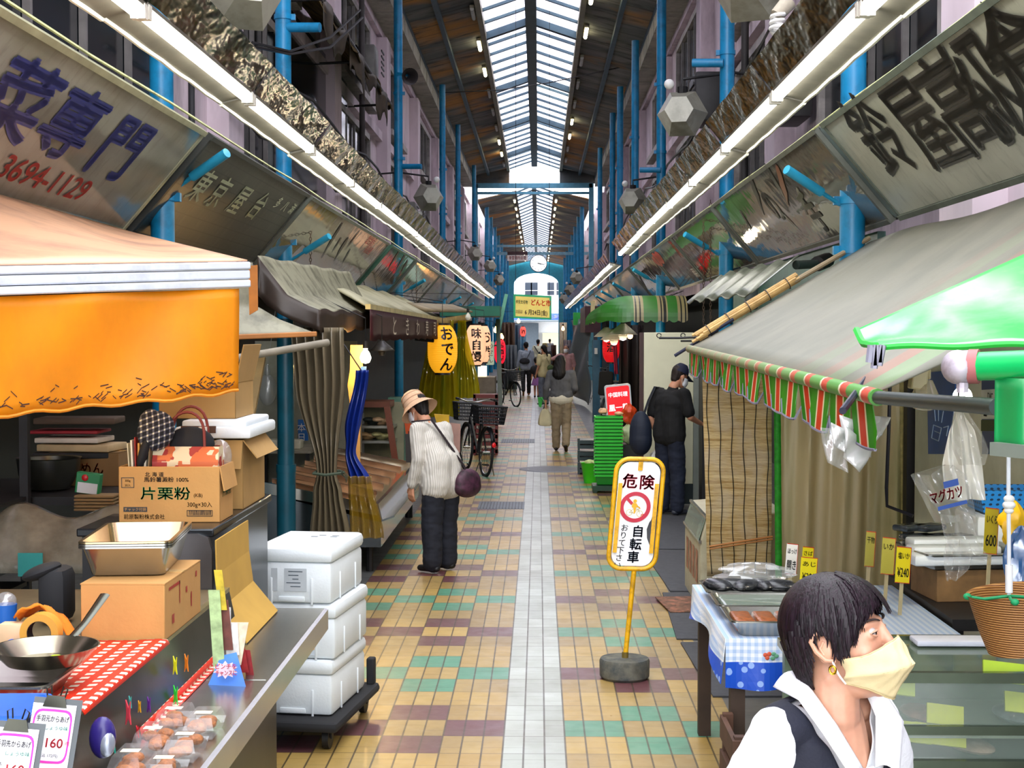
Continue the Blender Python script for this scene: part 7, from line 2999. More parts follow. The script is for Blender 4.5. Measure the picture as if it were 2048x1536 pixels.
for k,(px,py,Y) in enumerate(((1213,676,28),(1228,682,26),(1246,672,24))):
 bare_bulb(px,py,Y,('far','middle','near')[k]+' white dish lamp of the three under the green awning',.075,M_LIP,True,'dish lamps',scol='#e0d8c8',cord=.35)
 l=bpy.data.lights.new('dish_glow','POINT');l.energy=25;l.color=(1,.85,.6);l.shadow_soft_size=.07
 o=bpy.data.objects.new('dish_glow',l);COL.objects.link(o);o.location=W(px,py,Y)-V((0,0,.12))
bare_bulb(1260,672,25,'small orange bulb right of the three dish lamps',.05,M_BULB2)
lantern(1222,695,30,.35,.6,'#d8121c',.6,'酒','red paper lantern on the right under the dish lamps',tsize=.2)
m=MB()
a,b=W(1226,690,27),W(1233,748,27)
m.grid(lambda u,w:V((lerp(a.x,b.x,u)+.03*w,27+.05*math.sin(u*6),lerp(a.z,b.z,w))),4,6)
solo(m,'maroon_streamer',pm('#8a1c3a',.6),'maroon cloth streamer below the red lantern on the right','streamer',solid=.01)
YRs=20.5
rsn=thing('restaurant_sign','red lightbox sign with white characters above the green baskets','sign',W(1238,835,YRs))
pc2=W(1237,803,YRs)
kq=YRs/FPX
u2,v2=V((1,0,.1)).normalized(),V((.0,0,1))
v2=V((-.08,0,1)).normalized()
Q=lambda a,b,l=0:pc2+u2*(a*kq)+v2*(b*kq)+V((0,-l,0))
m=MB()
m.prism([Q(a,b,0) for a,b in rrect(52,68,5,4)],(0,.12,0))
m.build('case',pm('#d5dde0',.4),rsn,smooth=False)
m=MB()
m.prism([Q(a,b,.004) for a,b in rrect(46,61,4,4)],(0,.003,0))
m.build('red_face',pm('#e0101c',.35,emit=.7),rsn,smooth=False)
m=MB()
m.text('中国料理',Q(0,14,.008),u2,v2,10.5*kq,.02,fit=38*kq)
m.text('凰一龍',Q(0,-12,.008),u2,v2,15*kq,.02,fit=40*kq)
m.build('lettering',pm('#fff0f0',.4,emit=.5),rsn,smooth=False)
m=MB()
m.cyl((pc2.x+.08,YRs+.06,0),Q(6,-34,-.06),.02,n=8)
m.build('stand',M_STEELD,rsn)
for k in range(17):
 t=None
cb0=W(1217,985,18.4)
prot=None
for k in range(18):
 z=.1+k*.043
 if prot is None:
  prot=thing('green_basket','x','basket',(0,0,0))
  m=MB()
  m.loft([[V((sx*w,sy*w*.75,z_)) for sx,sy in ((-1,-1),(1,-1),(1,1),(-1,1))] for z_,w in ((0,.14),(.12,.165),(.12,.155),(.01,.13))],True)
  m.build('body',pm('#0c7a16',.4,var=.1),prot,smooth=False)  # darker than the rim: paints shade in the gaps between nested baskets
  m=MB()
  for z_ in (.105,.118):
   m.loft([[V((sx*w,sy*w*.76,z_+dz)) for sx,sy in ((-1,-1),(1,-1),(1,1),(-1,1))] for dz,w in ((-.005,.168),(-.005,.178),(.006,.178),(.006,.168),(-.005,.168))])
  m.build('rim',pm('#22c428',.4),prot,smooth=False)
  o=prot
 else:
  o=copy_tree(prot)
 o.location=(cb0.x,18.5,z)
 o['label']=('lowest' if k==0 else 'topmost' if k==17 else 'one')+' green plastic basket %sthe tall nested stack beside the danger sign'%('of ' if k in (0,17) else 'inside ')
 o['group']='nested green baskets'
m=MB()
m.box2((cb0.x-.2,18.3,.03),(cb0.x+.2,18.72,.09))
for x in (-.17,.17):
 m.cyl((cb0.x+x,18.32,.035),(cb0.x+x,18.36,.035),.035,n=12)
solo(m,'basket_dolly',pm('#0f3a24',.5),'low dark dolly under the stacked green baskets','dolly',smooth=False)
for k in range(3):
 c=W(1175,925,21)
 t=thing('black_crate',('lowest','middle','topmost')[k]+' black folding crate in the stack left of the green baskets','crate',(c.x,21,.17*k),'black folding crates')
 for z in (.02,.09):
  m=MB()
  m.box2((c.x-.14,20.8,.17*k+z),(c.x+.16,21.2,.17*k+z+.05))
  m.build('slat_band',pm('#0f2a2c',.35),t,smooth=False)
 for x in (-.13,.15):
  m=MB()
  m.box2((c.x+x-.015,20.79,.17*k),(c.x+x+.015,20.82,.17*k+.165))
  m.build('corner_post',pm('#0f2a2c',.35),t,smooth=False)
c=W(1183,955,19.6)
m=MB()
m.lathe([(0,0),(.1,0),(.14,.26),(.15,.27),(.13,.26),(.09,.02)],(c.x,19.6,.0),20)
lb_=solo(m,'lime_bucket',pm('#3fcc1c',.4),'lime green bucket at the foot of the green baskets','bucket')
m=MB()
for k in range(7):
 m.ell((c.x+.06*math.cos(k*2),19.6+.06*math.sin(k*2.3),.27+.01*(k%2)),(.05,.05,.03))
vg=remesh(m,'vegetable_heap',pm('#c9d48a',.6,var=.3,scale=20),None,.012,2)
tag(vg,'pale green vegetables heaped in the lime bucket','vegetables')
m=MB()
for k in range(9):
 m.ell((cb0.x+.13*math.cos(k*2.1),18.5+.1*math.sin(k*1.7),.985+.02*(k%3)),(.06,.05,.025))
vg=remesh(m,'packet_heap',pm('#d9a878',.5,var=.5,scale=14),None,.012,2)
tag(vg,'mixed food packets heaped on top of the green baskets','food')
c=W(1255,880,19)
for k,(col,lb) in enumerate((('#d8481c','orange red bag of carrots behind the green baskets'),('#c4cf9a','white green cabbage bag under the orange one'))):
 crumple((c.x+.02,19,.95-.26*k),(.09,.08,.13),20+k,pm(col,.4,var=.25,scale=9),lb,'produce_bag')
m=MB()
m.box2((c.x-.1,18.9,0),(c.x+.3,19.3,.56))
solo(m,'produce_stand',pm('#2a2a26',.6),'dark stand under the bags of produce behind the green baskets','stand',smooth=False)
m=MB()
a,b=W(1140,640,44),W(1185,790,40)
m.grid(lambda u,w:V((lerp(W(1143,640,46).x,W(1178,640,38).x,u)+.06*math.sin(w*9+u*7),lerp(46,38,u),lerp(2.4,.15,w))),20,12)
solo(m,'silver_tarp',sheet('#6f7d88',.2,rough=.2,gloss=.25),'grey silver tarp curtain hanging on the right beyond the bicycles','tarp',solid=.02)
m=MB()
a,b=W(1147,625,42),W(1165,650,42)
m.box2((a.x,42,b.z),(b.x+.1,42.6,a.z))
solo(m,'green_box',pm('#17a03a',.5),'green box on the stall front right of the arcade end','box',smooth=False)
m=MB()
a,b=W(1165,615,38),W(1195,665,38)
m.box2((a.x,36,b.z),(b.x,40,a.z))
solo(m,'maroon_fascia',pm('#3a1420',.6,var=.2),'dark maroon stall fascia left of the green awning','fascia',smooth=False)
m=MB()
m.beam(W(1186,602,36),W(1184,647,36),.1,.06)
solo(m,'cream_batten',pm('#c9b98c',.6),'upright cream batten beside the maroon fascia','batten',smooth=False)
m=MB()
a,b=W(1186,680,33),W(1200,740,33)
m.box2((a.x,33,0),(b.x,33.3,a.z))
dv_=solo(m,'blue_locker',pm('#35647c',.5),'dull blue locker with a white paper behind the child seat bicycle','locker',smooth=False)
m=MB()
a,b=W(1189,696,32.95),W(1195,708,32.95)
m.box2((a.x,32.94,b.z),(b.x,32.97,a.z))
m.build('paper',M_WHITE,dv_,smooth=False)
for k,(px0,px1,py0,py1,Y,col,lb) in enumerate(((1120,1133,645,720,70,'#c9b9a0','cream far stall curtain on the right'),(1103,1112,690,735,90,'#4a2c1c','brown far cupboard in the middle distance'),(1128,1142,680,720,62,'#5a5560','grey violet clothes hanging at a far right stall'),(1240,1285,650,960,30,'#241c1c','dark shop front behind the blue pillars on the right'))):
 m=MB()
 a,b=W(px0,py0,Y),W(px1,py1,Y)
 m.grid(lambda u,w:V((lerp(a.x,b.x,u),Y+.1*math.sin(u*15),lerp(a.z,.02,w))),12,2)
 solo(m,'market_stall',pm(col,.6,var=.2),lb,'stall',solid=.05)
bare_bulb(1126,658,62,'orange glowing bulb at a far right stall',.07,M_BULB2)
mb_=thing('meter_box','dark grey electric meter box beside the blue pillar on the right','meter box',W(1495,580,14.5))
m=MB()
m.rbox(WX(1495,560,2.34),(.2,.18,.25),.03)
m.rbox(WX(1503,600,2.36),(.14,.13,.22),.03)
m.build('casing',pm('#4a5658',.4),mb_)
m=MB()
m.tube([WX(1480,535,2.3),WX(1465,540,2.25),WX(1462,560,2.25)],.012,n=5)
m.build('cable',M_BLACK,mb_)
m=MB()
a,b=W(1560,490,12.5),W(1625,590,12.5)
m.box2((2.44,10.7,2.0),(2.5,19,2.72))
solo(m,'wall_sheeting',pm('#3f6a60',.35,var=.3,scale=3),'dark teal wall sheeting above the reed screen on the right','sheeting',smooth=False)
sc_=thing('spot_lamp','dark cylindrical spot lamp above the reed screen','lamp',W(1605,540,11.5))
m=MB()
m.cyl(W(1592,530,11.4),W(1632,528,11.6),.035,n=14)
m.build('barrel',pm('#3a4440',.4),sc_)
m=MB()
m.cyl(W(1634,528,11.6),W(1655,520,11.9),.06,n=10)
m.build('mount',M_IRON,sc_)
m=MB()
c=W(1105,938,21.55)
mh=thing('manhole_cover','round steel manhole cover across the white strip','manhole cover',(c.x,21.55,0))
m.lathe([(0,.005),(.36,.005)],(c.x,21.55,0),40)
m.build('lid',pm('#5d5f66',.45,.5,var=.2,scale=20),mh,smooth=False)
m=MB()
m.lathe([(.365,.004),(.48,.006),(.49,.0)],(c.x,21.55,0),40)
m.build('ring',pm('#70727a',.5,.3,var=.2),mh)
for k,(px,py,w_,d_,lb) in enumerate(((1003,1011,.53,.72,'nearer rectangular steel drain cover left of the white strip'),(1036,882,.62,1.0,'farther rectangular drain cover left of the white strip'))):
 p=WZ(px,py,0)
 t=thing('drain_cover',lb,'drain cover',(p.x,p.y,0))
 m=MB()
 m.box2((p.x-w_/2,p.y-d_/2,-.01),(p.x+w_/2,p.y+d_/2,.004))
 m.build('plate',pm('#5a626c',.45,.5,var=.2),t,smooth=False)
 m=MB()
 for j in range(14):
  x=p.x-w_/2+.03+j*(w_-.06)/13
  m.box2((x-.006,p.y-d_/2+.05,.004),(x+.006,p.y+d_/2-.05,.007))
 m.build('tread',pm('#3f464e',.5,.4),t,smooth=False)
# -- PEOPLE
from mathutils import noise as mnoise
M_SKIN=pm('#c98f70',.5,var=.08,scale=20,sss=.08)
M_HAIR=pm('#0d0b0d',.35,var=.3,scale=60,stretch=(1,1,.1))
def hand(m,w,d,side,k=1.0,curl=.5):
 """palm and five fingers from wrist w along d; side = direction of the thumb"""
 d=V(d).normalized()
 sd=V(side)
 sd=(sd-d*sd.dot(d)).normalized()
 nn=d.cross(sd)
 w=V(w)
 p1=w+d*.075*k
 for j in range(3):
  o=sd*(.022*(1-j))*k
  m.cap(w+o*.6,p1+o,.015*k,.014*k,8,.8)
 for j,L in enumerate((.062,.07,.066,.052)):
  o=sd*(.031-.0205*j)*k
  b=p1+o
  q=b+(d*math.cos(curl*.5)+nn*math.sin(curl*.5))*L*.55*k
  e=q+(d*math.cos(curl*1.4)+nn*math.sin(curl*1.4))*L*.5*k
  m.cap(b,q,.0088*k,.008*k,7)
  m.cap(q,e,.008*k,.0068*k,7)
 b=w+d*.02*k+sd*.022*k
 q=b+(d*.6+sd*.7+nn*.25)*.04*k
 m.cap(b,q,.0115*k,.009*k,7)
 m.cap(q,q+(d*.95+sd*.2+nn*.2)*.03*k,.009*k,.007*k,7)
def person(label,loc,rz,J,cl,vox=.009,kk=1.0,group=None):
 """J: joints in the person's own frame (faces +y). cl: clothes"""
 loc=V(loc)
 t=thing('person',label,'person',loc,group)
 T=Matrix.Translation(loc)@Matrix.Rotation(rz,4,'Z')
 j={k:V(v)*kk for k,v in J.items()}
 def done(m,name,mat,v=None,sm=5,disp=None):
  return remesh(m.xf(T),name,mat,t,v or vox,sm,.5,disp)
 hc=j['head']
 hd=(j.get('look',V((0,1,-.1)))).normalized()
 hx=hd.cross(V((0,0,1))).normalized()
 hz=hx.cross(hd)
 HM=Matrix((hx,hd,hz)).transposed()
 hp=lambda x,y,z:hc+HM@(V((x,y,z))*kk)
 m=MB()
 m.ell(hp(0,-.012,.03),tuple(q*kk for q in (.073,.092,.09)),M=HM)
 m.ell(hp(0,.03,-.035),tuple(q*kk for q in (.058,.06,.082)),M=HM)
 m.ell(hp(0,.055,-.095),tuple(q*kk for q in (.03,.03,.025)),M=HM)
 m.cap(hp(0,.085,.01),hp(0,.105,-.03),.009*kk,.014*kk,8)
 for s_ in (-1,1):
  m.ell(hp(s_*.074,-.01,-.015),tuple(q*kk for q in (.012,.022,.032)),M=HM)
 m.cap(hp(0,-.02,-.06),j['neck'],.05*kk,.055*kk)
 m.cap(j['neck']-V((0,0,.03)),j['chest'],.06*kk,.09*kk)
 m.cap(j['chest'],j['pelvis'],.09*kk,.09*kk)
 for s_,n in ((-1,'L'),(1,'R')):
  m.cap(j['chest'],j['sh'+n],.06*kk,.045*kk)
  m.cap(j['sh'+n],j['el'+n],.044*kk,.036*kk)
  m.cap(j['el'+n],j['wr'+n],.037*kk,.025*kk)
  d=(j['wr'+n]-j['el'+n]).normalized()
  if 'hd'+n in j:
   d=j['hd'+n].normalized()
  hand(m,j['wr'+n]+d*.012,d,j.get('th'+n,V((0,1,0)) if abs(d.y)<.8 else V((-s_,0,0))),kk,cl.get('curl',.5))
  m.cap(j['pelvis'],j['hip'+n],.09*kk,.075*kk)
  m.cap(j['hip'+n],j['kn'+n],.075*kk,.05*kk)
  m.cap(j['kn'+n],j['an'+n],.048*kk,.034*kk)
 done(m,'body',cl.get('skin',M_SKIN),vox*.75)
 if cl.get('face',True):
  m=MB()
  for s_ in (-1,1):
   m.ell(hp(s_*.03,.08,.012),(.011*kk,.006*kk,.005*kk),8,6,M=HM)
   m.cap(hp(s_*.016,.09,.032),hp(s_*.045,.078,.033),.004*kk,.003*kk,6)
  m.xf(T).build('eyes_and_brows',M_BLACK,t)
  if cl.get('mask'):
   m=MB()
   m.grid(lambda u,w:hp((u-.5)*.128,.02+.098*max(0,1-(2*u-1)**2)**.6*(1-.25*abs(2*w-.9)),lerp(.0,-.115,w)+.03*(2*u-1)**2*(w-.3)),14,8)
   m.xf(T).build('face_mask',pm(cl['mask'],.7,var=.03),t,solid=.004)
   m=MB()
   for s_ in (-1,1):
    for z in (-.02,-.09):
     m.tube([hp(s_*.064,.022,z),hp(s_*.08,-.02,.015 if z>-.05 else -.03)],.003*kk,n=4)
   m.xf(T).build('mask_strap',M_WHITE,t)
  else:
   m=MB()
   m.cap(hp(-.018,.092,-.062),hp(.018,.092,-.062),.005,.005,6)
   m.xf(T).build('mouth',pm('#8f4a44',.5),t)
 lo,wd=cl.get('leg',.06),cl.get('legtop',.088)
 m=MB()
 w0=j['pelvis']+V((0,0,.07*kk))
 m.cap(w0+V((-.06,0,0))*kk,w0+V((.06,0,0))*kk,.082*kk,None,14,.9)
 m.cap(j['hipL']+V((0,-.01,.02)),j['hipR']+V((0,-.01,.02)),.096*kk,None,14)
 for n in 'LR':
  m.cap(j['hip'+n],j['kn'+n],wd*kk,(wd+lo)/2*kk,14)
  m.cap(j['kn'+n],j['an'+n]+V((0,0,.015)),(wd+lo)/2*.97*kk,lo*kk,14)
 random.seed(len(label))
 ph=random.uniform(0,6)
 fold=lambda v,nn:v+nn*(.008*mnoise.noise(V((v.x*9+ph,v.y*9,v.z*16)))+.004*mnoise.noise(V((v.x*20,v.y*20+ph,v.z*38))))
 done(m,'trousers' if not cl.get('shorts') else 'shorts',pm(cl['pants'],.85,var=.2,scale=9,bump=.15,bscale=120),disp=fold)
 m=MB()
 bw=cl.get('bulk',1.0)*kk
 m.cap(j['chest']+V((-.075,0,.0))*kk,j['chest']+V((.075,0,.0))*kk,.112*bw,None,16)
 m.cap(j['chest'],lerp(j['chest'],j['pelvis'],.55),.135*bw,.13*bw,16,.85,up=(0,1,0))
 hem=j['pelvis']+V((0,0,cl.get('hem',0)))*kk
 m.cap(hem+V((-.075,0,0))*kk,hem+V((.075,0,0))*kk,.105*bw*cl.get('flare',1),None,16)
 for s_ in (-1,1):
  wst=j['pelvis']+V((s_*.062,0,.09))*kk
  m.cap(j['chest']+V((s_*.055,0,-.03))*kk,wst,.112*bw,.112*bw,16)
  m.cap(wst,hem+V((s_*.075,0,0))*kk,.112*bw,.116*bw*cl.get('flare',1),16)
 m.cap(j['neck']-V((0,0,.025))*kk,j['chest'],.062*kk,.11*kk)
 sl=cl.get('sleeve',1.0)
 for n in 'LR':
  m.cap(j['chest']+V((0,0,.05))*kk,j['sh'+n],.085*kk,.062*bw)
  if sl>=1:
   m.cap(j['sh'+n],j['el'+n],.064*bw,.054*bw)
   e=lerp(j['el'+n],j['wr'+n],min(1.0,(sl-1.0)))
   m.cap(j['el'+n],e,.054*bw,.043*bw)
  else:
   m.cap(j['sh'+n],lerp(j['sh'+n],j['el'+n],sl),.064*bw,.062*bw)
 fold2=lambda v,nn:v+nn*(.009*mnoise.noise(V((v.x*12+ph,v.y*12,v.z*8)))+.004*mnoise.noise(V((v.x*26,v.y*26+ph,v.z*20))))
 done(m,cl.get('top_name','shirt'),cl.get('top_mat') or pm(cl['top'],.85,var=.12,scale=8,bump=.2,bscale=150),disp=fold2)
 if cl.get('undershirt'):
  m=MB()
  h2=hem-V((0,0,.06))*kk
  m.cap(h2+V((-.08,0,0))*kk,h2+V((.08,0,0))*kk,.12*bw,None,16)
  done(m,'shirt_tail',pm(cl['undershirt'],.8))
 for n in 'LR':
  a=j['an'+n]
  f=j.get('ft'+n,V((0,1,0)))
  f=f.normalized()
  m=MB()
  z0=a.z-.04*kk
  m.cap(a+V((0,0,-.03))*kk-f*.04*kk,a+V((0,0,-.038))*kk+f*.13*kk,.038*kk,.034*kk,12,.85)
  m.cap(a-f*.01,a+V((0,0,-.03))*kk,.042*kk,.04*kk)
  m.xf(T)
  remesh(m,'shoe',pm(cl['shoe'],.5,var=.2),t,vox,3)
 hm=pm(cl.get('hair','#0d0b0d'),.55,var=.35,scale=50,spec=.25)
 if cl.get('hairstyle')!='none':
  m=MB()
  m.ell(hp(0,-.025,.042),tuple(q*kk for q in (.081,.094,.09)),M=HM)
  hs=cl.get('hairstyle','short')
  if hs=='long':
   m.cap(hp(0,-.05,.03),hp(0,-.1,-.2),.095*kk,.12*kk,14,.7)
   m.cap(hp(-.05,-.03,0),hp(-.06,-.09,-.24),.05*kk,.05*kk)
   m.cap(hp(.05,-.03,0),hp(.05,-.09,-.22),.05*kk,.05*kk)
   m.cap(hp(0,-.1,-.2),hp(-.03,-.1,-.31),.085*kk,.05*kk,14,.6)
  elif hs=='tail':
   m.cap(hp(0,-.05,.0),hp(0,-.07,-.05),.07*kk,.05*kk)
   m.cap(hp(.01,-.1,.0),hp(.03,-.12,-.2),.035*kk,.02*kk)
  else:
   m.cap(hp(0,-.045,.01),hp(0,-.055,-.045),.072*kk,.05*kk)
  done(m,'hair',hm,disp=lambda v,nn:v+nn*.002*math.sin(v.x*160+v.y*140))
 if cl.get('hat')=='bucket':
  hm_=pm('#cfa787',.85,var=.1,scale=20,bump=.2,bscale=120)
  m=MB()
  pr=[(.001,.135),(.06,.128),(.088,.105),(.1,.06),(.106,.015),(.11,.005),(.165,-.055),(.168,-.06),(.158,-.052),(.105,.0)]
  hu=(hz+hd*.28).normalized()
  m.lathe([(r*kk,z*kk) for r,z in pr],hp(0,.0,.035),28,axis=hu)
  m.xf(T).build('hat',hm_,t)
  m=MB()
  for zz2,rr in ((.1,.091),(.055,.102),(.01,.109)):
   m.lathe([(rr*kk,zz2*kk),((rr+.003)*kk,(zz2-.005)*kk),(rr*kk,(zz2-.01)*kk)],hp(0,.0,.035),28,axis=hu)
  m.xf(T).build('hat_stitching',pm('#b08a6c',.85),t)
 elif cl.get('hat')=='cap':
  m=MB()
  hu=(hz+hd*.1).normalized()
  m.lathe([(.001,.098),(.05,.09),(.08,.055),(.092,.01),(.095,-.015),(.09,-.013)],hp(0,-.015,.045),26,axis=hu)
  m.xf(T).build('cap_crown',pm(cl.get('hatcol','#0d1430'),.8,var=.1),t)
  m=MB()
  m.grid(lambda u,w:hp((u-.5)*.16*(1-.25*w*w),.06+.1*w*(1-.5*(2*u-1)**2)+.02*(1-(2*u-1)**2),.035-.035*w-.015*(2*u-1)**2),12,6)
  m.xf(T).build('cap_brim',pm(cl.get('hatcol','#0d1430'),.8,var=.1),t,solid=.005)
 elif cl.get('hat')=='round':
  m=MB()
  m.lathe([(.001,.12),(.07,.11),(.09,.05),(.095,.02),(.15,.0),(.09,.01)],hp(0,-.01,.04),24,axis=hz)
  m.xf(T).build('hat',pm('#8a7a50',.8),t)
 return t,T,j,hp
def side_bag(label,name,T,pts,c,r,mat,smat,cat='bag',strap_r=.012,flat=.5):
 t=thing(name,label,cat,T@V(c))
 m=MB()
 m.ell(c,r)
 m.ell(V(c)+V((0,0,-r[2]*.3)),(r[0]*1.02,r[1]*1.05,r[2]*.75))
 m.xf(T)
 remesh(m,'body',mat,t,.012,3)
 m=MB()
 m.tube([V(p) for p in pts],strap_r,n=8,flat=.35)
 m.xf(T).build('strap',smat,t)
 return t
ST=dict(neck=(0,.0,1.42),head=(0,.03,1.55),chest=(0,0,1.25),pelvis=(0,0,.93),shL=(-.18,0,1.36),shR=(.18,0,1.36),elL=(-.23,-.03,1.1),elR=(.23,-.03,1.1),wrL=(-.24,.06,.87),wrR=(.24,.06,.87),hipL=(-.09,0,.88),hipR=(.09,0,.88),knL=(-.095,.02,.47),knR=(.095,.02,.47),anL=(-.1,0,.075),anR=(.1,0,.075))
def J(**kw):
 d=dict(ST)
 d.update(kw)
 return d
# -- old lady looking at the fish display
p=WZ(880,1143,0)
N=NT('ribbed_knit')
v=N.co('Object')
X,Y,Z=N.sep(v)
rib=N.m('SINE',N.m('MULTIPLY',N.m('ADD',X,N.m('MULTIPLY',Y,.6)),330))
N.set('Base Color',N.mix(N.ramp(rib,-1,1),lin('#b3aca4'),lin('#d6d1c8')))
N.set('Roughness',.9)
N.bump(rib,.4,.004)
KN=N.mat
jl=J(neck=(0,.17,1.26),head=(0,.25,1.345),chest=(0,.09,1.09),pelvis=(0,-.02,.84),shL=(-.165,.1,1.19),shR=(.165,.1,1.18),elL=(-.2,.06,.95),elR=(.21,.08,.95),wrL=(-.2,.13,.735),wrR=(.15,.24,.8),hdL=(0,.12,-1),hipL=(-.09,-.02,.78),hipR=(.09,-.02,.78),knL=(-.1,.0,.43),knR=(.1,.01,.43),anL=(-.115,-.02,.075),anR=(.1,.0,.075),look=(.0,1,-.45))
t,T,j,hp=person('old lady in a beige bucket hat and pale ribbed cardigan looking at the fish display',(p.x,p.y,0),math.radians(52),jl,dict(pants='#10131f',leg=.082,legtop=.1,top='#cfcac2',top_mat=KN,top_name='cardigan',sleeve=1.97,hem=-.12,bulk=1.06,flare=1.08,shoe='#0d0d10',hat='bucket',mask='#e3dfe4',hair='#1c1716'),.009)
side_bag('dark plum patterned shoulder bag worn across the old lady','shoulder_bag',T,[(-.12,.2,1.25),(-.08,.02,1.27),(-.01,-.05,1.13),(.07,-.1,1.0),(.13,-.155,.88),(.16,-.17,.8)],(.17,-.16,.74),(.15,.075,.12),pm('#3a1a2c',.6,var=.9,scale=18),pm('#1f1016',.7),strap_r=.02)
# -- man in black
p=WZ(1338,1030,0)
jm=J(neck=(0,.06,1.4),head=(.03,.14,1.515),chest=(0,.02,1.22),pelvis=(0,0,.92),shL=(-.19,.02,1.33),shR=(.19,.03,1.33),elL=(-.24,-.04,1.05),wrL=(-.22,.06,.83),elR=(.25,.06,1.08),wrR=(.21,.28,1.0),hdR=(.1,.9,-.35),thR=(-1,0,.4),look=(.25,1,-.4),hdL=(0,.1,-1),anL=(-.11,.02,.075),anR=(.12,0,.075),knL=(-.11,.03,.47),knR=(.11,.02,.47))
t,T,j,hp=person('man in black t shirt, jeans and navy cap reaching toward a dark cabinet',(p.x,p.y,0),math.radians(-48),jm,dict(pants='#131b2e',leg=.075,legtop=.1,top='#08080b',top_name='tee_shirt',sleeve=.75,hem=-.05,bulk=1.12,shoe='#3a3d48',hat='cap',hatcol='#0b1230',mask='#e9eaee',hair='#2a2220'),.009)
side_bag('soft navy bag slung on the left shoulder of the man in black','shoulder_bag',T,[(-.17,.08,1.38),(-.18,-.04,1.4),(-.2,-.12,1.25),(-.22,-.18,1.08)],(-.24,-.2,.9),(.13,.12,.24),pm('#0f1a2e',.7,var=.2),pm('#0d1420',.7),strap_r=.022)
hw=T@V(j['wrL']+V((0,.02,-.1)))
crumple((hw.x,hw.y,hw.z-.19),(.12,.08,.17),41,sheet('#dcdcd2',.3,.1,gloss=.2),'white plastic bag held in the left hand of the man in black','carrier_bag')
# -- woman with long dark hair
p=WZ(1122,903,0)
jw=J(wrL=(-.27,.05,.86),elL=(-.26,-.04,1.1),elR=(.24,-.02,1.1),wrR=(.2,.2,1.0),hdR=(-.1,1,-.1),anL=(-.09,.1,.075),anR=(.09,-.13,.12),knR=(.09,.04,.48),knL=(-.09,.06,.47),ftR=(0,1,-.5),look=(.35,1,-.05),hdL=(0,.05,-1))
t,T,j,hp=person('woman with long dark hair in a grey jacket and khaki trousers walking away',(p.x,p.y,0),math.radians(-4),jw,dict(pants='#8f7f66',leg=.07,legtop=.1,top='#55565a',top_name='jacket',sleeve=1.7,hem=.06,bulk=1.1,flare=1.08,undershirt='#d9d3c0',shoe='#1a1214',hairstyle='long',hair='#0b090c',face=True),.01,.97)
tb_=thing('tote_bag','cream tote bag hanging from the left hand of the woman with long hair','bag',T@V((-.27,.05,.45)))
m=MB()
m.loft([[V((-.29+sx*.035,.05+sy*w,z)) for sx,sy in ((-1,-1),(1,-1),(1,1),(-1,1))] for z,w in ((.42,.13),(.46,.15),(.62,.12),(.74,.05))],True)
m.xf(Matrix.Translation(T@V((-.27,.05,0)))@Matrix.Rotation(1.25,4,'Z')@Matrix.Translation(V((.29,-.05,0))))
m.build('body',pm('#cfc6a0',.8,var=.1),tb_,sub=1)
m=MB()
m.tube([T@V((-.3,.05,.7)),T@V((-.28,.05,.79)),T@V((-.25,.05,.7))],.01,n=6)
m.build('handle',pm('#1a1a1c',.7),tb_)
m=MB()
a=T@V((-.36,.35,.8))
m.prism([a+V((-.06,0,.1)),a+V((.04,0,.1)),a+V((.0,0,-.08)),a+V((-.04,0,-.06))],(0,.03,0))
m.tube([a+V((0,.01,.1)),T@V((-.27,.06,.8))],.006,n=5)
solo(m,'green_pouch',pm('#17a02c',.5),'bright green pouch beside the cream tote bag','pouch',smooth=False)
# -- people further away
p=WZ(1052,791,0)
jg=J(anL=(-.09,-.22,.16),knL=(-.09,.0,.48),ftL=(0,.6,-1),anR=(.09,.12,.075),wrL=(-.27,.02,.87),wrR=(.26,.0,.88))
t,T,j,hp=person('man in a grey blue shirt and black trousers walking away with a sling bag',(p.x,p.y,0),.05,jg,dict(pants='#0e0e14',leg=.06,legtop=.09,top='#8d97a8',sleeve=1.75,hem=-.05,bulk=1.08,shoe='#7a4a1c',face=False),.013,1.03)
side_bag('dark navy sling bag on the back of the man in the grey blue shirt','sling_bag',T,[(.14,-.08,1.45),(.1,-.15,1.35),(.02,-.17,1.2),(-.12,-.16,1.02)],(-.05,-.19,1.12),(.17,.05,.1),pm('#14161f',.7),pm('#101218',.7))
p=W(1088,700,41)
t,T,j,hp=person('woman in a beige t shirt and grey trousers with a camouflage bag, facing left',(p.x,41,0),.75,J(elR=(.22,.05,1.1),wrR=(.12,.2,1.05)),dict(pants='#6a7080',leg=.07,top='#cdbf92',top_name='tee_shirt',sleeve=.8,hem=-.06,bulk=1.1,shoe='#3a3a3a',hairstyle='tail',mask='#e8e8ea'),.013,1.0)
side_bag('small camouflage bag worn by the woman in the beige t shirt','belt_bag',T,[(-.12,.02,1.43),(0,-.12,1.3),(.1,-.16,1.1)],(.08,-.18,1.05),(.12,.05,.08),pm('#4a5c34',.8,var=.6,scale=20),pm('#101014',.7))
p=W(1090,690,50)
person('person in a straw hat standing behind the woman in beige',(p.x,50,0),2.8,J(),dict(pants='#3a3a40',leg=.07,top='#2a2c34',sleeve=1.5,hem=0,shoe='#222222',hat='round',mask='#dfe0e4'),.015,.98)
p=W(1076,690,66)
t,T,j,hp=person('man in a cream shirt and olive trousers with a strap across his back, far ahead',(p.x,66,0),-.3,J(elR=(.26,.1,1.12),wrR=(.25,.3,1.15)),dict(pants='#6a6438',leg=.07,top='#e0dfc8',sleeve=.8,hem=.02,shoe='#222222',face=False),.015,1.04)
m=MB()
m.tube([(-.13,.06,1.44),(-.14,-.08,1.43),(0,-.17,1.25),(.13,-.14,1.05)],.02,n=6)
m.xf(T)
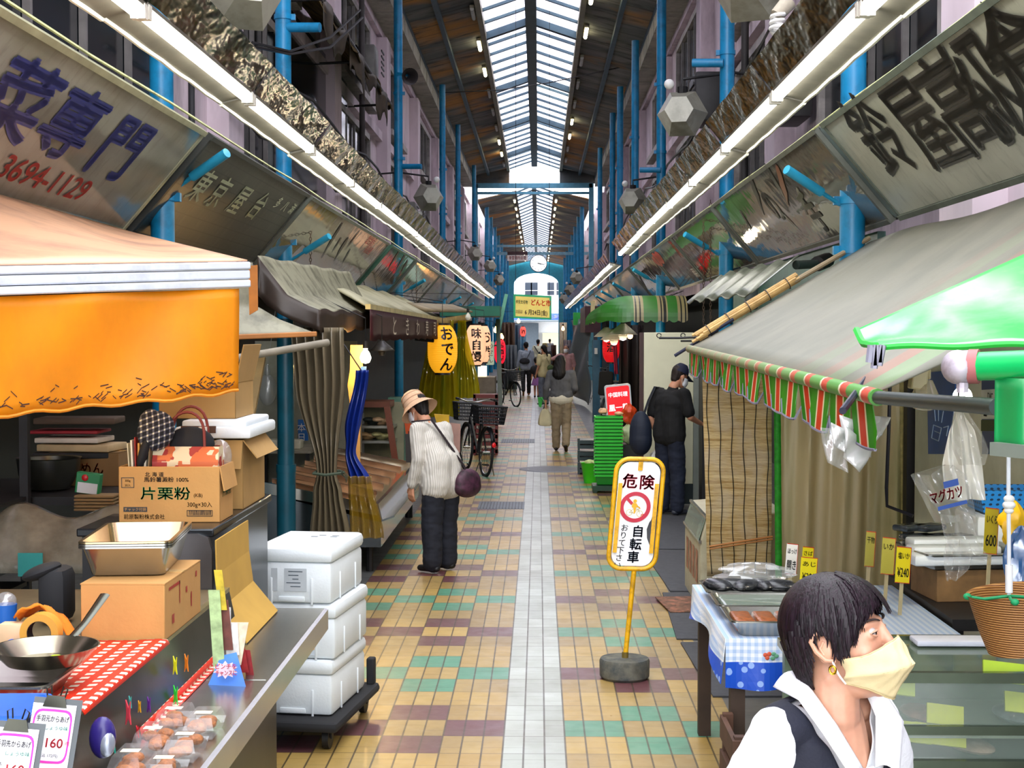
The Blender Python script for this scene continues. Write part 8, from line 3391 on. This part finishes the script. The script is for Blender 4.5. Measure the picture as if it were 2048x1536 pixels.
o=m.build('strap',pm('#1a1a1c',.7),t)
p=W(1133,700,43)
person('woman in a pink top, grey headscarf and white mask pointing across the arcade',(p.x,43,0),PI-.35,J(elR=(.36,.25,1.25),wrR=(.5,.45,1.24),hdR=(.6,.8,0),thR=(0,0,1)),dict(pants='#3a3a44',leg=.07,top='#b88a88',sleeve=1.3,hem=-.05,shoe='#222222',mask='#f2f2f4',hair='#6a5a60'),.013,1.0)
p=W(1110,700,90)
person('tiny far pedestrian in pale clothes near the arcade end',(p.x-.3,92,0),.2,J(),dict(pants='#55606a',leg=.07,top='#c9cdd2',sleeve=1.2,hem=0,shoe='#222222',face=False),.02,1.0)
m=MB()
c=W(1067,742,47)
m.ell((c.x,46,.86),(.1,.1,.14))
solo(m,'black_backpack',M_RUBBER,'small round black backpack between the grey shirted man and the woman in beige','backpack')
m=MB()
c=W(1073,770,47)
m.lathe([(.1,.75),(.17,.4),(.16,.38),(.02,.7)],(c.x+.02,45.8,0),16)
for s_ in (-1,1):
 m.cap((c.x+.02+s_*.05,45.8,.42),(c.x+.02+s_*.05,45.8,.05),.04,.03)
"""child's legs and skirt are one figure"""
kid=thing('person','child in a purple skirt half hidden behind the woman in beige','person',(c.x,46,0))
m2=MB()
for s_ in (-1,1):
 m2.cap((c.x+s_*.05,46,.5),(c.x+s_*.05,46,.06),.045,.03)
m2.cap((c.x,46,.55),(c.x,46,.95),.09,.08)
m2.ell((c.x,46.02,1.14),(.08,.09,.11))
m2.cap((c.x,46,.95),(c.x,46,1.08),.05,.04)
for s_ in (-1,1):
 m2.cap((c.x+s_*.1,46,.92),(c.x+s_*.15,46.03,.58),.035,.025)
 hand(m2,(c.x+s_*.15,46.03,.57),(0,.1,-1),(0,1,0),.7)
remesh(m2,'body',M_SKIN,kid,.014,3)
m2=MB()
m2.lathe([(.08,.66),(.12,.55),(.17,.38),(.15,.38),(.07,.6)],(c.x,46,0),18)
m2.build('skirt',pm('#8a5a9a',.8,var=.1),kid)
m2=MB()
m2.cap((c.x,46,.66),(c.x,46,.93),.105,.1)
for s_ in (-1,1):
 m2.cap((c.x+s_*.07,46,.92),(c.x+s_*.12,46,.8),.05,.045)
remesh(m2,'shirt',pm('#23252e',.8),kid,.014,3)
m2=MB()
m2.ell((c.x,45.99,1.17),(.09,.1,.11))
m2.build('hair',M_HAIR,kid)
for s_ in (-1,1):
 m2=MB()
 m2.cap((c.x+s_*.05,45.97,.035),(c.x+s_*.05,46.09,.03),.033,.03)
 m2.build('shoe',M_BLACK,kid)
# -- THE WOMAN IN THE FOREGROUND
WX_,WY_=.62,3.06
fw=thing('person','short haired woman in a cream mask, white blouse and navy vest, nearest the viewer','person',(WX_,WY_,0))
TBD=Matrix.Translation((WX_-.01,WY_+.01,0))@Matrix.Rotation(math.radians(-146),4,'Z')@Matrix.Scale(.915,4)
HC=V((.624,3.04,1.348))
HB=Matrix.Translation(HC)@Matrix.Rotation(math.radians(-118),4,'Z')@Matrix.Rotation(math.radians(7),4,'X')
SK=NT('skin_woman')
v=SK.co('Object')
c=SK.mix(SK.ramp(SK.noise(v,14,3),.3,.7),lin('#c08a72'),lin('#d3a084'))
SK.set('Base Color',c)
SK.set('Roughness',.42)
SK.set('Subsurface Weight',.12)
SK.set('Subsurface Radius',(.012,.005,.003))
SK.bump(SK.noise(v,160,3),.12,.002)
M_SKW=SK.mat
hb=lambda x,y,z:HB@V((x,y,z))
R3=HB.to_3x3()
m=MB()
def he(x,y,z,r):
 m.ell(hb(x,y,z),r,24,16,M=R3)
def hcap(a,b,r0,r1=None,n=14,flat=1):
 m.cap(hb(*a),hb(*b),r0,r1,n,flat)
he(0,-.014,.038,(.071,.09,.088))
he(0,.032,.0,(.061,.058,.075))
he(0,.03,-.045,(.055,.056,.06))
he(0,.036,-.085,(.043,.048,.035))
he(0,.07,-.1,(.02,.018,.018))
for s_ in (-1,1):
 he(s_*.032,.06,-.02,(.024,.02,.026))
 hcap((s_*.012,.08,.036),(s_*.046,.066,.035),.0095,.009)
 he(s_*.031,.0735,.014,(.016,.011,.0115))
hcap((0,.085,.03),(0,.098,.002),.0095,.0105)
hcap((0,.098,.002),(0,.112,-.024),.0105,.0135)
for s_ in (-1,1):
 he(s_*.012,.098,-.03,(.009,.01,.008))
 he(s_*.073,-.012,-.006,(.008,.019,.03))
hcap((0,-.02,-.05),(0,-.03,-.16),.05,.053)
nb=TBD@V((0,-.01,1.3))
m.cap(hb(0,-.028,-.12),nb,.052,.062,18)
for s_ in (-1,1):
 m.cap(hb(s_*.042,-.02,-.07),TBD@V((s_*.014,.045,1.285)),.013,.011,10)
 m.cap(TBD@V((0,.03,1.29)),TBD@V((s_*.15,-.01,1.3)),.026,.03,12)
body_j=dict(ST)
sc_=.945
bj={k:V(q)*sc_ for k,q in ST.items()}
for k in ('shL','shR'):
 bj[k]=V((-.155 if k=='shL' else .155,-.015,1.275))
bj['chest']=V((0,0,1.17))
m.cap(TBD@V((0,0,1.27)),TBD@V((0,.0,1.12)),.075,.1,18)
m.cap(TBD@bj['chest'],TBD@bj['pelvis'],.09,.1)
for n in 'LR':
 m.cap(TBD@bj['chest'],TBD@bj['sh'+n],.06,.042)
 m.cap(TBD@bj['sh'+n],TBD@bj['el'+n],.042,.034)
 m.cap(TBD@bj['el'+n],TBD@bj['wr'+n],.034,.024)
 d=TBD.to_3x3()@(bj['wr'+n]-bj['el'+n]).normalized()
 hand(m,(TBD@bj['wr'+n])+d*.01,d,TBD.to_3x3()@V((0,1,0)),.92)
 m.cap(TBD@bj['pelvis'],TBD@bj['hip'+n],.09,.07)
 m.cap(TBD@bj['hip'+n],TBD@bj['kn'+n],.07,.048)
 m.cap(TBD@bj['kn'+n],TBD@bj['an'+n],.046,.033)
remesh(m,'body',M_SKW,fw,.0036,5,.5)
for s_ in (1,-1):
 m=MB()
 rim=[(-.004,.012,-.03),(.004,-.006,-.026),(.008,-.022,-.008),(.01,-.03,.012),(.008,-.022,.028),(.003,-.006,.03),(0,.006,.018)]
 m.tube([hb(s_*(.077+a),b-.004,c_) for a,b,c_ in rim],[.004,.0045,.005,.005,.005,.0045,.003],n=8)
 m.tube([hb(s_*.08,-.01,.012),hb(s_*.082,-.018,-.002),hb(s_*.08,-.012,-.016)],.003,n=6)
 m.build('ear_rim',M_SKW,fw)
M_EYEW=pm('#b3aaa6',.2,var=.03)  # eye white greyed to paint shadow into its colour
M_IRIS=pm('#120b09',.08,var=.1)
for s_ in (-1,1):
 ec=V((s_*.031,.0745,.0185))
 m=MB()
 m.ell(hb(*ec),.0118,20,14,M=R3)
 m.build('eyeball',M_EYEW,fw)
 m=MB()
 m.ell(hb(ec.x+s_*-.0005,ec.y+.0073,ec.z),(.0068,.0052,.0068),16,10,M=R3)
 m.build('iris',M_IRIS,fw)
 m=MB()
 for sg_,zz_,th in ((1,.0045,.0028),(-1,-.0062,.0022)):
  pts=[]
  for k in range(9):
   a=-1+2*k/8
   pts.append(hb(ec.x+a*.0155,ec.y+.0118-.0075*a*a,ec.z+zz_*(1-a*a)-.0008*a*s_*0))
  m.tube(pts,[th*(.55+.45*(1-(-1+2*k/8)**2)) for k in range(9)],n=7)
 m.build('eyelid',M_SKW,fw)
 m=MB()
 m.tube([hb(ec.x+a*.0155,ec.y+.0136-.0075*a*a,ec.z+.0036*(1-a*a)) for a in [-1+.25*k for k in range(9)]],.0011,n=5)
 m.build('lash_line',M_BLACK,fw)
 m=MB()
 n=9
 pts=[hb(s_*lerp(.012,.054,k/8),.0895-.022*(k/8)**2,.04+.006*math.sin(PI*k/8*.8)) for k in range(n)]
 m.tube(pts,[.0022+.0016*math.sin(PI*k/8) for k in range(n)],n=6,flat=.6)
 m.build('eyebrow',pm('#2a1d1a',.8),fw)
def mk(u,w):
 t=2*u-1
 q=max(0,1-t*t)
 top=V((.071*t,.022+.098*q**.55,.006-.034*abs(t)**1.6))
 mid=V((.071*t,.024+.122*q**.65,-.05-.012*abs(t)))
 bot=V((.06*t,.018+.078*q**.8,-.122+.045*abs(t)**1.5))
 p_=lerp(top,mid,w*2) if w<.5 else lerp(mid,bot,w*2-1)
 nz=.0018*math.sin(t*9+w*14)+.0012*math.sin(t*23-w*9)
 return hb(p_.x,p_.y+nz,p_.z)
m=MB()
m.grid(mk,36,20)
mo=m.build('face_mask',pm('#d9c79a',.8,var=.05,scale=12,bump=.1,bscale=150),fw,smooth=60,solid=.0022)
m=MB()
m.tube([mk(k/24,.0) for k in range(25)],.0018,n=5)
m.tube([mk(k/24,1.0) for k in range(25)],.0018,n=5)
m.tube([mk(k/24,.5) for k in range(25)],.0012,n=5)
m.build('mask_seam',pm('#cdb988',.8),mo)
for s_ in (-1,1):
 for a,b in (((.064,.024,-.034),(.076,.006,.014)),((.06,.02,-.078),(.078,.004,-.03))):
  m=MB()
  A_,B_=V((s_*a[0],a[1],a[2])),V((s_*b[0],b[1],b[2]))
  m.tube([hb(*(lerp(A_,B_,k/6)+V((s_*.006*math.sin(PI*k/6),0,-.002*math.sin(PI*k/6))))) for k in range(7)],.0022,n=6)
  m.build('ear_loop',pm('#e9e6e2',.7),mo)
for s_ in (1,-1):
 m=MB()
 c_=V((s_*.08,.003,-.042))
 m.tube([hb(c_.x+s_*.001,c_.y+.0065*math.cos(k*PI/6),c_.z-.004+.008*math.sin(k*PI/6)) for k in range(13)],.0026,n=8)
 m.build('earring',pm('#e0b23a',.15,1,var=.02),fw)
random.seed(77)
def bound(az):
 """height where the hair ends; az 0 = front, +-pi = back"""
 a=abs(az)
 pts=[(0,.073),(.35,.068),(.62,.045),(.85,.012),(1.05,-.022),(1.22,-.03),(1.4,.024),(1.62,.03),(1.85,-.035),(2.1,-.09),(2.5,-.118),(3.2,-.122)]
 for (a0,b0),(a1,b1) in zip(pts,pts[1:]):
  if a<=a1:
   t=(a-a0)/(a1-a0)
   return lerp(b0,b1,t)
 return pts[-1][1]
def hp_(az,z,k=1.0):
 top=.142
 if z>.035:
  r=math.sqrt(max(0,1-((z-.035)/(top-.035))**2))
 else:
  r=1-(.36+.26*max(0,-math.cos(az)))*((.035-z)/.175)**1.5
 rip=1+.008*math.sin(az*37+3*math.sin(az*5))+.006*math.sin(az*71+z*30)+.02*mnoise.noise(V((az*2.5,z*9,1)))
 swell=1+.05*max(0,math.cos(az-.2))*(1 if z>.05 else 0)
 rx,ry=.089,.109
 return hb(rx*r*k*rip*math.sin(az),-.018+ry*r*k*rip*swell*math.cos(az),z)
m=MB()
NU,NV=150,34
def hf(u,w):
 az=-PI+2*PI*u
 zb=bound(az)+.004*math.sin(az*29)+.003*math.sin(az*53)
 z=lerp(.1418,zb,1-(1-w)**1.0 if w>.3 else w)
 return hp_(az,z)
m.grid(hf,NU,NV)
N=NT('dark_hair')
g=N.n('ShaderNodeTexCoord')
mp=N.n('ShaderNodeMapping')
N.t.links.new(g.outputs['Object'],mp.inputs[0])
mp.inputs[3].default_value=(90,90,10)
nz=N.noise(mp.outputs[0],2.2,3)
N.set('Base Color',N.mix(N.ramp(nz,.35,.7),lin('#0b080b'),lin('#24141f')))
N.set('Roughness',.42)
N.set('Specular IOR Level',.32)
N.bump(nz,.6,.004)
M_HAIRW=N.mat
hr=m.build('hair',M_HAIRW,fw,smooth=180,solid=.009,off=-1)
m=MB()
for k in range(260):
 az=random.uniform(-PI,PI)
 zb=bound(az)
 z0=min(.125,zb+random.uniform(.03,.13))
 L=random.uniform(-.004,.016)
 da=random.uniform(-.1,.1)
 pts=[]
 rr=[]
 for i in range(7):
  t=i/6
  z=lerp(z0,zb-L,t)
  pts.append(hp_(az+da*t*t,z,1.012+.01*math.sin(t*3+k)-.02*t*t))
  rr.append(.0042*(1-t**2)+.0006)
 m.tube(pts,rr,n=5,flat=.5)
for k in range(90):
 s0=random.uniform(-.4,.55)
 pts,rr=[],[]
 end=s0+random.uniform(.15,.5)*(1 if s0>-.1 else -1)
 for i in range(9):
  t=i/8
  az=lerp(s0,end,t**1.3)
  z=lerp(.138,bound(az)-.002,t)
  pts.append(hp_(az,z,1.03+.03*math.sin(PI*t)))
  rr.append(.0045*(1-t**2)+.0006)
 m.tube(pts,rr,n=5,flat=.5)
for k in range(70):
 s0=random.uniform(-.9,.1)
 pts,rr=[],[]
 for i in range(9):
  t=i/8
  q=hp_(s0*(.4+.6*t),lerp(.14,.05+.02*abs(s0),t),1.03+.02*math.sin(PI*t))
  q=q+R3@V((-.006*t*t,.01*t*t,.003*math.sin(PI*t)))
  pts.append(q)
  rr.append(.005*(1-t**2)+.0006)
 m.tube(pts,rr,n=5,flat=.5)
m.build('hair_locks',M_HAIRW,hr)
TB3=TBD.to_3x3()
inv=TBD.inverted()
def cut(o,test,planes=()):
 """open the neckline: cut cleanly along planes of the body's frame, then take away what test names"""
 bm=bmesh.new()
 bm.from_mesh(o.data)
 bm.transform(inv)
 for co,no in planes:
  bmesh.ops.bisect_plane(bm,geom=bm.verts[:]+bm.edges[:]+bm.faces[:],plane_co=co,plane_no=no)
 dead=[f for f in bm.faces if test(f.calc_center_median())]
 bmesh.ops.delete(bm,geom=dead,context='FACES')
 bm.transform(TBD)
 bm.to_mesh(o.data)
 bm.free()
M_BLOUSE=pm('#eceef4',.75,var=.04,scale=10,bump=.25,bscale=160)
m=MB()
for s_ in (-1,1):
 m.cap((s_*.06,.0,1.2),(s_*.065,0,.9),.098,.098,20,1)
 m.cap((s_*.02,.005,1.29),(s_*.15,-.015,1.272),.058,.056,18)
 m.cap((s_*.15,-.015,1.272),(s_*.215,-.03,1.15),.062,.068,20)
m.cap((0,.0,1.26),(0,.0,1.0),.1,.11,20)
m.xf(TBD)
fold=lambda q,nn:q+nn*(.006*mnoise.noise(q*13)+.003*mnoise.noise(q*34))
bo=remesh(m,'blouse',M_BLOUSE,fw,.005,6,.5,fold)
cut(bo,lambda q:(q.z>1.165 and q.y>.0 and abs(q.x)<(q.z-1.165)*.62) or (q.z>1.27 and abs(q.x)<.055),[((0,0,1.165),(1,0,-.62)),((0,0,1.165),(1,0,.62)),((0,0,0),(0,1,0)),((.055,0,0),(1,0,0)),((-.055,0,0),(1,0,0))])
md=bo.modifiers.new('solid','SOLIDIFY')
md.thickness=.003
for s_ in (-1,1):
 m=MB()
 def col_(u,w):
  pts_i=[V((0,-.078,1.385)),V((s_*.06,-.05,1.39)),V((s_*.078,.015,1.37)),V((s_*.062,.08,1.3)),V((s_*.018,.122,1.2))]
  pts_o=[V((0,-.12,1.335)),V((s_*.1,-.08,1.355)),V((s_*.128,.03,1.352)),V((s_*.122,.108,1.285)),V((s_*.066,.148,1.18))]
  i=min(3,int(u*4))
  f=u*4-i
  a,b=lerp(pts_i[i],pts_i[i+1],f),lerp(pts_o[i],pts_o[i+1],f)
  q=lerp(a,b,w)
  q.z+=.014*math.sin(PI*w)
  return TBD@q
 m.grid(col_,24,6)
 m.build('collar',pm('#f4f6fb',.7,var=.02,bump=.15,bscale=120),bo,solid=.003)
m=MB()
for k in range(3):
 q=TBD@V((.004,.116-.002*k,1.13-.05*k))
 m.ell(q,.006)
m.build('buttons',M_WHITE,bo)
M_VEST=pm('#0c1022',.8,var=.15,scale=14,bump=.2,bscale=180)
m=MB()
for s_ in (-1,1):
 m.cap((s_*.055,.002,1.2),(s_*.062,0,.88),.108,.108,20)
 m.cap((s_*.06,-.005,1.284),(s_*.135,-.015,1.27),.07,.066,18)
m.cap((0,.003,1.25),(0,.003,.95),.112,.12,20)
m.xf(TBD)
vo_=remesh(m,'vest',M_VEST,fw,.005,6,.5,lambda q,nn:q+nn*(.004*mnoise.noise(q*11)))
cut(vo_,lambda q:(q.y>-.01 and abs(q.x)<(q.z-1.0)*.36 and q.z>1.0) or (q.z>1.27 and abs(q.x)<.085),[((0,0,1.0),(1,0,-.36)),((0,0,1.0),(1,0,.36)),((0,-.01,0),(0,1,0)),((.085,0,0),(1,0,0)),((-.085,0,0),(1,0,0))])
md=vo_.modifiers.new('solid','SOLIDIFY')
md.thickness=.006
m=MB()
m.tube([TBD@V((-.012,.112,1.2)),TBD@V((-.018,.13,1.13)),TBD@V((-.01,.135,1.06))],[.008,.014,.012],n=8,flat=.4)
m.build('ribbon',pm('#d9e6ea',.6),fw)
m=MB()
m.ell(TBD@V((.0,.14,1.13)),(.012,.008,.014))
m.build('badge',pm('#c81428',.4),fw)
m=MB()
w0=bj['pelvis']+V((0,0,.05))
m.cap(w0+V((-.06,0,0)),w0+V((.06,0,0)),.09,None,14)
for n in 'LR':
 m.cap(bj['hip'+n],bj['kn'+n],.092,.07,14)
 m.cap(bj['kn'+n],bj['an'+n]+V((0,0,.02)),.068,.058,14)
remesh(m.xf(TBD),'trousers',pm('#15161c',.8,var=.2),fw,.01,5)
for n in 'LR':
 a=bj['an'+n]
 m=MB()
 m.cap(a+V((0,-.04,-.032)),a+V((0,.12,-.036)),.036,.033,12,.9)
 m.cap(a,a+V((0,0,-.03)),.04,.038)
 remesh(m.xf(TBD),'shoe',M_BLACK,fw,.009,3)
bpy.data.scenes.remove(_aux)
